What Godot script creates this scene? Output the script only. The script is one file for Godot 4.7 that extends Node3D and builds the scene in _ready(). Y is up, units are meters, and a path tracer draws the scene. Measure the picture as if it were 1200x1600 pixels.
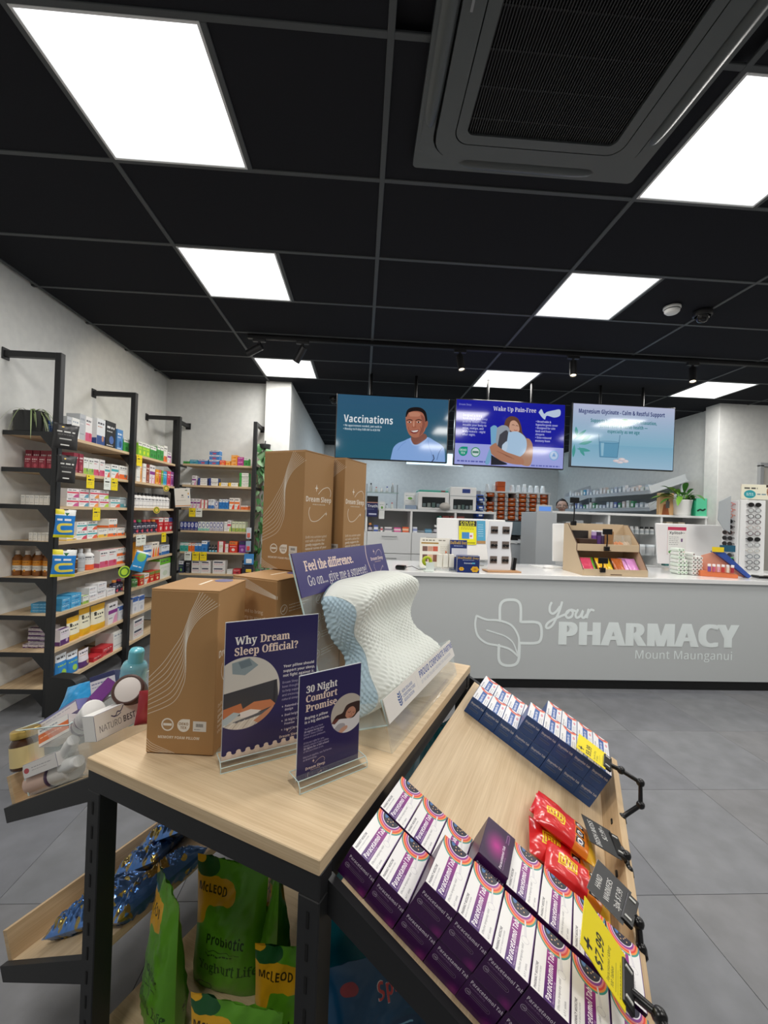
extends Node3D
# A pharmacy interior: dark tiled ceiling with light panels, wall shelving, a display table and a service counter.

const UNIT := Rect2(0, 0, 1, 1)
const CEIL := 2.957
const GX := -1.157      # ceiling grid: one line in x, step 1.2 m
const GZ := -1.961      # and one line in z, step 0.6 m
var M := {}
var taken := {}
var fonts := {}
var rng := RandomNumberGenerator.new()
var TABLE := Transform3D(Basis(Vector3.UP, deg_to_rad(-28.0)), Vector3(-0.0771, 0, -1.2603))


# ---------------------------------------------------------------- mesh builder
class B extends RefCounted:
	var v := PackedVector3Array()
	var n := PackedVector3Array()
	var u := PackedVector2Array()
	var c := PackedColorArray()
	var ix := PackedInt32Array()
	var x := Transform3D()
	var tint := Color.WHITE

	func vert(p: Vector3, q: Vector3, w: Vector2) -> int:
		v.append(x * p)
		n.append((x.basis * q).normalized())
		u.append(w)
		c.append(tint)
		return v.size() - 1

	func face(i: int, j: int, k: int) -> void:   # given counter-clockwise as seen from outside
		ix.append(i); ix.append(k); ix.append(j)

	func quad(a: Vector3, b: Vector3, cc: Vector3, d: Vector3, r := UNIT) -> B:
		var q := (b - a).cross(d - a)
		if q.length_squared() < 1e-16:
			q = (cc - b).cross(a - b)
		q = q.normalized()
		var i := vert(a, q, Vector2(r.position.x, r.end.y))
		vert(b, q, r.end)
		vert(cc, q, Vector2(r.end.x, r.position.y))
		vert(d, q, r.position)
		face(i, i + 1, i + 2); face(i, i + 2, i + 3)
		return self

	func tri(a: Vector3, b: Vector3, cc: Vector3) -> B:
		var q := (b - a).cross(cc - a).normalized()
		var i := vert(a, q, Vector2(0, 1)); vert(b, q, Vector2(1, 1)); vert(cc, q, Vector2(0.5, 0))
		face(i, i + 1, i + 2)
		return self

	# box of size s round centre p; bevel e; r gives the texture window of faces f b l r t d
	func box(p: Vector3, s: Vector3, e := 0.0, r := {}) -> B:
		var h := s * 0.5
		var k := h - Vector3(e, e, e)
		var f := func(name: String) -> Rect2: return r.get(name, r.get("*", UNIT))
		quad(p + Vector3(-k.x, -k.y, h.z), p + Vector3(k.x, -k.y, h.z), p + Vector3(k.x, k.y, h.z), p + Vector3(-k.x, k.y, h.z), f.call("f"))
		quad(p + Vector3(k.x, -k.y, -h.z), p + Vector3(-k.x, -k.y, -h.z), p + Vector3(-k.x, k.y, -h.z), p + Vector3(k.x, k.y, -h.z), f.call("b"))
		quad(p + Vector3(h.x, -k.y, k.z), p + Vector3(h.x, -k.y, -k.z), p + Vector3(h.x, k.y, -k.z), p + Vector3(h.x, k.y, k.z), f.call("r"))
		quad(p + Vector3(-h.x, -k.y, -k.z), p + Vector3(-h.x, -k.y, k.z), p + Vector3(-h.x, k.y, k.z), p + Vector3(-h.x, k.y, -k.z), f.call("l"))
		quad(p + Vector3(-k.x, h.y, k.z), p + Vector3(k.x, h.y, k.z), p + Vector3(k.x, h.y, -k.z), p + Vector3(-k.x, h.y, -k.z), f.call("t"))
		quad(p + Vector3(-k.x, -h.y, -k.z), p + Vector3(k.x, -h.y, -k.z), p + Vector3(k.x, -h.y, k.z), p + Vector3(-k.x, -h.y, k.z), f.call("d"))
		if e > 0.0:
			for a in 3:
				var a1 := (a + 1) % 3
				var a2 := (a + 2) % 3
				for s1 in [-1, 1]:
					for s2 in [-1, 1]:
						var lo := Vector3.ZERO
						lo[a] = -k[a]
						var hi := lo
						hi[a] = k[a]
						var o1 := Vector3.ZERO
						o1[a1] = h[a1] * s1; o1[a2] = k[a2] * s2
						var o2 := Vector3.ZERO
						o2[a1] = k[a1] * s1; o2[a2] = h[a2] * s2
						if s1 * s2 > 0:
							quad(p + lo + o1, p + lo + o2, p + hi + o2, p + hi + o1, r.get("e", Rect2(0.5, 0.5, 0.01, 0.01)) if r else UNIT)
						else:
							quad(p + lo + o2, p + lo + o1, p + hi + o1, p + hi + o2, r.get("e", Rect2(0.5, 0.5, 0.01, 0.01)) if r else UNIT)
			for sx in [-1, 1]:
				for sy in [-1, 1]:
					for sz in [-1, 1]:
						var q := Vector3(sx, sy, sz)
						var t1 := p + Vector3(h.x, k.y, k.z) * q
						var t2 := p + Vector3(k.x, h.y, k.z) * q
						var t3 := p + Vector3(k.x, k.y, h.z) * q
						if sx * sy * sz > 0:
							tri(t1, t2, t3)
						else:
							tri(t1, t3, t2)
		return self

	# polygon in the xy plane (counter-clockwise) drawn out from z0 to z1
	func ext(pts: PackedVector2Array, z0: float, z1: float) -> B:
		var lo := pts[0]
		var hi := pts[0]
		for p in pts:
			lo = lo.min(p); hi = hi.max(p)
		var sz := (hi - lo).max(Vector2(1e-6, 1e-6))
		var t := Geometry2D.triangulate_polygon(pts)
		for side in 2:
			var first := v.size()
			for p in pts:
				var w := (p - lo) / sz
				vert(Vector3(p.x, p.y, z1 if side == 0 else z0), Vector3(0, 0, 1 if side == 0 else -1), Vector2(w.x, 1.0 - w.y))
			for j in range(0, t.size(), 3):
				var a := pts[t[j]]
				var turn := (pts[t[j + 1]] - a).cross(pts[t[j + 2]] - a)
				if (turn > 0) == (side == 0):
					face(first + t[j], first + t[j + 1], first + t[j + 2])
				else:
					face(first + t[j], first + t[j + 2], first + t[j + 1])
		for j in pts.size():
			var a := pts[j]
			var b := pts[(j + 1) % pts.size()]
			quad(Vector3(a.x, a.y, z0), Vector3(b.x, b.y, z0), Vector3(b.x, b.y, z1), Vector3(a.x, a.y, z1))
		return self

	# profile of (radius, height) turned round the y axis
	func lathe(prof: PackedVector2Array, seg := 20, at := Vector3.ZERO, flat := 1.0) -> B:
		var first := v.size()
		for j in prof.size():
			var d := prof[mini(j + 1, prof.size() - 1)] - prof[maxi(j - 1, 0)]
			var q := Vector2(d.y, -d.x).normalized()
			for i in seg + 1:
				var a := TAU * i / seg
				vert(at + Vector3(cos(a) * prof[j].x, prof[j].y, sin(a) * prof[j].x * flat), Vector3(cos(a) * q.x, q.y, sin(a) * q.x / flat), Vector2(1.0 - float(i) / seg, 1.0 - float(j) / (prof.size() - 1)))
		for j in prof.size() - 1:
			for i in seg:
				var a := first + j * (seg + 1) + i
				face(a, a + seg + 1, a + seg + 2); face(a, a + seg + 2, a + 1)
		return self

	# round bar along a path; r is one radius or one for each point
	func tube(path: Array, r, seg := 8, caps := true) -> B:
		var first := v.size()
		var up := Vector3.UP
		for j in path.size():
			var d: Vector3 = (path[mini(j + 1, path.size() - 1)] - path[maxi(j - 1, 0)]).normalized()
			if absf(d.dot(up)) > 0.97:
				up = Vector3.RIGHT if absf(d.x) < 0.9 else Vector3.BACK
			var s := d.cross(up).normalized()
			up = s.cross(d).normalized()
			var rad: float = r[j] if r is Array else r
			for i in seg + 1:
				var a := TAU * i / seg
				var q := s * cos(a) + up * sin(a)
				vert(path[j] + q * rad, q, Vector2(float(i) / seg, float(j) / (path.size() - 1)))
		for j in path.size() - 1:
			for i in seg:
				var a := first + j * (seg + 1) + i
				face(a, a + seg + 2, a + 1); face(a, a + seg + 1, a + seg + 2)
		if caps:
			for e in 2:
				var j: int = 0 if e == 0 else path.size() - 1
				var d: Vector3 = (path[1] - path[0]) if e else (path[0] - path[1])
				if e:
					d = path[j] - path[j - 1]
				var m := vert(path[j], d.normalized(), Vector2(0.5, 0.5))
				for i in seg:
					var a := first + j * (seg + 1) + i
					if e == 0:
						face(m, a, a + 1)
					else:
						face(m, a + 1, a)
		return self

	func ball(p: Vector3, r: Vector3, seg := 14, rows := 8) -> B:
		var first := v.size()
		for j in rows + 1:
			var b := PI * j / rows - PI / 2
			for i in seg + 1:
				var a := TAU * i / seg
				var q := Vector3(cos(a) * cos(b), sin(b), sin(a) * cos(b))
				vert(p + q * r, q / r, Vector2(float(i) / seg, 1.0 - float(j) / rows))
		for j in rows:
			for i in seg:
				var a := first + j * (seg + 1) + i
				face(a, a + seg + 1, a + seg + 2); face(a, a + seg + 2, a + 1)
		return self

	# grid of points with smooth normals; w columns, h rows, facing the side from which columns run right and rows run up
	func grid(pts: PackedVector3Array, w: int, h: int, mirror := false) -> B:
		var first := v.size()
		for j in h:
			for i in w:
				var dx := pts[j * w + mini(i + 1, w - 1)] - pts[j * w + maxi(i - 1, 0)]
				var dy := pts[mini(j + 1, h - 1) * w + i] - pts[maxi(j - 1, 0) * w + i]
				var q := dx.cross(dy)
				if q.length_squared() < 1e-18:
					q = Vector3.BACK
				var s := float(i) / (w - 1)
				vert(pts[j * w + i], q.normalized(), Vector2(1.0 - s if mirror else s, 1.0 - float(j) / (h - 1)))
		for j in h - 1:
			for i in w - 1:
				var a := first + j * w + i
				face(a, a + 1, a + w + 1); face(a, a + w + 1, a + w)
		return self

	# a filled bag: w wide, h high, thickness d; top sealed thin, bottom sealed thin or (stand) wide; rough is crumple
	func pouch(w: float, h: float, d: float, stand: bool, rough := 0.0, sd := 1, nx := 17, ny := 21) -> B:
		var nz := FastNoiseLite.new()
		nz.seed = sd
		nz.frequency = 1.0
		if rough > 0.015:
			nz.fractal_type = FastNoiseLite.FRACTAL_RIDGED
			nz.fractal_octaves = 3
		for side in 2:
			var pts := PackedVector3Array()
			for j in ny:
				var t := float(j) / (ny - 1)
				for i in nx:
					var s := 2.0 * i / (nx - 1) - 1.0
					var across := sqrt(maxf(0.0, 1.0 - pow(absf(s), 2.6)))
					var along := (1.0 - pow(t, 1.6)) * minf(1.0, 0.75 + t * 3.0) if stand else pow(maxf(0.0, 1.0 - pow(absf(2.0 * t - 1.0), 3.0)), 0.6)
					var z := d * 0.5 * across * along
					var k := minf(1.0, minf(t, 1.0 - t) * 8.0) if not stand else minf(1.0, t * 6.0 + 0.2)
					z += rough * k * across * nz.get_noise_3d(s * 4.0 * w / 0.2, t * 4.0 * h / 0.2, side * 7.3)
					var pinch := 1.0 - 0.07 * (1.0 - absf(2.0 * t - 1.0)) if not stand else 1.0 - 0.05 * sin(t * PI)
					var xx := s * w * 0.5 * pinch
					if side:
						xx = -xx; z = -z
					pts.append(Vector3(xx, t * h, z))
			grid(pts, nx, ny, side == 1)
		return self

	func add(o: B, t := Transform3D()) -> B:
		var first := v.size()
		for i in o.v.size():
			v.append(x * (t * o.v[i])); n.append((x.basis * (t.basis * o.n[i])).normalized()); u.append(o.u[i]); c.append(o.c[i])
		for i in o.ix:
			ix.append(first + i)
		return self

	func mesh(colours := false) -> ArrayMesh:
		var a := []
		a.resize(Mesh.ARRAY_MAX)
		a[Mesh.ARRAY_VERTEX] = v; a[Mesh.ARRAY_NORMAL] = n; a[Mesh.ARRAY_TEX_UV] = u; a[Mesh.ARRAY_INDEX] = ix
		if colours:
			a[Mesh.ARRAY_COLOR] = c
		var m := ArrayMesh.new()
		m.add_surface_from_arrays(Mesh.PRIMITIVE_TRIANGLES, a)
		return m


# ---------------------------------------------------------------- print: flat pictures for labels, posters and screens
class Cv extends RefCounted:
	var im: Image
	var w: int
	var h: int
	var host

	func _init(owner, W: int, H: int, col: Color) -> void:
		host = owner; w = W; h = H
		im = Image.create(W, H, false, Image.FORMAT_RGB8)
		im.fill(col)

	func rect(x: float, y: float, ww: float, hh: float, col: Color) -> void:
		im.fill_rect(Rect2i(int(round(x)), int(round(y)), maxi(1, int(round(ww))), maxi(1, int(round(hh)))), col)

	func poly(pts: Array, col: Color) -> void:
		var lo := 1e9
		var hi := -1e9
		for p in pts:
			lo = minf(lo, p.y); hi = maxf(hi, p.y)
		for y in range(maxi(0, int(floor(lo))), mini(h - 1, int(ceil(hi))) + 1):
			var yc := y + 0.5
			var xs := []
			for i in pts.size():
				var a: Vector2 = pts[i]
				var b: Vector2 = pts[(i + 1) % pts.size()]
				if (a.y <= yc) != (b.y <= yc):
					xs.append(a.x + (yc - a.y) / (b.y - a.y) * (b.x - a.x))
			xs.sort()
			for i in range(0, xs.size() - 1, 2):
				var x0 := maxi(0, int(round(xs[i])))
				var x1 := mini(w, int(round(xs[i + 1])))
				if x1 > x0:
					im.fill_rect(Rect2i(x0, y, x1 - x0, 1), col)

	func ell(cx: float, cy: float, rx: float, ry: float, col: Color) -> void:
		for y in range(maxi(0, int(cy - ry)), mini(h - 1, int(cy + ry)) + 1):
			var k := 1.0 - pow((y + 0.5 - cy) / ry, 2.0)
			if k > 0.0:
				var d := rx * sqrt(k)
				var x0 := maxi(0, int(round(cx - d)))
				var x1 := mini(w, int(round(cx + d)))
				if x1 > x0:
					im.fill_rect(Rect2i(x0, y, x1 - x0, 1), col)

	func ring(cx: float, cy: float, rx: float, ry: float, wd: float, col: Color, a0 := 0.0, a1 := TAU) -> void:
		var p := []
		for i in 41:
			var a := lerpf(a0, a1, i / 40.0)
			p.append(Vector2(cx + cos(a) * rx, cy + sin(a) * ry))
		line(p, wd, col)

	func line(pts: Array, wd: float, col: Color) -> void:
		for i in pts.size() - 1:
			var a: Vector2 = pts[i]
			var b: Vector2 = pts[i + 1]
			var q := (b - a).orthogonal().normalized() * wd * 0.5
			poly([a + q, b + q, b - q, a - q], col)
			if wd > 3.0:
				ell(b.x, b.y, wd * 0.5, wd * 0.5, col)

	func curve(keys: Array, wd: float, col: Color, steps := 12) -> void:
		line(smooth(keys, steps), wd, col)

	static func smooth(keys: Array, steps := 12) -> Array:
		var out := []
		for i in keys.size() - 1:
			var p0: Vector2 = keys[maxi(i - 1, 0)]
			var p3: Vector2 = keys[mini(i + 2, keys.size() - 1)]
			for k in steps:
				out.append(keys[i].cubic_interpolate(keys[i + 1], p0, p3, float(k) / steps))
		out.append(keys[-1])
		return out

	# text with its baseline starting at (x, y); size is the font size in pixels, sx a horizontal squeeze
	func text(s: String, x: float, y: float, size: float, col: Color, font := "sans_bold", sx := 1.0, rot := 0.0, align := 0.0) -> float:
		var g: Array = host.glyphs(s, font)
		var k: float = size / 64.0
		var tri: PackedVector2Array = g[0]
		var wide: float = g[1] * k * sx
		var t := Transform2D(rot, Vector2(x, y)) * Transform2D(Vector2(k * sx, 0), Vector2(0, -k), Vector2(-wide * align, 0))
		var heavy := [Vector2.ZERO]
		if font.contains("black"):       # a heavier cut: the same letters drawn with a slightly wider pen
			var e := size * 0.014
			heavy = [Vector2(-e, 0), Vector2(e, 0), Vector2(0, e * 0.6), Vector2(0, -e * 0.6)]
		for off in heavy:
			for i in range(0, tri.size(), 3):
				poly([t * tri[i] + off, t * tri[i + 1] + off, t * tri[i + 2] + off], col)
		return wide

	# unreadable small print as short strokes
	func greek(x: float, y: float, ww: float, hh: float, col: Color, sd := 1) -> void:
		var r := RandomNumberGenerator.new()
		r.seed = sd
		var px := x
		while px < x + ww:
			var k := minf(r.randf_range(0.8, 3.4) * hh, x + ww - px)
			rect(px, y, k, hh, col)
			px += k + hh * 0.7

	func speck(amount: float, sd := 3) -> void:
		var r := RandomNumberGenerator.new()
		r.seed = sd
		for i in int(w * h * 0.08):
			var p := Vector2i(r.randi() % w, r.randi() % h)
			var q := im.get_pixelv(p)
			var d := r.randf_range(-amount, amount)
			im.set_pixelv(p, Color(q.r + d, q.g + d, q.b + d))

	func tex(half := true) -> ImageTexture:
		if half:
			im.resize(w / 2, h / 2, Image.INTERPOLATE_BILINEAR)
		return ImageTexture.create_from_image(im)


func font_of(key: String) -> Font:
	if not fonts.has(key):
		var f := SystemFont.new()
		f.font_names = PackedStringArray(["Droid Serif" if key.begins_with("serif") else "Droid Sans"])
		f.font_weight = 700 if key.contains("bold") or key.contains("black") else 400
		fonts[key] = f
	return fonts[key]


func glyphs(s: String, font: String) -> Array:
	var f := font_of(font)
	var tm := TextMesh.new()
	tm.text = s; tm.font = f; tm.font_size = 64; tm.pixel_size = 1.0; tm.depth = 0.0; tm.curve_step = 4.0
	var a := tm.get_mesh_arrays()
	var out := PackedVector2Array()
	var vs: PackedVector3Array = a[Mesh.ARRAY_VERTEX]
	var ii: PackedInt32Array = a[Mesh.ARRAY_INDEX] if a[Mesh.ARRAY_INDEX] else PackedInt32Array()
	var lo := 1e9
	var hi := -1e9
	for p in vs:
		lo = minf(lo, p.x); hi = maxf(hi, p.x)
	var base := f.get_height(64) * 0.5 - f.get_ascent(64)
	if ii.is_empty():
		for p in vs:
			out.append(Vector2(p.x - lo, p.y - base))
	else:
		for i in ii:
			out.append(Vector2(vs[i].x - lo, vs[i].y - base))
	return [out, maxf(hi - lo, 0.0)]


# lettering cut from thin sheet, left end of the baseline at the origin, facing +z; size is the font size in metres
func letters(s: String, font: String, size: float, depth := 0.002, sx := 1.0) -> B:
	var g: Array = glyphs(s, font)
	var k := size / 64.0
	var b := B.new()
	var t: PackedVector2Array = g[0]
	for i in range(0, t.size(), 3):
		var p := []
		for j in 3:
			p.append(Vector3(t[i + j].x * k * sx, t[i + j].y * k, depth))
		if (p[1] - p[0]).cross(p[2] - p[0]).z > 0:
			b.tri(p[0], p[1], p[2])
		else:
			b.tri(p[0], p[2], p[1])
	return b


# ---------------------------------------------------------------- materials
func mt(key: String, col := Color.WHITE, rough := 0.6, metal := 0.0) -> StandardMaterial3D:
	if not M.has(key):
		var m := StandardMaterial3D.new()
		m.resource_name = key
		m.albedo_color = col
		m.roughness = rough
		m.metallic = metal
		M[key] = m
	return M[key]


func c3(hex: String) -> StandardMaterial3D:      # plain plastic or paint of one colour
	return mt("paint_" + hex, Color(hex), 0.5)


func textured(key: String, tex: Texture2D, rough := 0.6) -> StandardMaterial3D:
	var m := mt(key, Color.WHITE, rough)
	m.albedo_texture = tex
	return m


func clear(key: String, col: Color, rough := 0.03) -> StandardMaterial3D:
	var m := mt(key, col, rough)
	m.transparency = BaseMaterial3D.TRANSPARENCY_ALPHA
	return m


func noise_tex(freq: float, lo: Color, hi: Color, size := 256, kind := FastNoiseLite.TYPE_SIMPLEX_SMOOTH, octaves := 4) -> ImageTexture:
	var f := FastNoiseLite.new()
	f.seed = 11
	f.noise_type = kind
	f.frequency = freq
	f.fractal_octaves = octaves
	var im := f.get_seamless_image(size, size)
	im.convert(Image.FORMAT_RGB8)
	for y in size:
		for x in size:
			im.set_pixel(x, y, lo.lerp(hi, im.get_pixel(x, y).r))
	return ImageTexture.create_from_image(im)


func tri_mat(key: String, tex: Texture2D, scale: Vector3, rough := 0.7) -> StandardMaterial3D:
	var m := textured(key, tex, rough)
	m.uv1_triplanar = true
	m.uv1_scale = scale
	return m


# ---------------------------------------------------------------- scene tree
func numbered(s: String) -> String:
	if not taken.has(s):
		taken[s] = 0
		return s
	taken[s] += 1
	return "%s_%03d" % [s, taken[s]]


func tag(o: Node, label: String, category: String, group := "") -> void:
	o.set_meta("label", label)
	o.set_meta("category", category)
	if group:
		o.set_meta("group", group)


func thing(called: String, label: String, category: String, at := Transform3D(), group := "") -> Node3D:
	var o := Node3D.new()
	o.name = numbered(called)
	add_child(o)
	o.transform = at
	tag(o, label, category, group)
	return o


func part(parent: Node, called: String, shape, m: Material, at := Transform3D(), label := "") -> MeshInstance3D:
	var o := MeshInstance3D.new()
	o.name = called
	o.mesh = shape.mesh() if shape is B else shape
	o.material_override = m
	parent.add_child(o, true)
	o.transform = at
	if label:
		o.set_meta("label", label)
	return o


func solo(called: String, label: String, category: String, shape, m: Material, at := Transform3D(), group := "") -> MeshInstance3D:
	var o := MeshInstance3D.new()
	o.name = numbered(called)
	o.mesh = shape.mesh() if shape is B else shape
	o.material_override = m
	add_child(o)
	o.transform = at
	tag(o, label, category, group)
	return o


func struct(called: String, shape, m: Material, at := Transform3D()) -> MeshInstance3D:
	var o := MeshInstance3D.new()
	o.name = called
	o.mesh = shape.mesh() if shape is B else shape
	o.material_override = m
	add_child(o)
	o.transform = at
	o.set_meta("kind", "structure")
	return o


func copy_of(o: Node3D, at: Transform3D, label := "", group := "") -> Node3D:
	var r: Node3D = o.duplicate()
	r.name = numbered(String(o.name).rstrip("0123456789_"))
	add_child(r)
	r.transform = at
	if label:
		r.set_meta("label", label)
	if group:
		r.set_meta("group", group)
	return r


func bx(p: Vector3, s: Vector3, e := 0.0) -> B:
	return B.new().box(p, s, e)


func at(x: float, y: float, z: float, yaw := 0.0, pitch := 0.0, roll := 0.0) -> Transform3D:
	return Transform3D(Basis.from_euler(Vector3(deg_to_rad(pitch), deg_to_rad(yaw), deg_to_rad(roll))), Vector3(x, y, z))


func on_table(x: float, y: float, z: float, yaw := 0.0, pitch := 0.0, roll := 0.0) -> Transform3D:
	return TABLE * at(x, y, z, yaw, pitch, roll)


func pick(r: Rect2, W: float, H: float) -> Rect2:    # pixels of a picture to texture window
	return Rect2(r.position.x / W, r.position.y / H, r.size.x / W, r.size.y / H)


func _ready() -> void:
	rng.seed = 20
	var cam := Camera3D.new()
	cam.name = "camera"
	cam.position = Vector3(0, 1.42, 0)
	cam.rotation = Vector3(0.00495, -0.05285, 0.0339)
	cam.fov = 100.5
	cam.near = 0.02
	add_child(cam)
	var env := Environment.new()
	env.background_mode = Environment.BG_COLOR          # pale daylight outside the high windows of the dispensary
	env.background_color = Color(0.80, 0.93, 1.0)
	env.background_energy_multiplier = 2.2
	env.tonemap_mode = Environment.TONE_MAPPER_LINEAR
	env.tonemap_exposure = EXPOSURE
	env.sdfgi_enabled = true
	env.ssao_enabled = true
	env.ssil_enabled = true
	var we := WorldEnvironment.new()
	we.name = "surroundings"
	we.environment = env
	add_child(we)
	materials()
	ceiling_and_lights()
	shell()
	display_table()
	table_goods()
	wall_shelving()
	counter()
	dispensary()
	screens()


const EXPOSURE := 1.0
const PANEL_ENERGY := 1.95
# light panels: column of the ceiling grid, row of the ceiling grid
const PANELS := [[0, -1], [0, 1], [0, 4], [2, -1], [2, 1], [2, 4], [4, 4], [4, 1], [4, -1], [0, -4], [2, -4], [4, -4], [1, 8], [3, 8], [1, 11], [3, 11]]


func ceiling_and_lights() -> void:
	var black := mt("ceiling_tile", Color("26272b"), 0.95)
	black.metallic_specular = 0.2
	var bar := mt("ceiling_bar", Color("43474a"), 0.6)
	var slab := bx(Vector3(1.9, CEIL + 0.14, -3.45), Vector3(8.8, 0.2, 13.1))
	var ceil_node := struct("ceiling", slab, black)
	var tiles := {}
	# the cassette unit takes the place of tiles
	for j in range(-8, 14):
		for k in range(-2, 7):
			var x0 := GX + 1.2 * k
			var x1 := x0 + 1.2
			var z1 := GZ - 0.6 * j
			if z1 - 0.6 < -9.85 or x1 < -2.39 or x0 > 6.2:
				continue
			if [k, j] in PANELS:
				x0 += 0.6
			x0 = maxf(x0, -2.4)
			x1 = minf(x1, 6.2)
			if k == 1 and j in [-1, -2]:
				if j == -2:
					continue
				x0 += 0.0
			var w := snappedf(x1 - x0 - 0.02, 0.001)
			if w < 0.05:
				continue
			if not tiles.has(w):
				tiles[w] = bx(Vector3.ZERO, Vector3(w, 0.016, 0.58), 0.002).mesh()
			part(ceil_node, "ceiling_tile", tiles[w], black, at((x0 + x1) / 2, CEIL + 0.014, z1 - 0.3))
	var long_bar := bx(Vector3.ZERO, Vector3(0.024, 0.012, 12.9), 0.002).mesh()
	for k in range(-1, 7):
		part(ceil_node, "ceiling_bar", long_bar, bar, at(GX + 1.2 * k, CEIL + 0.006, -3.42))
	var cross := bx(Vector3.ZERO, Vector3(8.6, 0.011, 0.024), 0.002).mesh()
	for j in range(-8, 14):
		if GZ - 0.6 * j > -9.8:
			part(ceil_node, "ceiling_bar", cross, bar, at(1.9, CEIL + 0.0065, GZ - 0.6 * j))
	var short_bar := bx(Vector3.ZERO, Vector3(0.024, 0.0115, 0.58), 0.002).mesh()
	for p in PANELS:
		part(ceil_node, "ceiling_bar", short_bar, bar, at(GX + 1.2 * p[0] + 0.6, CEIL + 0.006, GZ - 0.6 * p[1] - 0.3))
	# light panels
	var glow := mt("panel_glow", Color(0.9, 0.9, 0.9), 0.4)
	glow.emission_enabled = true
	glow.emission = Color(1.0, 1.0, 1.0)
	glow.emission_energy_multiplier = 2.0
	var rim := mt("panel_rim", Color("d8dadb"), 0.4)
	for p in PANELS:
		var x: float = GX + 1.2 * p[0] + 0.3
		var z: float = GZ - 0.6 * p[1] - 0.3
		var where := "over the shop floor"
		if p[1] >= 8:
			where = "over the dispensary"
		elif p[1] == 4:
			where = ["beside the white column", "", "above the middle screen", "", "beyond the last screen"][p[0]]
		elif p[1] == 1:
			where = ["between the big panel and the column", "", "next to the smoke detector", "", "over the aisle"][p[0]]
		elif p[1] == -1:
			where = ["over the wall shelving end", "", "beside the black air conditioner", "", "over the aisle"][p[0]]
		var o := thing("ceiling_light_panel", "square white glowing light panel in black ceiling, " + where, "ceiling light", at(x, CEIL, z), "square ceiling light panels")
		part(o, "diffuser", bx(Vector3(0, 0.009, 0), Vector3(0.562, 0.01, 0.562), 0.001), glow)
		var fr := B.new()
		for s in [-1, 1]:
			fr.box(Vector3(s * 0.286, 0.006, 0), Vector3(0.010, 0.014, 0.582), 0.001)
			fr.box(Vector3(0, 0.006, s * 0.286), Vector3(0.562, 0.014, 0.010), 0.001)
		part(o, "frame", fr, rim)
		var a := AreaLight3D.new()
		a.name = "panel_light"
		a.area_size = Vector2(0.55, 0.55)
		a.light_energy = PANEL_ENERGY * (0.6 if p[1] >= 8 else 1.0)
		a.light_color = Color(1.0, 0.985, 0.96) if p[1] < 8 else Color(0.86, 0.94, 1.0)
		a.shadow_enabled = true
		a.area_range = 16.0
		a.area_attenuation = 2.0
		o.add_child(a)
		a.transform = at(0, -0.004, 0, 0, -90)
	# track with spot lamps
	var dark := mt("black_metal", Color("141416"), 0.45, 0.0)
	var tr := thing("lighting_track", "long black track rail on the ceiling carrying small spot lamps", "track", at(1.9, CEIL, -3.8))
	part(tr, "rail", bx(Vector3(0, -0.017, 0), Vector3(5.9, 0.034, 0.036), 0.003), dark)
	part(tr, "slot", bx(Vector3(0, -0.0345, 0), Vector3(5.8, 0.003, 0.012)), mt("slot_black", Color("060607"), 0.6))
	var heads := [[-0.95, -62.0, 35.0, "aimed at the wall shelving, end of the track"], [-0.57, -30.0, 22.0, "aimed at the white column, second on the track"], [0.84, 6.0, -16.0, "hanging before the first screen"], [1.89, -6.0, -16.0, "hanging before the middle screen"], [3.03, -10.0, -16.0, "hanging before the last screen"]]
	var lens := mt("spot_lens_glow", Color(1, 0.95, 0.85), 0.3)
	lens.emission_enabled = true
	lens.emission = Color(1.0, 0.93, 0.80)
	lens.emission_energy_multiplier = 3.0
	for hd in heads:
		var o := thing("track_spot_lamp", "small black cylinder spot lamp " + hd[3], "spot lamp", at(hd[0], CEIL - 0.034, -3.8), "track spot lamps")
		part(o, "adapter", bx(Vector3(0, -0.012, 0), Vector3(0.11, 0.024, 0.032), 0.003), dark)
		part(o, "stem", B.new().tube([Vector3(0, -0.02, 0), Vector3(0, -0.07, 0)], 0.012, 10), dark)
		var turn := Transform3D(Basis.from_euler(Vector3(deg_to_rad(hd[2]), 0, deg_to_rad(hd[1]))), Vector3(0, -0.075, 0))
		part(o, "head", B.new().lathe(PackedVector2Array([Vector2(0, 0.03), Vector2(0.028, 0.03), Vector2(0.031, 0.026), Vector2(0.031, -0.118), Vector2(0.029, -0.12), Vector2(0.026, -0.118), Vector2(0.026, -0.108)]), 22), dark, turn)
		part(o, "lamp_lens", B.new().lathe(PackedVector2Array([Vector2(0.026, -0.108), Vector2(0.012, -0.111), Vector2(0, -0.112)]), 18), lens, turn)
		var s := SpotLight3D.new()
		s.name = "spot_light"
		s.light_energy = 0.34
		s.light_color = Color(1.0, 0.93, 0.82)
		s.spot_angle = 34.0
		s.spot_angle_attenuation = 0.6
		s.light_size = 0.03
		s.spot_range = 16.0
		s.spot_attenuation = 2.0
		s.shadow_enabled = true
		o.add_child(s)
		s.transform = turn * at(0, -0.125, 0, 0, -90)
	cassette(dark)
	# detectors
	var sm := thing("smoke_detector", "small round white smoke detector on the black ceiling", "smoke detector", at(2.15, CEIL, -2.904))
	part(sm, "base", B.new().lathe(PackedVector2Array([Vector2(0.055, 0.0), Vector2(0.056, -0.012), Vector2(0.05, -0.014)]), 26), mt("white_plastic", Color("e2e3e0"), 0.4))
	part(sm, "dome", B.new().lathe(PackedVector2Array([Vector2(0.05, -0.014), Vector2(0.048, -0.034), Vector2(0.036, -0.046), Vector2(0, -0.048)]), 26), M.white_plastic)
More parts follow.
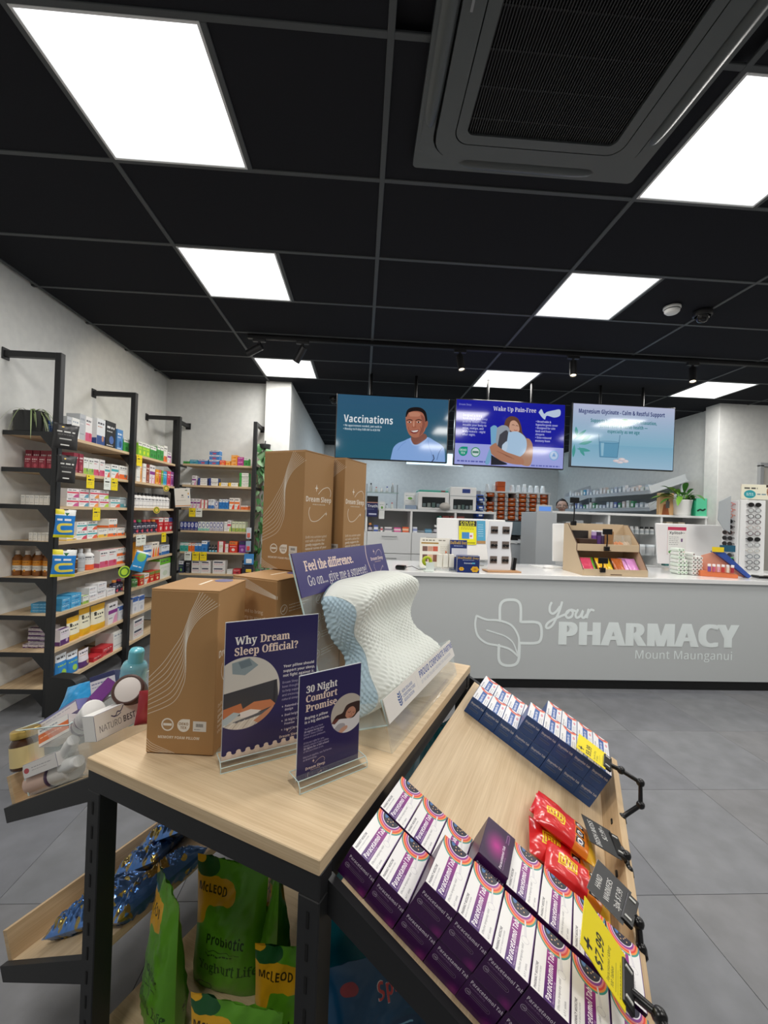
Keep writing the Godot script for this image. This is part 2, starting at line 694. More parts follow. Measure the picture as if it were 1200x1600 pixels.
	part(sm, "vent_slot", B.new().lathe(PackedVector2Array([Vector2(0.0505, -0.018), Vector2(0.0505, -0.023)]), 26), dark)
	for d in [[2.406, -2.94, "beside the white smoke detector"], [-0.42, -5.75, "above the white partition"]]:
		var o := thing("ceiling_camera", "small black dome camera on the ceiling " + d[2], "camera", at(d[0], CEIL, d[1]))
		part(o, "base", B.new().lathe(PackedVector2Array([Vector2(0.062, 0), Vector2(0.062, -0.03), Vector2(0.05, -0.036)]), 24), dark)
		part(o, "dome", B.new().lathe(PackedVector2Array([Vector2(0.044, -0.034), Vector2(0.04, -0.058), Vector2(0.024, -0.076), Vector2(0, -0.082)]), 24), mt("smoked_dome", Color("08080a"), 0.08))


func rounded(hx: float, hy: float, r: float, seg := 6) -> PackedVector2Array:
	var p := PackedVector2Array()
	for q in 4:
		var cx := (hx - r) * (1 if q in [0, 3] else -1)
		var cy := (hy - r) * (1 if q < 2 else -1)
		for i in seg + 1:
			var a := PI / 2 * (q + float(i) / seg)
			p.append(Vector2(cx + cos(a) * r, cy + sin(a) * r))
	return p


# flat ring between two outlines with the same number of points, drawn out in z
func frame_ring(b: B, outer: PackedVector2Array, inner: PackedVector2Array, z0: float, z1: float) -> void:
	for i in outer.size():
		var j := (i + 1) % outer.size()
		b.quad(Vector3(outer[i].x, outer[i].y, z1), Vector3(outer[j].x, outer[j].y, z1), Vector3(inner[j].x, inner[j].y, z1), Vector3(inner[i].x, inner[i].y, z1))
		b.quad(Vector3(outer[i].x, outer[i].y, z0), Vector3(outer[j].x, outer[j].y, z0), Vector3(outer[j].x, outer[j].y, z1), Vector3(outer[i].x, outer[i].y, z1))
		b.quad(Vector3(inner[j].x, inner[j].y, z0), Vector3(inner[i].x, inner[i].y, z0), Vector3(inner[i].x, inner[i].y, z1), Vector3(inner[j].x, inner[j].y, z1))


func cassette(dark: Material) -> void:
	var panel := mt("cassette_plastic", Color("4a4f50"), 0.42)
	var o := thing("air_conditioner", "large square black cassette air conditioner set in the ceiling", "air conditioner", at(0.66, CEIL, -1.35, 0, 90))
	# local z points down, xy lies in the ceiling
	var b := B.new()
	frame_ring(b, rounded(0.49, 0.49, 0.02), rounded(0.475, 0.475, 0.10), 0.0, 0.024)
	frame_ring(b, rounded(0.475, 0.475, 0.10), rounded(0.425, 0.425, 0.10), 0.012, 0.026)
	part(o, "surround", b, panel)
	b = B.new()
	frame_ring(b, rounded(0.415, 0.415, 0.09), rounded(0.345, 0.345, 0.06), 0.006, 0.036)
	frame_ring(b, rounded(0.341, 0.341, 0.058), rounded(0.30, 0.30, 0.03), 0.006, 0.036)
	part(o, "grille_frame", b, panel)
	part(o, "recess", bx(Vector3(0, 0, 0.003), Vector3(0.96, 0.96, 0.004)), mt("recess_black", Color("0a0a0b"), 0.9))
	for q in 4:
		var flap := PackedVector2Array()
		for i in 13:
			var a := PI * i / 12.0
			flap.append(Vector2(cos(a), sin(a)))
		var pts := PackedVector3Array()
		for j in 7:
			var t := j / 6.0 * 2.0 - 1.0
			for i in 25:
				var s := i / 24.0 * 2.0 - 1.0
				var wd := 0.026 * pow(maxf(0.0, 1.0 - pow(absf(s), 6.0)), 0.5)
				pts.append(Vector3(s * 0.30, 0.447 + t * wd, 0.026 + 0.016 * (1.0 - t * t) * pow(maxf(0.0, 1.0 - pow(absf(s), 6.0)), 0.5)))
		part(o, "louvre_flap", B.new().grid(pts, 25, 7), panel, Transform3D(Basis(Vector3.BACK, q * PI / 2), Vector3.ZERO))
	var mesh_mat := mt("grille_black", Color("17181a"), 0.5)
	b = B.new()
	for i in 62:
		b.box(Vector3(-0.297 + i * 0.00974, 0, 0.026), Vector3(0.0035, 0.6, 0.006))
	var g := part(o, "grille_slats", b, mesh_mat)
	g.set_meta("kind", "stuff")
	b = B.new()
	for i in 5:
		b.box(Vector3(0, -0.24 + i * 0.12, 0.021), Vector3(0.6, 0.006, 0.006))
	part(o, "grille_rib", b, mesh_mat)
	part(o, "screw", B.new().ball(Vector3(-0.46, 0.455, 0.024), Vector3(0.007, 0.007, 0.004)), panel)
	part(o, "badge", bx(Vector3(-0.385, 0.12, 0.037), Vector3(0.008, 0.03, 0.002)), c3("8a8d90"))


func materials() -> void:
	# oak laminate
	var cv := Cv.new(self, 1024, 1024, Color("c8a67c"))
	var nz := FastNoiseLite.new()
	nz.seed = 5
	nz.frequency = 0.01
	nz.fractal_octaves = 3
	var nf := FastNoiseLite.new()
	nf.seed = 9
	nf.frequency = 0.05
	for y in 1024:
		for x in 512:
			var k := nz.get_noise_2d(x * 0.46, y * 4.6) * 0.55 + nf.get_noise_2d(x * 0.22, y * 8.4) * 0.5 + 0.5
			cv.im.set_pixel(x, y, Color("c8ad88").lerp(Color("e2cba8"), clampf(k, 0, 1)))
	cv.im = cv.im.get_region(Rect2i(0, 0, 512, 1024))
	var wood := ImageTexture.create_from_image(cv.im)
	tri_mat("oak", wood, Vector3(0.7, 0.7, 0.7), 0.5).uv1_offset = Vector3(0.5, 0.5, 0.5)
	var pale := tri_mat("oak_edge", wood, Vector3(0.7, 0.7, 0.7), 0.55)
	pale.uv1_offset = Vector3(0.5, 0.5, 0.5)
	pale.albedo_color = Color("f2ece4")
	# painted plaster
	var plaster := noise_tex(0.05, Color("d9dad8"), Color("e3e4e1"))
	var w := tri_mat("wall_paint", plaster, Vector3(0.8, 0.8, 0.8), 0.85)
	w.uv1_world_triplanar = true
	w.metallic_specular = 0.3
	# floor sheet tiles
	var fl := noise_tex(0.02, Color("6c6e72"), Color("7c7e83"), 512, FastNoiseLite.TYPE_SIMPLEX_SMOOTH, 5)
	for i in 4:
		var f := tri_mat("floor_tile_%d" % i, fl, Vector3(0.55, 0.55, 0.55), 0.42)
		f.uv1_offset = Vector3(i * 0.31, 0, i * 0.17)
		f.albedo_color = [Color(1, 1, 1), Color(0.96, 0.96, 0.97), Color(0.98, 0.98, 0.98), Color(1, 0.99, 0.98)][i]
		f.roughness_texture = noise_tex(0.03, Color(0.40, 0.40, 0.40), Color(0.62, 0.62, 0.62), 256) if i == 0 else M.floor_tile_0.roughness_texture
		f.roughness = 1.0
	mt("black_steel", Color("1d1e20"), 0.55)
	var steel := M.black_steel as StandardMaterial3D
	steel.roughness = 0.5
	mt("white_lam", Color("e9eaea"), 0.35)
	mt("grey_lam", Color("c3c7c8"), 0.5)
	mt("white_paper", Color("e8e8e4"), 0.6)
	clear("acrylic", Color(0.93, 0.98, 0.97, 0.10))
	clear("acrylic_block", Color(0.97, 0.99, 0.98, 0.03), 0.02)
	mt("acrylic_edge", Color("c9dedd"), 0.2)
	clear("glass", Color(0.92, 0.96, 0.97, 0.12))


# ---------------------------------------------------------------- room shell
func shell() -> void:
	var wall: Material = M.wall_paint
	var fl := struct("floor", bx(Vector3(1.9, -0.06, -3.45), Vector3(8.8, 0.1, 13.1)), mt("floor_joint", Color("47494d"), 0.8))
	var tile := bx(Vector3.ZERO, Vector3(0.6205, 0.012, 0.6205), 0.0008).mesh()
	for i in range(-6, 9):
		for j in range(-8, 14):
			var x := 1.245 + (i + 0.5) * 0.622
			var z := -1.575 - (j + 0.5) * 0.622
			if x < -2.4 or x > 6.3 or z > 3.0 or z < -9.8:
				continue
			part(fl, "floor_tile", tile, M["floor_tile_%d" % ((i * 7 + j * 5 + 400) % 4)], at(x, -0.006, z, 90 * ((i + j + 20) % 4)))
	struct("wall_left", bx(Vector3(-2.45, 1.5, -1.2), Vector3(0.1, 3.1, 8.5)), wall)
	struct("wall_back", bx(Vector3(-1.8, 1.5, -5.32), Vector3(1.3, 3.1, 0.1)), wall)
	struct("wall_partition", bx(Vector3(-1.04, 1.5, -7.52), Vector3(0.30, 3.1, 4.74), 0.004), wall)
	# far wall of the dispensary with two high windows
	var far := B.new()
	far.box(Vector3(1.85, 1.26, -9.85), Vector3(5.6, 2.62, 0.1))
	far.box(Vector3(1.85, 2.98, -9.85), Vector3(5.6, 0.14, 0.1))
	far.box(Vector3(0.01, 2.74, -9.85), Vector3(1.92, 0.34, 0.1))
	far.box(Vector3(2.946, 2.74, -9.85), Vector3(1.172, 0.34, 0.1))
	struct("wall_far", far, wall)
	var n := 1
	for r in [[0.97, 2.36], [3.532, 4.62]]:
		var mid: float = (r[0] + r[1]) / 2
		var wd: float = r[1] - r[0]
		var w := struct("window_%d" % n, bx(Vector3(0, 0, 0), Vector3(wd - 0.06, 0.28, 0.008)), M.glass, at(mid, 2.74, -9.85))
		var fr := B.new()
		for s in [-1, 1]:
			fr.box(Vector3(s * (wd / 2 - 0.015), 0, 0), Vector3(0.03, 0.34, 0.06))
			fr.box(Vector3(0, s * 0.155, 0), Vector3(wd - 0.06, 0.03, 0.06))
		part(w, "window_frame", fr, M.white_lam)
		n += 1
	struct("wall_dispensary", bx(Vector3(4.65, 1.5, -7.63), Vector3(0.1, 3.1, 4.54)), wall)
	# right front wall with a doorway leaf
	struct("wall_right_front", bx(Vector3(5.385, 1.5, -5.25), Vector3(1.83, 3.1, 0.22), 0.004), wall)
	var d := struct("door_1", bx(Vector3(0, 1.09, 0), Vector3(0.86, 2.17, 0.03), 0.003), mt("door_paint", Color("b9b6ae"), 0.5), at(5.47, 0, -5.125))
	var fr := B.new()
	for s in [-1, 1]:
		fr.box(Vector3(s * 0.455, 1.1, 0.005), Vector3(0.05, 2.2, 0.05), 0.003)
	fr.box(Vector3(0, 2.205, 0.005), Vector3(0.96, 0.05, 0.05), 0.003)
	part(d, "door_frame", fr, mt("alu_grey", Color("9fa2a4"), 0.4))
	part(d, "door_handle", B.new().tube([Vector3(0.36, 1.0, 0.015), Vector3(0.36, 1.0, 0.06), Vector3(0.25, 1.0, 0.06)], 0.01, 8), M.alu_grey)
	struct("wall_right", bx(Vector3(6.25, 1.5, -1.15), Vector3(0.1, 3.1, 8.4)), wall)
	struct("wall_front", bx(Vector3(1.9, 1.5, 3.05), Vector3(8.8, 3.1, 0.1)), wall)
	for b in [["baseboard_left", Vector3(-2.394, 0.05, -1.1), Vector3(0.012, 0.1, 8.2)], ["baseboard_back", Vector3(-1.8, 0.05, -5.264), Vector3(1.2, 0.1, 0.012)]]:
		struct(b[0], bx(b[1], b[2], 0.002), wall)


# ---------------------------------------------------------------- display table (its own axes: x across, z towards its near end)
const SLOPE := 27.5


func board_frame(side: int, x: float, y: float) -> Transform3D:     # x runs down the slope, y is square to the board
	return at(side * x, y, -0.0275, 0.0 if side > 0 else 180.0, 0, -SLOPE)


func display_table() -> void:
	var steel: Material = M.black_steel
	var oak: Material = M.oak
	var o := thing("display_table", "oak topped display table with black steel frame and sloping side shelves", "display table", TABLE)
	part(o, "table_top", bx(Vector3(0, 0.857, 0), Vector3(0.6, 0.026, 1.0), 0.0015), oak)
	var slot_m := mt("slot_dark", Color("050506"), 0.8)
	var leg := bx(Vector3(0, 0.4, 0), Vector3(0.042, 0.8, 0.042), 0.002).mesh()
	var slot_mesh := bx(Vector3.ZERO, Vector3(0.005, 0.026, 0.002)).mesh()
	for sx in [-1, 1]:
		for sz in [-1, 1]:
			var l := part(o, "leg", leg, steel, at(sx * 0.279, 0, sz * 0.476))
			for i in 15:
				part(l, "leg_slot", slot_mesh, slot_m, at(0, 0.765 - i * 0.052, sz * 0.0212))
	for s in [-1, 1]:
		part(o, "frame_rail", bx(Vector3(0, 0.822, s * 0.478), Vector3(0.6, 0.044, 0.038), 0.002), steel)
		part(o, "frame_rail", bx(Vector3(s * 0.279, 0.822, 0), Vector3(0.038, 0.044, 0.91), 0.002), steel)
	# bottom shelf
	part(o, "bottom_shelf", bx(Vector3(0, 0.21, -0.01), Vector3(0.63, 0.022, 0.94), 0.001), M.oak)
	for s in [-1, 1]:
		part(o, "frame_rail", bx(Vector3(s * 0.29, 0.185, 0), Vector3(0.03, 0.028, 0.91), 0.002), steel)
	# sloping shelves: upper pair and a lower pair
	for e in [[1, 0.315, 0.81, 0.474], [-1, 0.325, 0.805, 0.39], [-1, 0.328, 0.392, 0.375], [1, 0.33, 0.40, 0.43]]:
		var f := board_frame(e[0], e[1], e[2])
		var ln: float = e[3]
		var grain := Basis(Vector3.UP, PI / 2)
		var bd := part(o, "sloping_shelf", bx(Vector3.ZERO, Vector3(0.965, 0.018, ln), 0.001), M.oak, f * Transform3D(grain, Vector3(ln / 2, -0.009, 0)))
		part(bd, "shelf_lip", bx(Vector3(0, 0.036, ln / 2 + 0.009), Vector3(0.965, 0.09, 0.018), 0.001), M.oak_edge)
		for s in [-1, 1]:
			part(o, "shelf_arm", B.new().ext(PackedVector2Array([Vector2(-0.03, -0.05), Vector2(ln + 0.02, -0.036), Vector2(ln + 0.02, 0.001), Vector2(-0.03, 0.001)]), -0.008, 0.008), steel, f * at(0, 0, s * 0.4915))
		part(o, "shelf_stay", bx(Vector3(0.2, -0.03, 0), Vector3(0.03, 0.02, 0.94), 0.002), steel, f)


# ---------------------------------------------------------------- goods on the table top
func kraft_print() -> StandardMaterial3D:
	var cv := Cv.new(self, 2480, 1468, Color("a98153"))
	var wh := Color("e6dfd4")
	for panel in 4:
		var ox := panel * 620.0
		if panel in [0, 2]:
			for i in 9:
				var t := i / 8.0
				if panel == 0:
					var kl := [0.735, -0.01, 0.655, 0.07, 0.595, 0.125, 0.545, 0.19, 0.47, 0.275, 0.33, 0.37, 0.19, 0.455, -0.02, 0.55]
					var kr := [1.03, 0.072, 0.76, 0.15, 0.62, 0.23, 0.55, 0.325, 0.552, 0.485, 0.52, 0.58, 0.37, 0.69, -0.02, 0.77]
					var k := range(8).map(func(e): return Vector2(lerpf(kl[e * 2], kr[e * 2], t), lerpf(kl[e * 2 + 1], kr[e * 2 + 1], t)))
					cv.curve(k.map(func(p): return Vector2(ox + p.x * 620, p.y * 1468)), 4.4, wh)
					if i < 6:
						cv.curve([Vector2(ox - 4, 1468 * (0.915 + 0.018 * i)), Vector2(ox + 60, 1468 * (0.95 + 0.014 * i)), Vector2(ox + 270 - 30 * i, 1470)], 4.0, wh)
				else:
					cv.curve([Vector2(ox - 6 + i * 22, -4), Vector2(ox + 160 + i * 14, 90 - i * 7), Vector2(ox + 420, 150 - i * 8), Vector2(ox + 630, 190 - i * 4)], 4.0, wh)
		# keep lines inside their panel
		if panel == 0:
			cv.ell(ox + 190, 1212, 58, 58, wh); cv.ell(ox + 190, 1212, 46, 46, Color("a8845c")); cv.rect(ox + 150, 1200, 80, 22, wh)
			cv.ell(ox + 340, 1214, 58, 58, wh); cv.rect(ox + 345, 1156, 53, 58, wh)
			cv.text("OEKO", ox + 340, 1212, 34, Color("8a6a44"), "sans_bold", 1.0, 0, 0.5)
			cv.text("TEX", ox + 340, 1246, 34, Color("8a6a44"), "sans_bold", 1.0, 0, 0.5)
			cv.rect(ox + 428, 1170, 124, 92, Color("d8d4ce"))
			for i in 12:
				cv.rect(ox + 455 + i * 5.6, 1192, 2 + i % 3, 30, Color("55504a"))
			cv.greek(ox + 440, 1242, 60, 5, Color("77706a"), 4)
			cv.text("MEMORY FOAM PILLOW", ox + 105, 1338, 34, wh, "sans_bold")
		elif panel == 1:
			logo(cv, ox + 310, 585, 1.0, wh, "sans_bold")
			var ln := ["Drift into uninterrupted", "rest with a pillow that", "gently supports the", "natural curves of your", "head, neck and", "shoulders."]
			for i in ln.size():
				cv.text(ln[i], ox + 60, 1070 + i * 48, 42, wh, "sans_bold" if i in [2, 3] else "sans")
		elif panel == 2:
			var ln := ["Designed to bring", "harmony to your sleep", "posture. Dream Sleep", "moulds your body to", "relax, realign, and", "truly restore - night", "after night."]
			for i in ln.size():
				cv.text(ln[i], ox + 40, 370 + i * 68, 52, wh, "sans_bold" if i in [2, 3, 4, 5] else "sans")
		else:
			for i in 4:
				cv.ring(ox + 120, 320 + i * 230, 52, 52, 8, wh)
				cv.curve([Vector2(ox + 95, 335 + i * 230), Vector2(ox + 122, 330 + i * 230), Vector2(ox + 140, 300 + i * 230)], 14, wh)
				for j in 3:
					cv.greek(ox + 205, 280 + i * 230 + j * 34, 340 - 60 * j, 9, wh, i * 3 + j)
	cv.speck(0.02)
	return textured("kraft_print", cv.tex(), 0.75)


func logo(cv: Cv, cx: float, cy: float, k: float, col: Color, font := "sans_bold") -> void:
	cv.text("Dream Sleep", cx, cy + 26 * k, 92 * k, col, font, 0.98, 0, 0.5)
	cv.greek(cx - 130 * k, cy + 52 * k, 270 * k, 13 * k, col.lerp(Color("8a6a44"), 0.35), 3)
	star(cv, cx - 60 * k, cy - 150 * k, 52 * k, col)
	star(cv, cx + 165 * k, cy + 175 * k, 34 * k, col)
	cv.curve([Vector2(cx - 20 * k, cy - 75 * k), Vector2(cx + 70 * k, cy - 145 * k), Vector2(cx + 190 * k, cy - 175 * k), Vector2(cx + 255 * k, cy - 120 * k), Vector2(cx + 245 * k, cy - 55 * k)], 8 * k, col)
	cv.curve([Vector2(cx - 185 * k, cy + 95 * k), Vector2(cx - 205 * k, cy + 170 * k), Vector2(cx - 150 * k, cy + 265 * k), Vector2(cx - 20 * k, cy + 265 * k), Vector2(cx + 110 * k, cy + 195 * k), Vector2(cx + 140 * k, cy + 170 * k)], 8 * k, col)


func star(cv: Cv, x: float, y: float, r: float, col: Color) -> void:
	var p := []
	for i in 8:
		var a := PI / 4 * i
		var q := r if i % 2 == 0 else r * 0.26
		p.append(Vector2(x + cos(a) * q * (0.72 if i % 4 == 0 else 1.0), y + sin(a) * q))
	cv.poly(p, col)


func table_goods() -> void:
	var kraft := kraft_print()
	var S := Vector3(0.153, 0.366, 0.165)
	for q in [["A", -0.168, 0.871, 0.325, 22.8, 0, "with white waves standing alone beside the poster"], ["B", -0.136, 0.871, 0.098, 0, 2, "with white text, base of the stack behind the poster"], ["B2", -0.138, 0.871, -0.072, 0, 2, "hidden behind the pillow stand, base of the stack"], ["B3", -0.138, 0.871, -0.242, 0, 2, "under the rear upper carton behind the pillow stand"], ["C", -0.171, 1.2385, -0.055, 0, 0, "with white waves, taller front one stacked on top"], ["D", -0.142, 1.2385, -0.236, 2, 0, "stacked on top behind the front upper carton"]]:
		var o := thing("pillow_carton", "brown cardboard pillow carton " + q[6], "cardboard box", on_table(q[1], q[2], q[3], q[4]), "brown pillow cartons")
		var f: float = q[5]
		var r := {"f": Rect2(f / 4.0, 0, 0.25, 1), "r": Rect2((f + 1) / 4.0, 0, 0.25, 1), "b": Rect2(f / 4.0, 0, 0.25, 1), "l": Rect2((f + 1) / 4.0, 0, 0.25, 1), "t": Rect2(0.34, 0.06, 0.1, 0.1), "d": Rect2(0.34, 0.06, 0.1, 0.1), "e": Rect2(0.34, 0.06, 0.02, 0.02)}
		part(o, "carton_body", B.new().box(Vector3(0, S.y / 2 - 0.001, 0), S - Vector3(0, 0.004, 0), 0.0015, r), kraft)
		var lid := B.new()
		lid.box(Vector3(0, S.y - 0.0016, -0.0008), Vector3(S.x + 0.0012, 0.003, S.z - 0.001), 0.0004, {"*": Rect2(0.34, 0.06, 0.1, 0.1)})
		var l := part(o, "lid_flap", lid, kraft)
		part(l, "flap_shade_gap", bx(Vector3(0, S.y - 0.0034, 0), Vector3(S.x - 0.003, 0.001, S.z - 0.003)), c3("3a2417"))  # dark brown sheet painted as the shadow gap beneath the flap
		if q[0] in ["A", "B"]:
			part(l, "tape_mark", bx(Vector3(0.0, S.y, -0.02), Vector3(0.006, 0.0006, 0.07)), c3("e8dcc8"))
			part(l, "round_sticker", B.new().lathe(PackedVector2Array([Vector2(0.022, 0), Vector2(0.022, 0.0006), Vector2(0, 0.0006)]), 20, Vector3(0.03, S.y, -0.055)), c3("4b4576"))
	posters()
	pillow_stand()
	paracetamol()
	red_packets()
	price_cards()
	bin_of_goods()
	lower_shelf_bags()


func posters() -> void:
	var navy := Color("2b2458")
	var cream := Color("efd9c8")
	var wh := Color("f2efe9")
	# large poster
	var cv := Cv.new(self, 1260, 1782, navy)
	cv.text("Why", 118, 300, 142, wh, "serif_black", 0.86)
	cv.text("Dream", 445, 300, 142, cream, "serif_black", 0.84)
	cv.text("Sleep Official?", 118, 440, 142, cream, "serif_black", 0.83)
	# bedroom photograph in a round window cut by the left edge
	bed_picture(cv, 260, 940, 470)
	var a := ["Your pillow should", "support your sleep,", "not fight against it."]
	for i in 3:
		cv.text(a[i], 775, 690 + i * 64, 50, wh, "sans_bold")
	a = ["Dream Sleep Official has", "been thoughtfully designed", "to help support your neck", "and encourage a more", "natural sleeping position."]
	for i in 5:
		cv.text(a[i], 770, 910 + i * 58, 42, Color("c9c2d2"), "sans", 0.92)
	a = ["Patented orthopaedic", "design", "Dual height dual comfort", "30 Night Comfort", "Promise", "Loved by sleepers"]
	var yy := 1240.0
	for i in 6:
		cv.text(a[i], 815, yy, 42, Color("d6cfda"), "sans_bold", 0.9)
		if i in [0, 2, 3, 5]:
			star(cv, 780, yy - 14, 17, wh)
		yy += 48.0 if i in [0, 3] else 74.0
	logo(cv, 890, 1640, 0.52, cream)
	cv.rect(0, 1690, 1260, 92, cream)
	for i in 22:
		cv.ell(30 + i * 60, 1690, 31, 26, cream if i % 2 else navy)
	sign_stand("poster_stand", "large navy poster with a bedroom picture in a clear acrylic stand", cv.tex(), 0.21, 0.297, on_table(0.036, 0.87, 0.303, 55.9))
	# small poster
	cv = Cv.new(self, 888, 1260, navy)
	cv.text("30 Night", 92, 220, 118, wh, "serif_black", 0.9)
	cv.text("Comfort", 92, 335, 118, cream, "serif_black", 0.9)
	cv.text("Promise", 92, 450, 118, cream, "serif_black", 0.9)
	cv.text("Buying a pillow", 85, 540, 44, wh, "sans_bold")
	cv.text("is a big decision.", 85, 592, 44, wh, "sans_bold")
	a = ["That's why you have", "30 nights to try your", "Dream Sleep Official", "pillow at your pleasure.", "", "If it's not right for you,", "simply return it back within", "30 nights for a full refund", "of the purchase price.", "", "Discount applies, see full terms", "at dreamsleep."]
	for i in a.size():
		cv.text(a[i], 80, 670 + i * 34, 31, Color("cfc8d8"), "sans_bold" if i in [1, 7] else "sans", 0.92)
	sleeper_picture(cv, 700, 610, 250)
	logo(cv, 250, 1150, 0.5, cream)
	sign_stand("poster_stand", "small navy poster with a sleeping woman in a clear acrylic stand", cv.tex(), 0.148, 0.21, on_table(0.191, 0.87, 0.303, 62.4))


func bed_picture(cv: Cv, cx: float, cy: float, r: float) -> void:
	var tmp := Cv.new(self, int(r * 2), int(r * 2), Color("cfcac2"))
	var k := r / 470.0
	var p := func(a: Array) -> Array: return a.map(func(q): return Vector2(q[0], q[1]) * k)
	tmp.poly(p.call([[300, 60], [520, 20], [640, 130], [470, 240], [310, 200]]), Color("8d9ba0"))
	tmp.poly(p.call([[380, 60], [520, 30], [560, 120], [420, 150]]), Color("6f7e86"))
	tmp.poly(p.call([[0, 470], [900, 360], [940, 760], [0, 760]]), Color("3c3c42"))
	tmp.poly(p.call([[860, 365], [890, 362], [880, 760], [850, 760]]), Color("2c2c33"))
	tmp.poly(p.call([[120, 660], [430, 600], [470, 720], [200, 800]]), Color("c4744a"))
	tmp.poly(p.call([[430, 690], [600, 610], [820, 620], [900, 700], [560, 780]]), Color("cc7f55"))
	tmp.poly(p.call([[90, 830], [340, 700], [430, 730], [240, 860], [100, 920]]), Color("b4c0c6"))
	tmp.poly(p.call([[420, 720], [560, 700], [700, 740], [560, 800], [430, 790]]), Color("e6ddd8"))
	tmp.poly(p.call([[330, 830], [600, 780], [780, 740], [700, 820], [430, 880]]), Color("5b5b62"))
	tmp.poly(p.call([[60, 940], [360, 850], [700, 800], [820, 780], [700, 940], [60, 940]]), Color("d8cec2"))
	for i in 9:
		tmp.curve([Vector2(110 + i * 70, 930) * k, Vector2(160 + i * 75, 880 - i * 8) * k, Vector2(240 + i * 62, 850 - i * 6) * k], 7 * k, Color("a39686") if i % 2 else Color("efe7de"))
	tmp.poly(p.call([[600, 860], [860, 700], [900, 760], [700, 930]]), Color("c98a68"))
	circle_paste(cv, tmp, cx, cy, r)


func circle_paste(cv: Cv, tmp: Cv, cx: float, cy: float, r: float) -> void:
	for y in range(maxi(0, int(cy - r)), mini(cv.h, int(cy + r))):
		var k := r * r - pow(y + 0.5 - cy, 2.0)
		if k <= 0.0:
			continue
		var x0 := maxi(0, int(cx - sqrt(k)))
		var x1 := mini(cv.w, int(cx + sqrt(k)))
		if x1 > x0:
			cv.im.blit_rect(tmp.im, Rect2i(x0 - int(cx - r), y - int(cy - r), x1 - x0, 1), Vector2i(x0, y))


func sleeper_picture(cv: Cv, cx: float, cy: float, r: float) -> void:
	var t := Cv.new(self, 500, 500, Color("bdb5ab"))
	t.poly(Cv.smooth([Vector2(20, 320), Vector2(80, 250), Vector2(170, 230), Vector2(230, 150), Vector2(330, 130), Vector2(440, 140), Vector2(500, 230), Vector2(500, 330), Vector2(200, 340)]), Color("38241f"))
	t.poly(Cv.smooth([Vector2(215, 285), Vector2(230, 230), Vector2(275, 190), Vector2(330, 185), Vector2(370, 225), Vector2(372, 280), Vector2(320, 320), Vector2(250, 325)]), Color("c08a72"))
	t.curve([Vector2(255, 240), Vector2(278, 252), Vector2(300, 240)], 7, Color("4a2d26"))
	t.curve([Vector2(330, 262), Vector2(345, 270), Vector2(352, 258)], 6, Color("4a2d26"))
	t.curve([Vector2(300, 262), Vector2(318, 285), Vector2(303, 290)], 5, Color("9a6450"))
	t.curve([Vector2(270, 300), Vector2(292, 308), Vector2(312, 303)], 7, Color("9d4f48"))
	t.poly(Cv.smooth([Vector2(0, 350), Vector2(120, 305), Vector2(240, 320), Vector2(340, 330), Vector2(420, 275), Vector2(500, 260), Vector2(500, 500), Vector2(0, 500)]), Color("d9d8dc"))
	t.poly(Cv.smooth([Vector2(40, 420), Vector2(120, 360), Vector2(210, 380), Vector2(200, 450), Vector2(90, 500)]), Color("a9a6ac"))
	t.poly(Cv.smooth([Vector2(110, 470), Vector2(170, 420), Vector2(240, 410), Vector2(250, 445), Vector2(170, 490)]), Color("c89a84"))
	t.poly(Cv.smooth([Vector2(10, 330), Vector2(60, 290), Vector2(120, 300), Vector2(60, 350)]), Color("6b3a33"))
	var s := Cv.new(self, int(r * 2), int(r * 2), Color.BLACK)
	t.im.resize(int(r * 2), int(r * 2))
	s.im = t.im
	circle_paste(cv, s, cx, cy, r)


func sign_stand(called: String, label: String, tex: Texture2D, w: float, h: float, t: Transform3D) -> void:
	var o := thing(called, label, "sign", t)
	var base := B.new()
	base.ext(PackedVector2Array([Vector2(-0.028, 0), Vector2(0.028, 0), Vector2(0.028, 0.012), Vector2(0.020, 0.021), Vector2(0.0022, 0.021), Vector2(0.0022, 0.008), Vector2(-0.0022, 0.008), Vector2(-0.0022, 0.021), Vector2(-0.020, 0.021), Vector2(-0.028, 0.012)]), -w / 2 - 0.006, w / 2 + 0.006)
	part(o, "acrylic_base", base, M.acrylic_block, Transform3D(Basis(Vector3.UP, PI / 2), Vector3.ZERO))
	for q in [Vector2(0.028, 0.012), Vector2(0.020, 0.021), Vector2(-0.020, 0.021), Vector2(0.028, 0.001)]:
		part(o, "polished_edge", B.new().tube([Vector3(-w / 2 - 0.006, q.y, q.x), Vector3(w / 2 + 0.006, q.y, q.x)], 0.0009, 6), M.acrylic_edge)
	for s in [-1, 1]:
		part(o, "polished_end", B.new().tube([Vector3(s * (w / 2 + 0.006), 0.001, 0.028), Vector3(s * (w / 2 + 0.006), 0.012, 0.028), Vector3(s * (w / 2 + 0.006), 0.021, 0.02), Vector3(s * (w / 2 + 0.006), 0.021, -0.02)], 0.0009, 6), M.acrylic_edge)
	var m := textured("print_%s_%d" % [called, int(w * 1000)], tex, 0.28)
	part(o, "poster_sheet", B.new().box(Vector3(0, 0.009 + h / 2, 0.0003), Vector3(w, h, 0.001), 0, {"f": UNIT, "*": Rect2(0.5, 0.02, 0.01, 0.01)}), m)
	part(o, "acrylic_back", bx(Vector3(0, 0.009 + h / 2 + 0.0008, -0.0012), Vector3(w + 0.002, h + 0.001, 0.0016)), c3("e9ecec"))


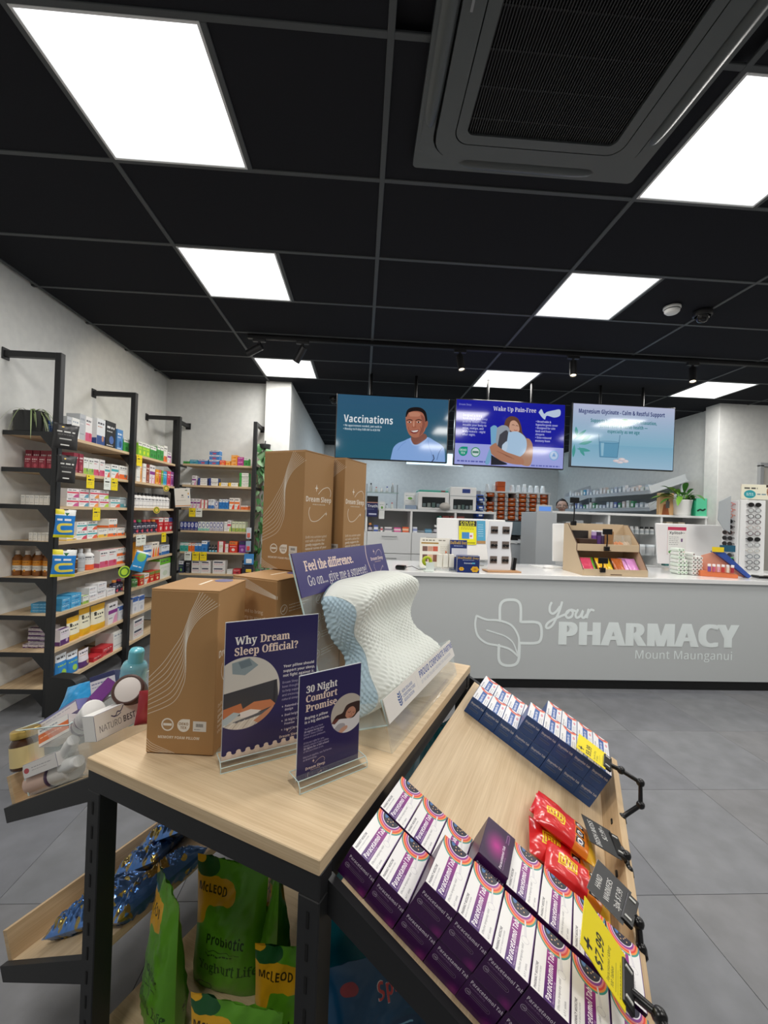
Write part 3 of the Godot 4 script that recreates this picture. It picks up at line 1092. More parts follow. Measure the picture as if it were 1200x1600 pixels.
func pillow_stand() -> void:
	var navy := Color("453f78")
	var cv := Cv.new(self, 1680, 360, navy)
	cv.text("Feel the difference.", 130, 160, 118, Color("f1d9c9"), "serif_black", 0.70)
	cv.text("Go on... give me a squeeze!", 130, 285, 118, Color("f3efe8"), "serif", 0.69)
	cv.curve([Vector2(1270, -10), Vector2(1235, 100), Vector2(1240, 220), Vector2(1290, 370)], 10, Color("f1d9c9"))
	logo(cv, 1460, 160, 0.55, Color("efd9cc"))
	var sign_m := textured("print_squeeze_sign", cv.tex(), 0.3)
	var c2 := Cv.new(self, 1680, 170, Color("e4e0da"))
	c2.text("PROUD CORPORATE PARTNER", 700, 80, 78, Color("3c4f95"), "sans_bold", 0.95)
	c2.text("OF THE NEW ZEALAND CHIROPRACTORS' ASSOCIATION", 705, 130, 38, Color("9aa0b4"), "sans", 0.92)
	c2.rect(610, 30, 3, 110, Color("c4c2c4"))
	for i in 5:
		c2.curve([Vector2(215 + absf(i - 2) * 6, 40 + i * 20), Vector2(245, 50 + i * 20), Vector2(285 - absf(i - 2) * 6, 38 + i * 20)], 11, Color("31518f"))
	var a := ["NEW ZEALAND", "CHIROPRACTORS'", "ASSOCIATION"]
	for i in 3:
		c2.text(a[i], 310, 66 + i * 34, 33, Color("6f7ba3"), "sans_bold", 0.95)
	var strip_m := textured("print_partner_strip", c2.tex(), 0.35)
	var o := thing("pillow_display_stand", "clear acrylic pillow stand with navy header sign and white front strip", "display stand", TABLE)
	var z0 := -0.385
	var z1 := 0.17
	var ac: Material = M.acrylic
	# sheets are drawn out along z
	var sheet := func(p: Vector2, q: Vector2, th: float) -> B:
		var d := (q - p).normalized().orthogonal() * th * 0.5
		return B.new().ext(PackedVector2Array([p - d, q - d, q + d, p + d]) if (q - p).cross(d) > 0 else PackedVector2Array([p + d, q + d, q - d, p - d]), z0, z1)
	part(o, "back_sheet", sheet.call(Vector2(0.12, 0.874), Vector2(-0.031, 1.308), 0.004), ac)
	part(o, "bed_sheet", sheet.call(Vector2(0.122, 0.876), Vector2(0.266, 0.932), 0.004), ac)
	part(o, "lip_sheet", sheet.call(Vector2(0.266, 0.932), Vector2(0.246, 0.986), 0.004), ac)
	part(o, "foot_sheet", sheet.call(Vector2(0.264, 0.93), Vector2(0.279, 0.8705), 0.004), ac)
	for z in [z1, z0]:
		part(o, "side_gusset", B.new().ext(PackedVector2Array([Vector2(0.12, 0.8705), Vector2(0.279, 0.8705), Vector2(0.240, 0.978), Vector2(0.165, 0.955)]), z - 0.0015, z + 0.0015), ac)
	for z in [z1 + 0.0008, z0 - 0.0008]:
		part(o, "polished_edge", B.new().tube([Vector3(0.12, 0.874, z), Vector3(-0.031, 1.308, z)], 0.0022, 6), M.acrylic_edge)
		part(o, "polished_edge", B.new().tube([Vector3(0.122, 0.876, z), Vector3(0.266, 0.932, z), Vector3(0.246, 0.986, z)], 0.0022, 6), M.acrylic_edge)
	# header sign lies on the front of the back sheet, strip on the front of the lip
	var up := (Vector3(-0.031, 1.308, 0) - Vector3(0.12, 0.874, 0)).normalized()
	var nrm := up.cross(Vector3.BACK).normalized()
	if nrm.x < 0:
		nrm = -nrm
	var mid := Vector3(-0.031, 1.308, (z0 + z1) / 2) - up * 0.06 + nrm * 0.004
	part(o, "header_sign", B.new().box(Vector3.ZERO, Vector3(z1 - z0 - 0.002, 0.118, 0.002), 0, {"f": UNIT, "*": Rect2(0.1, 0.02, 0.01, 0.01)}), sign_m, Transform3D(Basis(Vector3(0, 0, -1), up, nrm), mid))
	var lu := Vector3(-0.020, 0.054, 0).normalized()
	var ln := lu.cross(Vector3.BACK).normalized()
	if ln.x < 0:
		ln = -ln
	part(o, "partner_strip", B.new().box(Vector3.ZERO, Vector3(z1 - z0 - 0.002, 0.055, 0.002), 0, {"f": UNIT, "*": Rect2(0.02, 0.02, 0.01, 0.01)}), strip_m, Transform3D(Basis(Vector3(0, 0, -1), lu, ln), Vector3(0.256, 0.959, (z0 + z1) / 2) + ln * 0.004))
	# the pillow
	var p := thing("memory_foam_pillow", "white contoured memory foam pillow with honeycomb cover leaning on the clear stand", "pillow", Transform3D())
	var pb := Basis(Vector3(0, 0, -1), up, nrm)
	p.transform = TABLE * Transform3D(pb, Vector3(0.126, 0.886, -0.112) + nrm * 0.012)
	var m := mt("pillow_cover", Color.WHITE, 0.85)
	m.vertex_color_use_as_albedo = true
	m.rim_enabled = true
	m.rim = 0.2
	part(p, "cover", pillow_shape().mesh(true), m)
	var seam := []
	for i in 40:
		var b := 0.03 + 0.94 * i / 39.0
		seam.append(Vector3(-pillow_half(b) * 0.93, b * pillow_top(0.93), pillow_depth(-0.93, b) + 0.001))
	part(p, "piping", B.new().tube(seam, 0.0012, 5), c3("dfe5e2"))


func pillow_top(a: float) -> float:
	return 0.358 - 0.05 * pow(absf(a), 3.5) - 0.008 * exp(-pow(a / 0.4, 2.0))


func pillow_half(b: float) -> float:
	return 0.245 - 0.052 * exp(-pow((b - 0.46) / 0.17, 2.0)) - 0.02 * b


func pillow_depth(a: float, b: float) -> float:
	var roll := 0.125 * exp(-pow((b - 0.84) / 0.20, 2.0)) + 0.135 * exp(-pow((b - 0.12) / 0.24, 2.0)) + 0.062 * exp(-pow((b - 0.48) / 0.22, 2.0))
	roll = minf(roll, 0.14)
	roll -= 0.016 * exp(-pow(a / 0.45, 2.0)) * exp(-pow((b - 0.5) / 0.22, 2.0))
	var e := pow(maxf(0.0, 1.0 - pow(absf(a), 9.0)), 0.5) * pow(maxf(0.0, 1.0 - pow(absf(2.0 * b - 1.0), 9.0)), 0.45)
	return roll * e


func pillow_shape() -> B:
	var out := B.new()
	var W := 300
	var H := 230
	for side in 2:
		var first := out.v.size()
		var pts := PackedVector3Array()
		for j in H:
			var tb := 2.0 * j / (H - 1) - 1.0
			var b := 0.5 + 0.5 * (tb * 0.55 + 0.45 * sin(tb * PI / 2))
			for i in W:
				var s := 2.0 * i / (W - 1) - 1.0
				var a := s * 0.45 + 0.55 * sin(s * PI / 2)
				var x := a * pillow_half(b)
				var y := b * pillow_top(a)
				var z: float
				if side == 0:
					z = pillow_depth(a, b)
					var k := 560.0
					var ed := clampf((1.0 - absf(a)) * 12.0, 0.0, 1.0) * clampf((1.0 - absf(2.0 * b - 1.0)) * 8.0, 0.0, 1.0)
					# the cover's relief: round pads in a honeycomb, measured along the surface
					var yy := y + z * 0.35
					var hx := cos(k * x) + cos(k * (0.5 * x + 0.866 * yy)) + cos(k * (0.5 * x - 0.866 * yy))
					z += 0.0025 * (hx / 3.0) * (0.3 + 0.7 * ed)
					x += signf(a) * 0.003 * cos(k * 0.9 * z) * cos(k * 0.7 * y) * clampf((absf(a) - 0.9) * 14.0, 0.0, 1.0)
				else:
					x = -x
					z = -0.006 * pow(maxf(0.0, 1.0 - pow(absf(a), 8.0)), 0.5)
				pts.append(Vector3(x, y, z))
		out.grid(pts, W, H)
		for j in H:
			for i in W:
				var s := 2.0 * i / (W - 1) - 1.0
				var a := s * 0.45 + 0.55 * sin(s * PI / 2)
				var c := Color(0.79, 0.82, 0.77)
				if absf(a) > 0.93 or side == 1:      # the side band is a pale blue cloth
					c = Color(0.47, 0.62, 0.71)
				out.c[first + j * W + i] = c
	return out


# ---------------------------------------------------------------- medicine boxes on the sloping shelf
const NTH_BOX := ["first", "second", "third", "fourth", "fifth", "sixth", "seventh", "eighth", "ninth", "tenth", "eleventh", "twelfth"]


func board() -> Transform3D:
	return TABLE * board_frame(1, 0.315, 0.81)


func medicine_print() -> StandardMaterial3D:
	# windows (pixels of 2048 x 1024): purple top 0..1070 x 0..580, purple end 1080.. , purple plain; blue top, blue end below
	var cv := Cv.new(self, 2400, 1200, Color("f1efee"))
	# top of the purple box: 1070 long, 575 wide, text reads along its length
	var stripes := [Color("3f9a8f"), Color("f29a4a"), Color("e8453c"), Color("e88a8a"), Color("8f3a98")]
	for x in range(0, 1070, 4):
		var t := x / 1070.0
		cv.rect(x, 190, 4, 170, Color("4b2a72").lerp(Color("b0268e"), clampf(t * 1.15, 0, 1)))
	for i in 5:
		cv.ell(1070, 275, 330 - i * 26, 300 - i * 24, stripes[i])
	cv.ell(1085, 275, 205, 185, Color("efe9f2"))
	cv.ell(1090, 275, 195, 172, Color("1f1d35"))
	cv.ell(1060, 180, 60, 34, Color("3f6ea8"))
	for q in [[960, 250], [1000, 300], [1020, 240], [985, 355], [1045, 330]]:
		cv.ell(q[0], q[1], 11, 11, Color("f0c58a"))
	cv.text("PHARMACY MEDICINE", 30, 80, 52, Color("4a4650"), "sans_bold", 0.72)
	cv.text("KEEP OUT OF REACH OF CHILDREN", 30, 130, 30, Color("77727c"), "sans", 0.8)
	cv.text("Paracetamol Tab", 40, 305, 120, Color("fbf7fb"), "sans_bold", 0.74)
	cv.text("Paracetamol 500 mg", 45, 348, 40, Color("d9c2e2"), "sans", 0.85)
	cv.text("Effective temporary relief", 40, 430, 46, Color("68636e"), "sans", 0.85)
	cv.text("A.P.T. tablets", 40, 520, 40, Color("68636e"), "sans", 0.85)
	cv.ring(560, 440, 50, 60, 6, Color("c9c6cc"))
	cv.line([Vector2(610, 440), Vector2(860, 395)], 30, Color("cbc7d2"))
	cv.line([Vector2(620, 439), Vector2(850, 397)], 14, Color("f1efee"))
	cv.rect(0, 563, 1070, 12, Color("5a3078"))
	# purple end: 575 x 575 at 1080, 0
	cv.rect(1080, 0, 580, 575, Color("42164e"))
	for i in 12:
		cv.ell(1590, 520, 150 - i * 12, 130 - i * 10, Color("42164e").lerp(Color("8c2078"), i / 14.0))
	cv.rect(1660, 0, 740, 580, Color("34123f"))
	cv.text("Paracetamol Tab", 1130, 190, 84, Color("ded6e0"), "sans_bold", 0.8)
	cv.text("Paracetamol 500 mg", 1135, 240, 34, Color("a894ae"), "sans", 0.85)
	for k in 2:
		cv.line([Vector2(1175, 330), Vector2(1500, 330)], 62 - 46 * k, Color("a996b0") if k == 0 else Color("38103f"))
		cv.line([Vector2(1175, 330), Vector2(1500, 330)], 54 if k == 0 else 8, Color("38133f") if k == 0 else Color("8d7896"))
	cv.ell(1165, 330, 44, 44, Color("b6a6bd")); cv.ell(1165, 330, 36, 36, Color("38133f"))
	cv.text("100", 1165, 345, 40, Color("cfc3d4"), "sans_bold", 0.85, 0, 0.5)
	# purple upper face: 1670..2400
	for i in 26:
		cv.ell(2010, 270, 300 - i * 11, 260 - i * 9, Color("34123f").lerp(Color("c02a90"), i / 27.0))
	cv.rect(1660, 0, 12, 580, Color("34123f"))
	cv.text("Paracetamol Tab", 1720, 430, 62, Color("efe6f0"), "sans_bold", 0.8)
	cv.text("Paracetamol 500 mg", 1720, 470, 28, Color("b694be"), "sans", 0.85)
	cv.line([Vector2(2190, 450), Vector2(2330, 450)], 56, Color("d9a8d2")); cv.line([Vector2(2190, 450), Vector2(2330, 450)], 46, Color("56185c"))
	# blue box top (0, 600) 1000 x 520
	cv.rect(0, 600, 1000, 600, Color("e9e8ea"))
	cv.rect(0, 790, 1000, 170, Color("2f5ba4"))
	cv.text("Ibuprofen Tab", 40, 905, 110, Color("f4f4f8"), "sans_bold", 0.78)
	cv.text("PHARMACY MEDICINE", 30, 690, 54, Color("545a6c"), "sans_bold", 0.72)
	cv.greek(30, 730, 300, 12, Color("8f93a0"), 6)
	cv.text("Ibuprofen 200 mg", 40, 1030, 48, Color("595e70"), "sans", 0.85)
	cv.greek(40, 1070, 380, 14, Color("8f93a0"), 9)
	cv.ell(620, 1050, 90, 34, Color("c8607a")); cv.ell(620, 1050, 70, 22, Color("e6a6b0"))
	cv.ell(1010, 900, 210, 240, Color("e8845e")); cv.ell(1010, 900, 150, 180, Color("c8434a")); cv.ell(1010, 900, 90, 120, Color("e9e8ea"))
	cv.rect(0, 1130, 1000, 10, Color("8b94b4"))
	# blue end (1080, 600)
	cv.rect(1080, 600, 600, 600, Color("254c88"))
	cv.rect(1680, 600, 720, 600, Color("244a84"))
	cv.text("Ibuprofen Tab", 1130, 800, 88, Color("d3d6dc"), "sans_bold", 0.82)
	cv.text("Ibuprofen 200 mg", 1135, 850, 38, Color("98a6c0"), "sans", 0.85)
	cv.line([Vector2(1170, 950), Vector2(1480, 950)], 70, Color("64789c"))
	cv.line([Vector2(1170, 950), Vector2(1480, 950)], 56, Color("35507e"))
	return textured("medicine_print", cv.tex(), 0.32)


func med_box(w: float, h: float, l: float, top: Rect2, end: Rect2, plain: Rect2, m: Material) -> ArrayMesh:
	# length along z; the text of the top runs from the near end to the far end
	var k := func(r: Rect2) -> Rect2: return pick(r, 2400, 1200)
	var b := B.new()
	b.box(Vector3(0, h / 2, 0), Vector3(w, h, l), 0.0006, {"f": k.call(end), "b": k.call(end), "l": k.call(plain), "r": k.call(plain), "d": k.call(plain), "t": k.call(plain), "e": k.call(plain)})
	# replace the top: a thin sheet turned so that its text runs along -z
	var y := h + 0.0001
	var r: Rect2 = k.call(top)
	var i := b.v.size()
	var x := w / 2 - 0.0006
	var z := l / 2 - 0.0006
	b.vert(Vector3(x, y, z), Vector3.UP, Vector2(r.position.x, r.end.y))
	b.vert(Vector3(x, y, -z), Vector3.UP, r.end)
	b.vert(Vector3(-x, y, -z), Vector3.UP, Vector2(r.end.x, r.position.y))
	b.vert(Vector3(-x, y, z), Vector3.UP, r.position)
	b.face(i, i + 1, i + 2); b.face(i, i + 2, i + 3)
	return b.mesh()


func paracetamol() -> void:
	var m := medicine_print()
	var F := board()
	var w := 0.0572
	var h := 0.0575
	var purple := med_box(w, h, 0.106, Rect2(0, 0, 1070, 575), Rect2(1080, 0, 575, 575), Rect2(1690, 20, 20, 20), m)
	var purple_up := med_box(w, h, 0.106, Rect2(1680, 0, 720, 575), Rect2(1080, 0, 575, 575), Rect2(1690, 20, 20, 20), m)
	for row in 2:
		for layer in 2:
			for i in 8:
				if layer == 1 and (i < 2 or (row == 1 and i < 3)):
					continue
				var up := row == 1 and layer == 1 and i == 3
				var z := 0.422 - row * 0.1085 + rng.randf_range(-0.0015, 0.0015) + (0.006 if layer == 1 and row == 0 else 0.0)
				var s := -0.014 + (i + 0.5) * (w + 0.0008)
				var place: String = ["lower ", "upper "][layer] + ["front", "rear"][row] + " row, " + NTH_BOX[i] + " from the table edge"
				var label: String = "white and purple tablet box, " + place
				if up:
					label = "tablet box turned to show its plain purple face, on the sloping shelf"
				solo("tablet_box", label, "medicine box", purple_up if up else purple, m, F * at(s, layer * (h + 0.0004) + 0.0003 + (0.006 if up else 0.0), z, rng.randf_range(-0.8, 0.8), -4.0 if up else 0.0), "purple tablet boxes")
	var bw := 0.0512
	var bh := 0.058
	var blue := med_box(bw, bh, 0.1, Rect2(0, 600, 1000, 540), Rect2(1080, 600, 560, 560), Rect2(1700, 620, 20, 20), m)
	for row in 2:
		for layer in 2:
			for i in 8:
				if layer == 1 and i < (3 if row == 0 else 4):
					continue
				var s := 0.022 + (i + 0.5) * (bw + 0.0006)
				solo("tablet_box", "white and navy tablet box, " + ["lower ", "upper "][layer] + ["front", "rear"][row] + " row, " + NTH_BOX[i] + " from the table edge", "medicine box", blue, m, F * at(s, layer * (bh + 0.0004) + 0.0003, -0.300 - row * 0.1015, rng.randf_range(-0.7, 0.7)), "navy tablet boxes")


func red_packets() -> void:
	var cv := Cv.new(self, 600, 900, Color("d81418"))
	cv.rect(0, 560, 600, 340, Color("e07a12"))
	cv.rect(0, 760, 600, 140, Color("e8b020"))
	cv.rect(215, 150, 190, 260, Color("f2d21c"))
	cv.rect(235, 170, 150, 220, Color("c81a1c")); cv.rect(245, 180, 130, 200, Color("f2d21c"))
	for i in 4:
		cv.rect(265, 205 + i * 44, 90, 16, Color("b01518"))
	for i in 3:
		cv.rect(90 + i * 160, 575, 110, 120, Color("1a1614"))
		cv.ell(145 + i * 160, 635, 36, 44, Color("e9e2dc")); cv.ell(145 + i * 160, 640, 18, 26, Color("3a3f6a"))
	var m := textured("red_packet_print", cv.tex(), 0.18)
	m.clearcoat_enabled = true
	m.clearcoat = 0.6
	var F := board()
	var q := [[0.425, -0.045, 0.15, 0.105, 82.0, 0.026, "lying highest on the sloping shelf"], [0.425, 0.045, 0.15, 0.11, 98.0, 0.03, "lying by the black chalk cards"], [0.452, 0.105, 0.14, 0.09, 90.0, 0.045, "lying against the purple boxes"], [0.418, 0.0, 0.15, 0.10, 92.0, 0.058, "on top of the other packets"]]
	for i in q.size():
		var e: Array = q[i]
		var t := F * at(e[0], e[5] - 0.008, e[1]) * Transform3D(Basis(Vector3.UP, deg_to_rad(e[4])) * Basis(Vector3.RIGHT, deg_to_rad(-90.0)), Vector3.ZERO) 
		solo("sweet_packet", "shiny red packet with yellow panel and orange foot, " + e[6], "packet", B.new().pouch(e[3], e[2], 0.032, false, 0.007, 20 + i), m, t, "red sweet packets")


# card in a jointed black clip on the lip of the sloping shelf; c is the card's centre in table axes
func clip_card(label: String, tex: Texture2D, key: String, c: Vector3, lean: float, yaw: float, w: float, h: float, arm: Array) -> void:
	var black := mt("clip_black", Color("0e0e10"), 0.3)
	var o := thing("price_card", label, "price card", TABLE)
	var t := at(c.x, c.y, c.z, 90.0 + yaw, 0, 0) * at(0, 0, 0, 0, -lean, 0)
	part(o, "card", B.new().box(Vector3.ZERO, Vector3(w, h, 0.0012), 0.0002, {"f": UNIT, "*": Rect2(0.03, 0.03, 0.01, 0.01)}), textured(key, tex, 0.4), t)
	var cl := B.new()
	cl.box(Vector3(0, -h / 2 - 0.004, 0), Vector3(w * 0.78, 0.022, 0.007), 0.0015)
	part(o, "clip_jaw", cl, black, t)
	for s in [-1, 1]:
		part(o, "jaw_tooth", bx(Vector3(s * w * 0.26, -h / 2 - 0.003, 0.0042), Vector3(0.004, 0.012, 0.002)), c3("c9c9c4"), t)
	var pts := []
	var start: Vector3 = t * Vector3(0, -h / 2 - 0.012, 0)
	pts.append(start)
	for p in arm:
		pts.append(p)
	part(o, "jointed_arm", B.new().tube(pts, 0.006, 8), black)
	for i in range(1, pts.size()):
		part(o, "arm_joint", B.new().ball(pts[i], Vector3(0.0105, 0.0105, 0.0105), 12, 8), black)
	var e: Vector3 = pts[-1]
	var g := B.new()
	g.box(Vector3(0, 0, 0), Vector3(0.012, 0.034, 0.024), 0.003)
	g.box(Vector3(-0.011, -0.012, 0), Vector3(0.02, 0.006, 0.02), 0.001)
	part(o, "clamp", g, black, at(e.x, e.y - 0.016, e.z, 0, 0, -SLOPE))


func price_cards() -> void:
	var yel := Color("f1dc10")
	for k in 2:
		var cv := Cv.new(self, 512, 512, yel)
		cv.rect(50, 66, 96, 26, Color("1b1b1d")); cv.rect(85, 30, 26, 98, Color("1b1b1d"))
		cv.text(["$7.99", "$9.99"][k], 44, 255, 128, Color("1b1b1d"), "sans_bold", 0.95)
		cv.text(["Paracetamol 500mg", "Ibuprofen 200mg"][k], 44, 330, 40, Color("3a3a20"), "sans", 0.9)
		cv.text("100 Tablets", 44, 375, 40, Color("3a3a20"), "sans", 0.9)
		cv.rect(44, 400, 260, 3, Color("3a3a20")); cv.rect(44, 425, 220, 3, Color("8a8420"))
		cv.greek(44, 450, 330, 10, Color("8a8420"), 3 + k)
		if k == 0:
			clip_card("yellow price card reading $7.99 clipped above the purple tablet boxes", cv.tex(), "price_yellow_0", Vector3(0.706, 0.792, 0.362), 42.0, -4.0, 0.088, 0.086, [Vector3(0.775, 0.745, 0.375), Vector3(0.80, 0.735, 0.42), Vector3(0.80, 0.70, 0.45), Vector3(0.772, 0.655, 0.45)])
		else:
			clip_card("yellow price card reading $9.99 clipped above the navy tablet boxes", cv.tex(), "price_yellow_1", Vector3(0.702, 0.776, -0.265), 62.0, -4.0, 0.088, 0.082, [Vector3(0.775, 0.745, -0.26), Vector3(0.82, 0.73, -0.25), Vector3(0.82, 0.68, -0.235), Vector3(0.776, 0.645, -0.215)])
	var slate := Color("2c2d2f")
	var chalk := Color("e6e6e2")
	var cv := Cv.new(self, 560, 400, slate)
	cv.text("IRISH MOSS", 30, 160, 100, chalk, "sans", 0.9, -0.05)
	cv.text("$2.99", 250, 290, 96, chalk, "sans", 0.9, -0.06)
	cv.text("ea", 480, 270, 46, chalk, "sans", 0.9, -0.06)
	clip_card("black card with chalk lettering IRISH MOSS clipped to the shelf lip", cv.tex(), "slate_card_0", Vector3(0.720, 0.684, -0.055), 66.0, 12.0, 0.092, 0.072, [Vector3(0.772, 0.665, -0.045), Vector3(0.775, 0.645, -0.03)])
	cv = Cv.new(self, 560, 400, slate)
	cv.text("HAND", 150, 115, 84, chalk, "sans", 0.9, -0.06)
	cv.text("WARMERS", 90, 225, 84, chalk, "sans", 0.9, -0.06)
	cv.text("3pk $7.99", 120, 335, 84, chalk, "sans", 0.9, -0.06)
	clip_card("black card with chalk lettering HAND WARMERS clipped to the shelf lip", cv.tex(), "slate_card_1", Vector3(0.728, 0.71, 0.135), 62.0, -14.0, 0.088, 0.07, [Vector3(0.775, 0.68, 0.15), Vector3(0.778, 0.648, 0.165)])


# ---------------------------------------------------------------- clear bin of mixed goods on the upper left sloping shelf
func bin_of_goods() -> void:
	var F := TABLE * board_frame(-1, 0.325, 0.805)          # x runs down the slope, -z is the table's near end
	var o := thing("acrylic_bin", "open clear acrylic bin full of mixed goods on the sloping shelf", "bin", F)
	var ac: Material = M.acrylic
	var z0 := -0.470
	var z1 := -0.20
	part(o, "bin_floor", bx(Vector3(0.19, 0.003, (z0 + z1) / 2), Vector3(0.31, 0.004, z1 - z0)), ac)
	part(o, "bin_side", B.new().ext(PackedVector2Array([Vector2(0.04, 0.005), Vector2(0.345, 0.005), Vector2(0.345, 0.175), Vector2(0.10, 0.13), Vector2(0.04, 0.10)]), z0, z0 + 0.004), ac)
	part(o, "bin_side", B.new().ext(PackedVector2Array([Vector2(0.04, 0.005), Vector2(0.345, 0.005), Vector2(0.345, 0.175), Vector2(0.10, 0.20), Vector2(0.04, 0.2)]), z1 - 0.004, z1), ac)
	part(o, "bin_front", bx(Vector3(0.345, 0.09, (z0 + z1) / 2), Vector3(0.004, 0.17, z1 - z0 - 0.008)), ac)
	part(o, "bin_back", bx(Vector3(0.04, 0.06, (z0 + z1) / 2), Vector3(0.004, 0.11, z1 - z0 - 0.008)), ac)
	for e in [[Vector3(0.345, 0.005, z0 - 0.001), Vector3(0.345, 0.175, z0 - 0.001)], [Vector3(0.345, 0.175, z0), Vector3(0.345, 0.175, z1)], [Vector3(0.345, 0.175, z0 - 0.001), Vector3(0.10, 0.13, z0 - 0.001)], [Vector3(0.10, 0.13, z0), Vector3(0.10, 0.2, z1)]]:
		part(o, "polished_edge", B.new().tube(e, 0.0019, 6), M.acrylic_edge)
	# goods; positions in table axes
	var cv := Cv.new(self, 1024, 1024, Color("ecebe8"))
	cv.text("NATURO", 60, 190, 92, Color("77757a"), "sans", 0.98)
	cv.text("BEST", 428, 190, 92, Color("56545c"), "sans_bold", 0.98)
	cv.curve([Vector2(250, 70), Vector2(310, 92), Vector2(350, 55), Vector2(400, 60), Vector2(450, 15)], 12, Color("3b3f66"))
	cv.curve([Vector2(300, 85), Vector2(340, 95), Vector2(400, 78)], 9, Color("3b3f66"))
	cv.rect(0, 256, 512, 256, Color("ebe7e4")); cv.ell(60, 384, 40, 50, Color("c6404a"))
	cv.greek(140, 350, 300, 14, Color("aaa4a8"), 3); cv.greek(140, 400, 220, 12, Color("b8b2b4"), 4)
	cv.rect(512, 256, 512, 256, Color("e8e4e0")); cv.rect(512, 340, 512, 172, Color("e2743a")); cv.rect(512, 470, 512, 42, Color("f0e6dc"))
	cv.greek(540, 290, 300, 16, Color("7a8a98"), 5); cv.greek(540, 390, 360, 16, Color("f6c8a8"), 6)
	cv.rect(0, 512, 512, 256, Color("7d3f92"))
	for i in 6:
		cv.greek(30, 545 + i * 36, 430, 13, Color("b48ac2"), 10 + i)
	cv.rect(512, 512, 512, 256, Color("e6e6ea")); cv.rect(512, 512, 512, 70, Color("343a66")); cv.greek(540, 620, 400, 18, Color("7f86a8"), 21); cv.greek(540, 670, 300, 14, Color("a2a8c0"), 22)
	cv.rect(0, 768, 512, 256, Color("e9e6e6")); cv.rect(0, 850, 512, 18, Color("57305e")); cv.rect(0, 960, 512, 64, Color("4e2c55"))
	for i in 4:
		cv.greek(60, 880 + i * 20, 400, 8, Color("5c5866"), 31 + i)
	cv.rect(512, 768, 256, 256, Color("d7b86a")); cv.rect(540, 850, 200, 110, Color("e8d8a8")); cv.greek(560, 880, 150, 12, Color("8a6a30"), 40)
	cv.rect(768, 768, 256, 256, Color("e9e9ec")); cv.rect(768, 768, 256, 40, Color("8c8fc2")); cv.greek(790, 860, 200, 12, Color("9c9cb8"), 44)
	var m := textured("bin_goods_print", cv.tex(), 0.4)
	var box := func(p: Vector3, s: Vector3, win: Rect2, face: String, turn: Vector3, called: String, label: String) -> void:
		var w := pick(win, 1024, 1024)
		var side := Rect2(w.position.x + w.size.x * 0.9, w.position.y + w.size.y * 0.1, 0.005, 0.005)
		var r := {"*": side}
		for f in face:
			r[f] = w
		solo(called, label, "carton", B.new().box(Vector3.ZERO, s, 0.0006, r), m, TABLE * Transform3D(Basis.from_euler(turn * PI / 180.0), p))
	box.call(Vector3(-0.366, 0.898, 0.402), Vector3(0.04, 0.058, 0.118), Rect2(0, 0, 720, 256), "rl", Vector3(0, 4, 14), "supplement_carton", "white carton with dark wave emblem tipped over the bin's edge")
	box.call(Vector3(-0.569, 0.752, 0.43), Vector3(0.165, 0.034, 0.05), Rect2(0, 256, 512, 256), "ft", Vector3(0, 0, 27), "slim_carton", "slim white carton with a red dot in the clear bin")
	box.call(Vector3(-0.557, 0.826, 0.41), Vector3(0.085, 0.045, 0.055), Rect2(512, 256, 512, 256), "ft", Vector3(-25, 12, 34), "orange_carton", "orange and white carton lying in the clear bin")
	box.call(Vector3(-0.515, 0.89, 0.352), Vector3(0.165, 0.03, 0.062), Rect2(0, 512, 512, 256), "tf", Vector3(32, 8, 44), "purple_carton", "long purple carton with printed lines leaning in the bin")
	box.call(Vector3(-0.573, 0.905, 0.285), Vector3(0.07, 0.05, 0.05), Rect2(512, 512, 512, 256), "tf", Vector3(-20, 25, 20), "navy_top_carton", "white carton with navy top beside the aqua pump bottle")
	box.call(Vector3(-0.635, 0.826, 0.355), Vector3(0.13, 0.03, 0.06), Rect2(768, 768, 256, 256), "tf", Vector3(-15, 10, 36), "pale_carton", "pale white carton with lilac edge at the back of the bin")
	box.call(Vector3(-0.60, 0.80, 0.375), Vector3(0.09, 0.05, 0.03), Rect2(768, 768, 256, 256), "tf", Vector3(-10, -18, 22), "small_clear_carton", "small pale carton below the gold lidded jar in the bin")
	# gold lidded jar
	var j := thing("supplement_jar", "glass jar with gold lid and cream label in the clear bin", "jar", TABLE * at(-0.668, 0.712, 0.432, 20, -6, 12))
	part(j, "jar_glass", B.new().lathe(PackedVector2Array([Vector2(0, 0), Vector2(0.033, 0), Vector2(0.036, 0.005), Vector2(0.036, 0.066), Vector2(0.03, 0.076), Vector2(0.03, 0.082), Vector2(0, 0.082)]), 24), mt("amber_glass", Color("4a2f1c"), 0.08))
	part(j, "jar_label", B.new().lathe(PackedVector2Array([Vector2(0.0364, 0.010), Vector2(0.0364, 0.060)]), 24), c3("dfc98e"))
	part(j, "jar_lid", B.new().lathe(PackedVector2Array([Vector2(0, 0.098), Vector2(0.031, 0.098), Vector2(0.033, 0.095), Vector2(0.033, 0.079), Vector2(0.03, 0.079)].map(func(v): return v)), 24), mt("gold_lid", Color("d8b868"), 0.28, 0.85))
	# lying bottle
	var bt := thing("lying_bottle", "white bottle with purple ring lying at the bottom of the bin", "bottle", TABLE * at(-0.605, 0.692, 0.42, 0, 0, -63))
	part(bt, "bottle_body", B.new().lathe(PackedVector2Array([Vector2(0, -0.06), Vector2(0.026, -0.06), Vector2(0.029, -0.056), Vector2(0.029, 0.045), Vector2(0.024, 0.055)]), 22), c3("d8b7a6"))
	part(bt, "bottle_ring", B.new().lathe(PackedVector2Array([Vector2(0.024, 0.05), Vector2(0.0295, 0.052), Vector2(0.0295, 0.062), Vector2(0.024, 0.064)]), 22), c3("4a2f4e"))
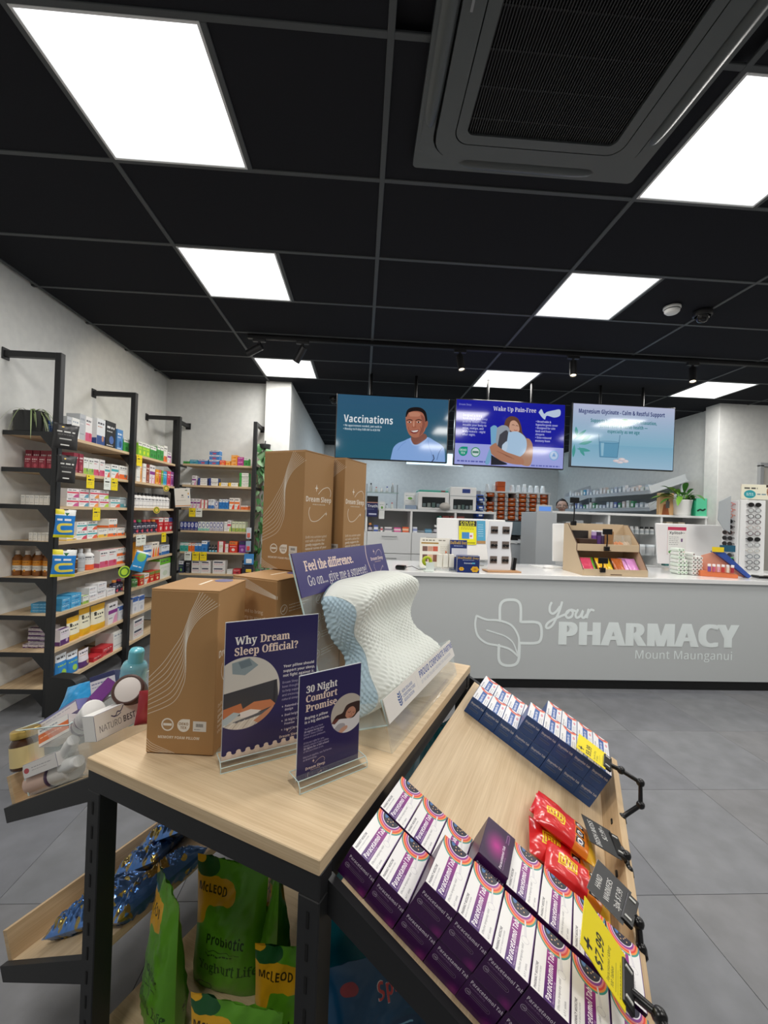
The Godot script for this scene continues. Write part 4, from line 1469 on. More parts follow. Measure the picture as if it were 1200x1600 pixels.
	part(bt, "bottle_neck", B.new().lathe(PackedVector2Array([Vector2(0.027, 0.062), Vector2(0.028, 0.135), Vector2(0.024, 0.14), Vector2(0, 0.14)]), 22), c3("dcd8d2"))
	# small white tubes
	for q in [[Vector3(-0.49, 0.805, 0.43), 40.0, "ribbed white tube standing on its cap in the bin"], [Vector3(-0.47, 0.775, 0.435), 62.0, "glossy white tube lying next to the ribbed tube"]]:
		var tb := thing("white_tube", q[2], "tube", TABLE * Transform3D(Basis.from_euler(Vector3(0.2, 0, deg_to_rad(-q[1]))).scaled(Vector3.ONE * 0.82), q[0]))
		part(tb, "tube_body", B.new().lathe(PackedVector2Array([Vector2(0, -0.045), Vector2(0.021, -0.045), Vector2(0.022, -0.04), Vector2(0.02, 0.02), Vector2(0.015, 0.03)]), 20), c3("e6e6e4"))
		part(tb, "tube_cap", B.new().lathe(PackedVector2Array([Vector2(0.017, 0.028), Vector2(0.017, 0.05), Vector2(0.014, 0.053), Vector2(0, 0.053)]), 20), c3("f0f0ee"))
	# supplement bottle with white cap
	var sb := thing("supplement_bottle", "white supplement bottle with dark purple bands leaning in the bin", "bottle", TABLE * at(-0.482, 0.852, 0.405, 0, 18, -48))
	part(sb, "bottle_body", B.new().lathe(PackedVector2Array([Vector2(0, 0), Vector2(0.024, 0), Vector2(0.027, 0.004), Vector2(0.027, 0.078), Vector2(0.022, 0.084)]), 24), c3("ece9ea"))
	var lab := B.new().lathe(PackedVector2Array([Vector2(0.0273, 0.006), Vector2(0.0273, 0.074)]), 24)
	for i in lab.u.size():
		lab.u[i] = Vector2(lab.u[i].x * 2.0 - floorf(lab.u[i].x * 2.0), 0.75 + lab.u[i].y * 0.25) * Vector2(0.5, 1.0)
	part(sb, "bottle_label", lab, m)
	part(sb, "bottle_cap", B.new().lathe(PackedVector2Array([Vector2(0.0255, 0.082), Vector2(0.0265, 0.104), Vector2(0.022, 0.109), Vector2(0, 0.11)]), 24), c3("efeeec"))
	# round jar seen on its lid
	var rj := thing("cream_jar", "round brown jar with silver lid turned towards the aisle", "jar", TABLE * at(-0.372, 0.95, 0.36, 42, 58, 0))
	part(rj, "jar_body", B.new().lathe(PackedVector2Array([Vector2(0, -0.045), Vector2(0.034, -0.045), Vector2(0.037, -0.04), Vector2(0.037, 0.0), Vector2(0.035, 0.004)]), 26), c3("3e2620"))
	part(rj, "lid_rim", B.new().lathe(PackedVector2Array([Vector2(0.037, 0.0), Vector2(0.037, 0.012), Vector2(0.033, 0.016), Vector2(0.029, 0.014)]), 26), c3("4d3028"))
	part(rj, "lid_disc", B.new().lathe(PackedVector2Array([Vector2(0.030, 0.0135), Vector2(0.029, 0.0145), Vector2(0, 0.0145)]), 26), mt("brushed_silver", Color("cfc8c4"), 0.4, 0.3))
	# aqua pump bottle
	var aq := clear("aqua_plastic", Color(0.55, 0.86, 0.92, 0.5), 0.08)
	var pm := thing("pump_bottle", "tall see-through aqua bottle with rounded cap behind the bin", "bottle", TABLE * at(-0.52, 0.795, 0.262, 10, 0, -8).scaled_local(Vector3.ONE * 0.92))
	part(pm, "bottle_body", B.new().lathe(PackedVector2Array([Vector2(0, 0), Vector2(0.034, 0), Vector2(0.038, 0.006), Vector2(0.038, 0.175), Vector2(0.032, 0.19), Vector2(0.02, 0.194)]), 26), aq)
	part(pm, "bottle_fill", B.new().lathe(PackedVector2Array([Vector2(0, 0.003), Vector2(0.033, 0.003), Vector2(0.035, 0.008), Vector2(0.035, 0.12), Vector2(0, 0.12)]), 26), clear("aqua_fill", Color(0.42, 0.78, 0.82, 0.55), 0.05))
	part(pm, "bottle_cap", B.new().lathe(PackedVector2Array([Vector2(0.022, 0.19), Vector2(0.022, 0.225), Vector2(0.018, 0.234), Vector2(0, 0.237)]), 22), mt("aqua_cap", Color("6cc3d4"), 0.25))
	# soft packs
	solo("blue_glove_pack", "bright blue soft pack at the back of the clear bin", "packet", B.new().pouch(0.10, 0.075, 0.03, false, 0.008, 71), mt("blue_film", Color("2f93cc"), 0.3), TABLE * at(-0.625, 0.845, 0.34, 10, -50, 25))
	solo("blue_glove_pack", "bright blue soft pack under the purple carton", "packet", B.new().pouch(0.09, 0.07, 0.03, false, 0.008, 72), mt("blue_film"), TABLE * at(-0.62, 0.86, 0.315, -20, -55, 10))
	solo("red_pouch", "dark red pouch wedged between the white carton and pillow carton", "packet", B.new().pouch(0.055, 0.085, 0.02, false, 0.004, 73), mt("red_film", Color("a83a46"), 0.3), TABLE * at(-0.318, 0.872, 0.348, 60, 0, -6))
	# a black floor basket stands behind the table
	var ch := thing("floor_basket", "black rounded floor basket behind the table, by the wall shelving", "basket", at(-1.50, 0, -2.30, -12))
	var blk := mt("black_vinyl", Color("0c0c0d"), 0.5)
	part(ch, "shell", B.new().ext(rounded(0.092, 0.255, 0.05), -0.03, 0.03), blk, at(0, 0.256, 0))
	part(ch, "rim", B.new().ext(rounded(0.096, 0.05, 0.045), -0.035, 0.035), blk, at(0, 0.475, 0))


func lower_shelf_bags() -> void:
	# crumpled foil bags, blue with yellow blots
	var cv := Cv.new(self, 700, 1000, Color("3a74c0"))
	var r := RandomNumberGenerator.new()
	r.seed = 4
	for i in 60:
		var p := Vector2(r.randf() * 700, r.randf() * 1000)
		var col: Color = [Color("cdb344"), Color("17366e"), Color("2f6fb8"), Color("8f7a34"), Color("cfd8e4")][r.randi() % 5]
		var ring := []
		var rad := r.randf_range(18, 60)
		for k in 9:
			ring.append(p + Vector2.from_angle(TAU * k / 9) * rad * r.randf_range(0.5, 1.3))
		cv.poly(Cv.smooth(ring + [ring[0]], 4), col)
	cv.poly([Vector2(60, 420), Vector2(560, 300), Vector2(640, 480), Vector2(160, 620)], Color("a98a35"))
	cv.poly([Vector2(300, 430), Vector2(520, 370), Vector2(530, 410), Vector2(310, 475)], Color("e8e2cc"))
	var foil := textured("foil_bag_print", cv.tex(), 0.14)
	foil.metallic = 0.6
	foil.clearcoat_enabled = true
	var F := TABLE * board_frame(-1, 0.328, 0.392)
	# x runs down the slope, -z towards the table's near end
	for q in [[0.205, -0.46, 0.20, 0.15, 12.0, 0.02, "largest, lying flat beside the shelf lip"], [0.035, -0.445, 0.26, 0.10, -4.0, 0.02, "narrow one along the shelf's inner edge"], [0.255, -0.245, 0.24, 0.15, 20.0, 0.025, "in the middle of the lower shelf"], [0.235, -0.155, 0.27, 0.16, 14.0, 0.055, "on top of the pile"], [0.08, -0.06, 0.24, 0.15, 8.0, 0.02, "at the far end of the pile"]]:
		var t := F * at(q[0], q[5], q[1] + 0.02, q[4]) * Transform3D(Basis(Vector3.RIGHT, deg_to_rad(90.0)), Vector3.ZERO)
		solo("foil_bag", "crinkled shiny blue and yellow foil bag, " + q[6], "bag", B.new().pouch(q[3], q[2], 0.045, false, 0.02, int(q[2] * 1000) + int(q[4]), 45, 55), foil, t, "blue foil bags")
	clip_only()
	# green stand-up bags on the bottom shelf
	var green := Color("5fa024")
	cv = Cv.new(self, 700, 960, green)
	cv.poly(Cv.smooth([Vector2(0, 110), Vector2(120, 120), Vector2(360, 150), Vector2(420, 250), Vector2(360, 330), Vector2(170, 340), Vector2(120, 470), Vector2(0, 520)]), Color("e2a91e"))
	cv.ell(90, 60, 150, 90, Color("1f5a2e"))
	cv.ell(30, 20, 60, 40, Color("e2a91e"))
	cv.text("McLEOD", 40, 255, 86, Color("3a2c10"), "sans_bold", 0.9)
	cv.text("Probiotic", 180, 600, 92, Color("1e3a10"), "sans_bold", 0.95)
	cv.rect(180, 640, 330, 4, Color("1e3a10"))
	cv.greek(180, 665, 260, 10, Color("2a4a18"), 3)
	cv.text("Yoghurt Life", 120, 790, 96, Color("1e4a16"), "serif_bold", 0.9)
	cv.ring(190, 920, 70, 40, 10, Color("1e4a16"))
	var gm := textured("green_bag_print", cv.tex(), 0.32)
	for q in [[-0.20, 0.365, -22.0, 0.16, 0.315, "slim, standing at the corner of the bottom shelf"], [-0.125, 0.235, 14.0, 0.2, 0.30, "with yellow patch standing in the middle"], [-0.02, 0.19, -48.0, 0.16, 0.30, "pressed against the teal pack"], [0.055, 0.405, 16.0, 0.20, 0.205, "short one standing in front"], [0.115, 0.285, 22.0, 0.19, 0.235, "half behind the table leg"], [0.245, 0.30, 10.0, 0.15, 0.19, "between the table leg and the blue pack"]]:
		solo("green_bag", "bright green stand-up bag, " + q[5], "bag", B.new().pouch(q[3], q[4], 0.09, true, 0.010, int(q[2] * 3) + 99), gm, on_table(q[0], 0.2215, q[1], q[2]), "green stand-up bags")
	# teal soft packs
	var teal := mt("teal_film", Color("0f7f93"), 0.25)
	for q in [[0.06, -0.02, 18.0, 0.26, 0.40, 0.17, "standing behind the green bags"], [0.235, 0.12, 86.0, 0.46, 0.53, 0.10, "tall one rising between table and sloping shelf"], [0.235, -0.28, 70.0, 0.24, 0.50, 0.14, "at the far end of the bottom shelf"]]:
		var o := thing("teal_pack", "large glossy teal soft pack, " + q[6], "pack", on_table(q[0], 0.2215, q[1], q[2]))
		part(o, "pack_body", B.new().pouch(q[3], q[4], q[5], true, 0.014, int(q[4] * 500), 21, 25), teal)
		part(o, "pack_seal", B.new().tube([Vector3(-q[3] * 0.42, q[4] * 0.985, 0), Vector3(q[3] * 0.42, q[4] * 0.985, 0)], 0.004, 6), c3("0b6270"))
	var brown := mt("brown_film", Color("5a4440"), 0.25)
	solo("brown_pouch", "dark brown pouch at the far end under the table", "pouch", B.new().pouch(0.17, 0.36, 0.08, true, 0.01, 8), brown, on_table(0.24, 0.2215, -0.42, 60))
	# lower right shelf: a blue wipes pack with red lettering, dark packs
	cv = Cv.new(self, 800, 500, Color("0b4468"))
	cv.poly(Cv.smooth([Vector2(0, 300), Vector2(250, 360), Vector2(500, 300), Vector2(800, 380), Vector2(800, 500), Vector2(0, 500)]), Color("0a3a60"))
	cv.line([Vector2(60, 380), Vector2(300, 330), Vector2(560, 340)], 10, Color("7fb6d0"))
	cv.text("Sprint", 330, 200, 112, Color("e8e2dc"), "sans_bold", 0.95, -0.12)
	cv.text("Sprint", 334, 199, 106, Color("c23a34"), "sans_bold", 0.95, -0.12)
	cv.ell(140, 120, 60, 36, Color("8f2f34"))
	var sp := textured("wipes_print", cv.tex(), 0.3)
	var R := TABLE * board_frame(1, 0.33, 0.40)
	solo("wipes_pack", "dark blue wipes pack with red lettering under the sloping shelf", "pack", B.new().pouch(0.24, 0.16, 0.09, true, 0.006, 17), sp, on_table(0.335, 0.40, 0.30, 42))
	for q in [[0.15, 0.36, 0.0, "by the wipes pack"], [0.27, 0.40, 24.0, "near the shelf lip"], [0.20, 0.20, -15.0, "beneath the tablet boxes"]]:
		solo("olive_pack", "olive green packet under the tablet shelf, " + q[3], "packet", B.new().pouch(0.13, 0.17, 0.05, false, 0.008, 40 + int(q[2])), mt("olive_film", Color("8a9a62"), 0.35), R * at(q[0], 0.03, q[1], q[2]) * Transform3D(Basis(Vector3.RIGHT, deg_to_rad(-90.0)), Vector3.ZERO), "olive packets under the tablet shelf")


func clip_only() -> void:
	var black := mt("clip_black", Color("0e0e10"), 0.3)
	var o := thing("sign_clip", "empty black sign clip on the lip of the lower left shelf", "clip", on_table(-0.73, 0.225, -0.05))
	part(o, "clamp", bx(Vector3(0, 0.02, 0), Vector3(0.02, 0.03, 0.025), 0.003), black)
	part(o, "arm", B.new().tube([Vector3(0, 0.03, 0), Vector3(0.01, 0.06, 0), Vector3(0.002, 0.085, 0)], 0.006, 8), black)
	part(o, "jaw", bx(Vector3(0, 0.10, 0), Vector3(0.012, 0.024, 0.09), 0.002), black)


# ---------------------------------------------------------------- wall shelving and its goods
const LEVELS := [1.89, 1.645, 1.40, 1.155, 0.91, 0.66, 0.415, 0.17]
const ALCOVE := [1.918, 1.678, 1.416, 1.162, 0.922, 0.676]
const NTH := ["top", "second", "third", "fourth", "fifth", "sixth", "seventh", "bottom"]
# each entry: unit, shelf, start, width, height, depth, copies along, layers, kind (and the line they stand on, for the open end)
const GOODS := [
	[0,0,3.093,0.052,0.142,0.1,1,1,0], [0,0,3.146,0.082,0.145,0.1,1,1,1], [0,0,3.226,0.065,0.191,0.1,1,1,0], [0,0,3.292,0.082,0.187,0.1,1,1,2], 
	[0,0,3.43,0.107,0.204,0.1,1,1,3], [0,0,3.538,0.141,0.21,0.1,1,1,4], [0,0,3.703,0.085,0.173,0.05,1,1,5], [0,0,3.803,0.102,0.115,0.1,1,1,7], 
	[0,1,3.18,0.052,0.143,0.1,2,1,8], [0,1,3.287,0.06,0.125,0.1,2,1,9], [0,1,3.409,0.07,0.131,0.1,2,1,2], [0,1,3.552,0.07,0.093,0.1,1,1,14], 
	[0,1,3.648,0.102,0.114,0.1,1,1,14], [0,1,3.751,0.129,0.115,0.1,1,1,18], [0,2,3.12,0.13,0.063,0.1,1,2,10], [0,2,3.257,0.112,0.065,0.1,1,2,11], 
	[0,2,3.377,0.111,0.066,0.1,1,2,12], [0,2,3.488,0.129,0.066,0.1,1,2,13], [0,2,3.639,0.14,0.067,0.1,1,1,14], [0,2,3.778,0.121,0.088,0.1,1,1,16], 
	[0,3,3.126,0.109,0.032,0.1,1,1,17], [0,3,3.236,0.117,0.064,0.1,1,2,15], [0,3,3.36,0.119,0.066,0.1,1,2,14], [0,3,3.491,0.128,0.068,0.1,1,1,17], 
	[0,3,3.623,0.129,0.074,0.1,1,2,18], [0,3,3.766,0.11,0.069,0.1,1,1,18], [0,4,3.219,0.071,0.179,0.05,1,1,66], [0,4,3.305,0.075,0.171,0.05,1,1,65], 
	[0,4,3.396,0.104,0.164,0.06,1,1,64], [0,4,3.526,0.117,0.138,0.1,2,1,2], [0,4,3.768,0.151,0.069,0.1,1,2,18], [0,5,3.104,0.093,0.044,0.1,1,2,20], 
	[0,5,3.203,0.114,0.048,0.1,1,2,20], [0,5,3.333,0.069,0.061,0.1,1,1,9], [0,5,3.413,0.098,0.055,0.1,1,2,21], [0,5,3.509,0.12,0.064,0.1,1,2,21], 
	[0,5,3.642,0.111,0.054,0.1,1,1,21], [0,5,3.758,0.075,0.11,0.05,2,1,69], [0,6,3.103,0.1,0.114,0.1,1,1,60], [0,6,3.205,0.138,0.169,0.06,1,1,63], 
	[0,6,3.338,0.142,0.209,0.06,1,1,63], [0,6,3.478,0.181,0.197,0.06,1,1,63], [0,6,3.667,0.142,0.177,0.1,1,1,22], [0,6,3.821,0.123,0.122,0.1,1,1,23], 
	[0,7,3.107,0.114,0.174,0.06,1,1,61], [0,7,3.22,0.123,0.154,0.06,1,1,61], [0,7,3.342,0.117,0.133,0.05,1,1,62], [0,7,3.486,0.119,0.036,0.1,1,1,24], 
	[0,7,3.61,0.147,0.068,0.1,1,1,24], [0,7,3.758,0.181,0.152,0.15,1,1,1], [1,0,4.036,0.079,0.127,0.1,3,1,6], [1,0,4.275,0.064,0.124,0.1,2,1,7], 
	[1,0,4.404,0.069,0.151,0.1,2,1,7], [1,0,4.556,0.073,0.168,0.1,1,1,18], [1,0,4.649,0.091,0.115,0.1,1,1,22], [1,1,4.027,0.068,0.17,0.1,1,1,1], 
	[1,1,4.095,0.035,0.178,0.1,1,1,28], [1,1,4.142,0.06,0.178,0.1,1,1,1], [1,1,4.214,0.062,0.18,0.1,1,1,27], [1,1,4.276,0.058,0.181,0.1,2,1,22], 
	[1,1,4.396,0.067,0.149,0.1,1,1,28], [1,1,4.464,0.055,0.15,0.1,1,1,29], [1,1,4.52,0.042,0.149,0.1,1,1,30], [1,1,4.563,0.044,0.147,0.1,2,1,31], 
	[1,1,4.665,0.076,0.157,0.1,1,1,32], [1,1,4.742,0.079,0.158,0.1,1,1,33], [1,2,4.046,0.07,0.145,0.04,10,1,68], [1,3,4.053,0.09,0.13,0.05,5,1,69], 
	[1,3,4.501,0.1,0.149,0.1,1,1,25], [1,3,4.616,0.105,0.148,0.1,1,1,25], [1,3,4.721,0.126,0.147,0.1,1,1,26], [1,4,4.056,0.14,0.168,0.1,1,1,28], 
	[1,4,4.211,0.151,0.06,0.1,1,2,35], [1,4,4.372,0.163,0.146,0.1,1,1,34], [1,4,4.581,0.196,0.098,0.1,1,1,35], [1,5,4.068,0.08,0.096,0.05,1,1,71], 
	[1,5,4.159,0.085,0.095,0.1,1,1,36], [1,5,4.255,0.088,0.099,0.1,1,1,37], [1,5,4.355,0.102,0.104,0.1,2,1,36], [1,5,4.548,0.272,0.21,0.12,1,1,38], 
	[1,6,4.058,0.092,0.153,0.1,1,1,23], [1,6,4.149,0.109,0.147,0.1,1,1,23], [1,7,4.073,0.19,0.091,0.1,1,2,57], [2,0,-2.041,0.071,0.037,0.09,1,1,7], 
	[2,0,-1.97,0.092,0.047,0.09,1,1,39], [2,0,-1.878,0.114,0.058,0.09,1,1,40], [2,0,-1.754,0.115,0.055,0.09,1,3,40], [2,0,-1.635,0.064,0.053,0.09,1,1,41], 
	[2,0,-1.57,0.057,0.048,0.09,1,1,42], [2,0,-1.508,0.072,0.039,0.09,1,3,42], [2,0,-1.436,0.072,0.049,0.09,1,2,43], [2,0,-1.363,0.057,0.093,0.09,1,1,7], 
	[2,1,-2.046,0.099,0.022,0.09,1,1,1], [2,1,-1.936,0.05,0.106,0.09,1,1,22], [2,1,-1.871,0.107,0.04,0.09,1,2,44], [2,1,-1.749,0.107,0.042,0.09,1,2,44], 
	[2,1,-1.633,0.1,0.038,0.09,1,1,45], [2,1,-1.526,0.108,0.042,0.09,1,1,45], [2,1,-1.408,0.108,0.039,0.09,1,4,46], [2,2,-1.948,0.038,0.106,0.09,3,1,22], 
	[2,2,-1.833,0.039,0.095,0.09,2,1,54], [2,2,-1.748,0.035,0.106,0.09,2,1,35], [2,2,-1.676,0.043,0.086,0.09,1,1,49], [2,2,-1.627,0.036,0.11,0.09,3,1,53], 
	[2,2,-1.513,0.061,0.129,0.09,2,1,37], [2,2,-1.38,0.086,0.046,0.09,1,1,52], [2,3,-2.052,0.04,0.095,0.09,5,1,47], [2,3,-1.853,0.043,0.101,0.09,3,1,48], 
	[2,3,-1.725,0.039,0.105,0.09,4,1,49], [2,3,-1.56,0.035,0.111,0.09,1,1,1], [2,3,-1.525,0.043,0.127,0.09,1,1,13], [2,3,-1.474,0.039,0.114,0.09,4,1,50], 
	[2,4,-2.043,0.046,0.095,0.09,2,1,51], [2,4,-1.951,0.036,0.091,0.09,2,1,52], [2,4,-1.88,0.039,0.093,0.09,2,1,53], [2,4,-1.803,0.064,0.124,0.09,1,1,53], 
	[2,4,-1.73,0.033,0.083,0.05,3,1,70], [2,4,-1.624,0.064,0.123,0.09,1,1,54], [2,4,-1.551,0.05,0.096,0.09,1,1,54], [2,4,-1.495,0.093,0.127,0.09,1,1,55], 
	[2,4,-1.387,0.079,0.13,0.09,1,1,56], [2,5,-2.05,0.056,0.138,0.09,1,1,58], [2,5,-1.972,0.056,0.14,0.09,1,1,59], [2,5,-1.908,0.106,0.071,0.09,2,2,57], 
	[2,5,-1.673,0.143,0.074,0.09,1,2,57], [2,5,-1.513,0.065,0.051,0.09,1,1,1], [2,5,-1.441,0.086,0.06,0.09,1,1,24], [2,5,-1.344,0.072,0.158,0.09,1,1,59], 
	[3,0,-2.193,0.028,0.124,0.05,2,1,72,3.06], [3,1,-2.332,0.048,0.093,0.05,4,1,8,3.06], [3,1,-2.378,0.049,0.142,0.05,4,1,8,3.13], [3,2,-2.347,0.031,0.069,0.05,7,1,1,3.06], 
	[3,3,-2.283,0.028,0.056,0.05,5,1,1,3.06], [3,3,-2.208,0.035,0.127,0.05,1,1,1,3.13], [3,4,-2.405,0.067,0.173,0.06,4,1,67,3.06], [3,4,-2.338,0.072,0.182,0.06,2,1,67,3.14], 
	[3,5,-2.252,0.131,0.02,0.08,1,3,20,3.06], [3,6,-2.315,0.139,0.029,0.12,1,4,60,3.13], [3,6,-2.297,0.034,0.024,0.06,5,1,60,3.06], [3,7,-2.163,0.046,0.091,0.05,1,1,61,3.06], 
]
const KINDS := [
	["C", "b9bcc0", "w", "8a8f96", "e0e0e0", "pale grey carton"],
	["C", "e8e8e4", "w", "9aa4b0", "c8ccd2", "plain white carton"],
	["C", "ebe8e6", "b", "d0557a", "c83a50", "white carton with pink foot"],
	["C", "e6e8ea", "b", "33508c", "c08a70", "white carton with a face print"],
	["C", "1c1d20", "s", "e8e8e8", "5070b0", "black carton with white oval"],
	["C", "4f86c0", "s", "e9eef2", "2a5288", "blue toothbrush pack"],
	["C", "8cc63a", "t", "e8e8e4", "d8ea30", "lime green carton with white top"],
	["C", "3f9a48", "t", "e8e8e4", "2c7038", "green carton with white top"],
	["C", "8c2a3c", "s", "e8d8d8", "b85060", "maroon carton"],
	["C", "e8eae4", "b", "9cc050", "6a8a50", "white carton with green foot"],
	["C", "ece8e8", "m", "d8405a", "c85a90", "white carton with red band and pink corner"],
	["C", "ece8e8", "m", "d8405a", "6aa0b8", "white carton with red band and blue corner"],
	["C", "ece8e8", "m", "d8405a", "f0a050", "white carton with red band and orange corner"],
	["C", "ece8e8", "m", "d8405a", "b8dc50", "white carton with red band and lime corner"],
	["C", "ececea", "m", "4ab0b4", "e86a4a", "white carton with teal band"],
	["C", "ececea", "m", "4ab0b4", "d84a60", "white carton with teal band and red corner"],
	["C", "a8b8bc", "b", "5a9aa4", "d8e0e0", "grey-teal carton"],
	["C", "ecebe6", "b", "eac04a", "7a7a78", "white carton with yellow foot"],
	["C", "ecebe6", "b", "ee7030", "7a7a78", "white carton with orange foot"],
	["C", "b0a4bc", "w", "8a88b4", "d8d0e0", "mauve carton"],
	["C", "4aa6d8", "s", "dceaf4", "2f80b8", "sky blue carton"],
	["C", "e8e8ea", "w", "4a4e68", "c06a50", "white carton with dark print"],
	["C", "e8e4e6", "m", "8a3a8c", "e0a0c0", "white carton with purple band"],
	["C", "dfe1e6", "t", "3a68b8", "c4c8d4", "white tub with blue lid"],
	["C", "c8343c", "s", "f0dcd8", "801c26", "red carton"],
	["C", "d03038", "t", "ece4e0", "f0d8d0", "red carton with white top"],
	["C", "c83040", "t", "3a5aa8", "e8e0e0", "red carton with blue band"],
	["C", "8a4a40", "s", "e8dcd0", "c0785a", "brown carton"],
	["C", "e8a030", "s", "f4e8d0", "c07a20", "amber carton"],
	["C", "d86a4a", "s", "f4e0d4", "a84a30", "coral carton"],
	["C", "7cae3c", "s", "eef2e0", "5a8a2a", "leaf green carton"],
	["C", "3fa8d8", "s", "e8f2f8", "2a88b8", "cyan carton"],
	["C", "e0506a", "s", "f8e4e4", "b83a50", "rose carton"],
	["C", "9a5a9c", "s", "f0e4f0", "7a3a80", "violet carton"],
	["C", "f0e8dc", "f", "f0a020", "e8602c", "white carton with orange flames"],
	["C", "e6eaf0", "b", "3a78c0", "2a5aa0", "white carton with blue foot"],
	["C", "c83428", "t", "8a9a3a", "f0d8a0", "red carton with olive top"],
	["C", "eae4dc", "m", "f07a30", "e84a2a", "white carton with orange band"],
	["C", "e8ebe4", "t", "6cc030", "d0dcc8", "tall white carton with green top"],
	["C", "3f9ab4", "s", "e0f0f4", "2a7a94", "teal blue carton"],
	["C", "3a80c4", "t", "e8e4e4", "d84050", "blue carton with white and red top"],
	["C", "e8583a", "s", "f8e8dc", "f0a050", "orange red carton"],
	["C", "f0a038", "s", "f8ecd8", "d87a20", "orange carton"],
	["C", "b83a8c", "s", "f4e0ee", "90287a", "magenta carton"],
	["C", "eceae4", "l", "2c3f88", "8a8a86", "white carton with navy side stripe"],
	["C", "eceae4", "l", "eec030", "8a8a86", "white carton with yellow side stripe"],
	["C", "eceae4", "l", "3fa84a", "8a8a86", "white carton with green side stripe"],
	["C", "35469a", "c", "e8eaf2", "2a3570", "navy carton with white ring"],
	["C", "e4ece8", "c", "35469a", "5ab8a4", "white and teal carton with navy ring"],
	["C", "d8d8e0", "c", "35469a", "a8a8bc", "pale lilac carton with navy ring"],
	["C", "dfe6c8", "b", "9ab85a", "c8b84a", "pale green carton with olive print"],
	["C", "45b0a4", "t", "e8f0ee", "2f8a80", "teal carton with white top"],
	["C", "ee7a3c", "t", "f4ece6", "d85a20", "orange carton with white top"],
	["C", "2f80cc", "t", "eef2f6", "1f60a8", "blue carton with white top"],
	["C", "ece8e4", "l", "d84048", "a8b848", "white carton with red leaf print"],
	["C", "d8382c", "t", "f08030", "f4e4dc", "red carton with orange top"],
	["C", "8a3a9c", "t", "262a5c", "c8a0d8", "purple carton with navy top"],
	["C", "e4e2e0", "h", "3c4058", "c8607a", "large white carton with grey print"],
	["C", "2c3556", "t", "e8eaec", "8ac060", "navy carton with white top"],
	["C", "34363c", "s", "b8bcc4", "5a5e68", "dark grey carton"],
	["C", "e6dfe4", "b", "5a3070", "c8b0d0", "white and purple packet"],
	["P", "2f86cc", "t", "e8ecf0", "a0d050", "blue pouch with white top"],
	["P", "e6dfe4", "b", "5a3070", "c8a088", "white and purple pouch"],
	["P", "ebe6cc", "y", "e8b020", "3c3c34", "yellow and cream pouch"],
	["B", "e9e9e8", "b", "f06a38", "9a9aa4", "white bottle with orange label"],
	["B", "b8bcc0", "w", "8a9098", "d0d4d8", "frosted bottle"],
	["B", "5a3a20", "w", "e8e2d4", "b08a3c", "brown glass bottle"],
	["B", "8a5628", "o", "e69a2c", "ecebe6", "amber bottle with orange label"],
	["B", "e8e8e8", "w", "3a3c48", "8a8c98", "white bottle with black cap"],
	["B", "26243c", "s", "e0e0ea", "d85060", "dark bottle with coloured cap"],
	["B", "15181f", "b", "36a8d0", "d0e8f0", "black bottle with blue label"],
	["B", "4a7a44", "s", "dce8d4", "2c4a28", "green jar"],
	["B", "3a6ab0", "s", "dce4f0", "1c3470", "small blue can"],
]


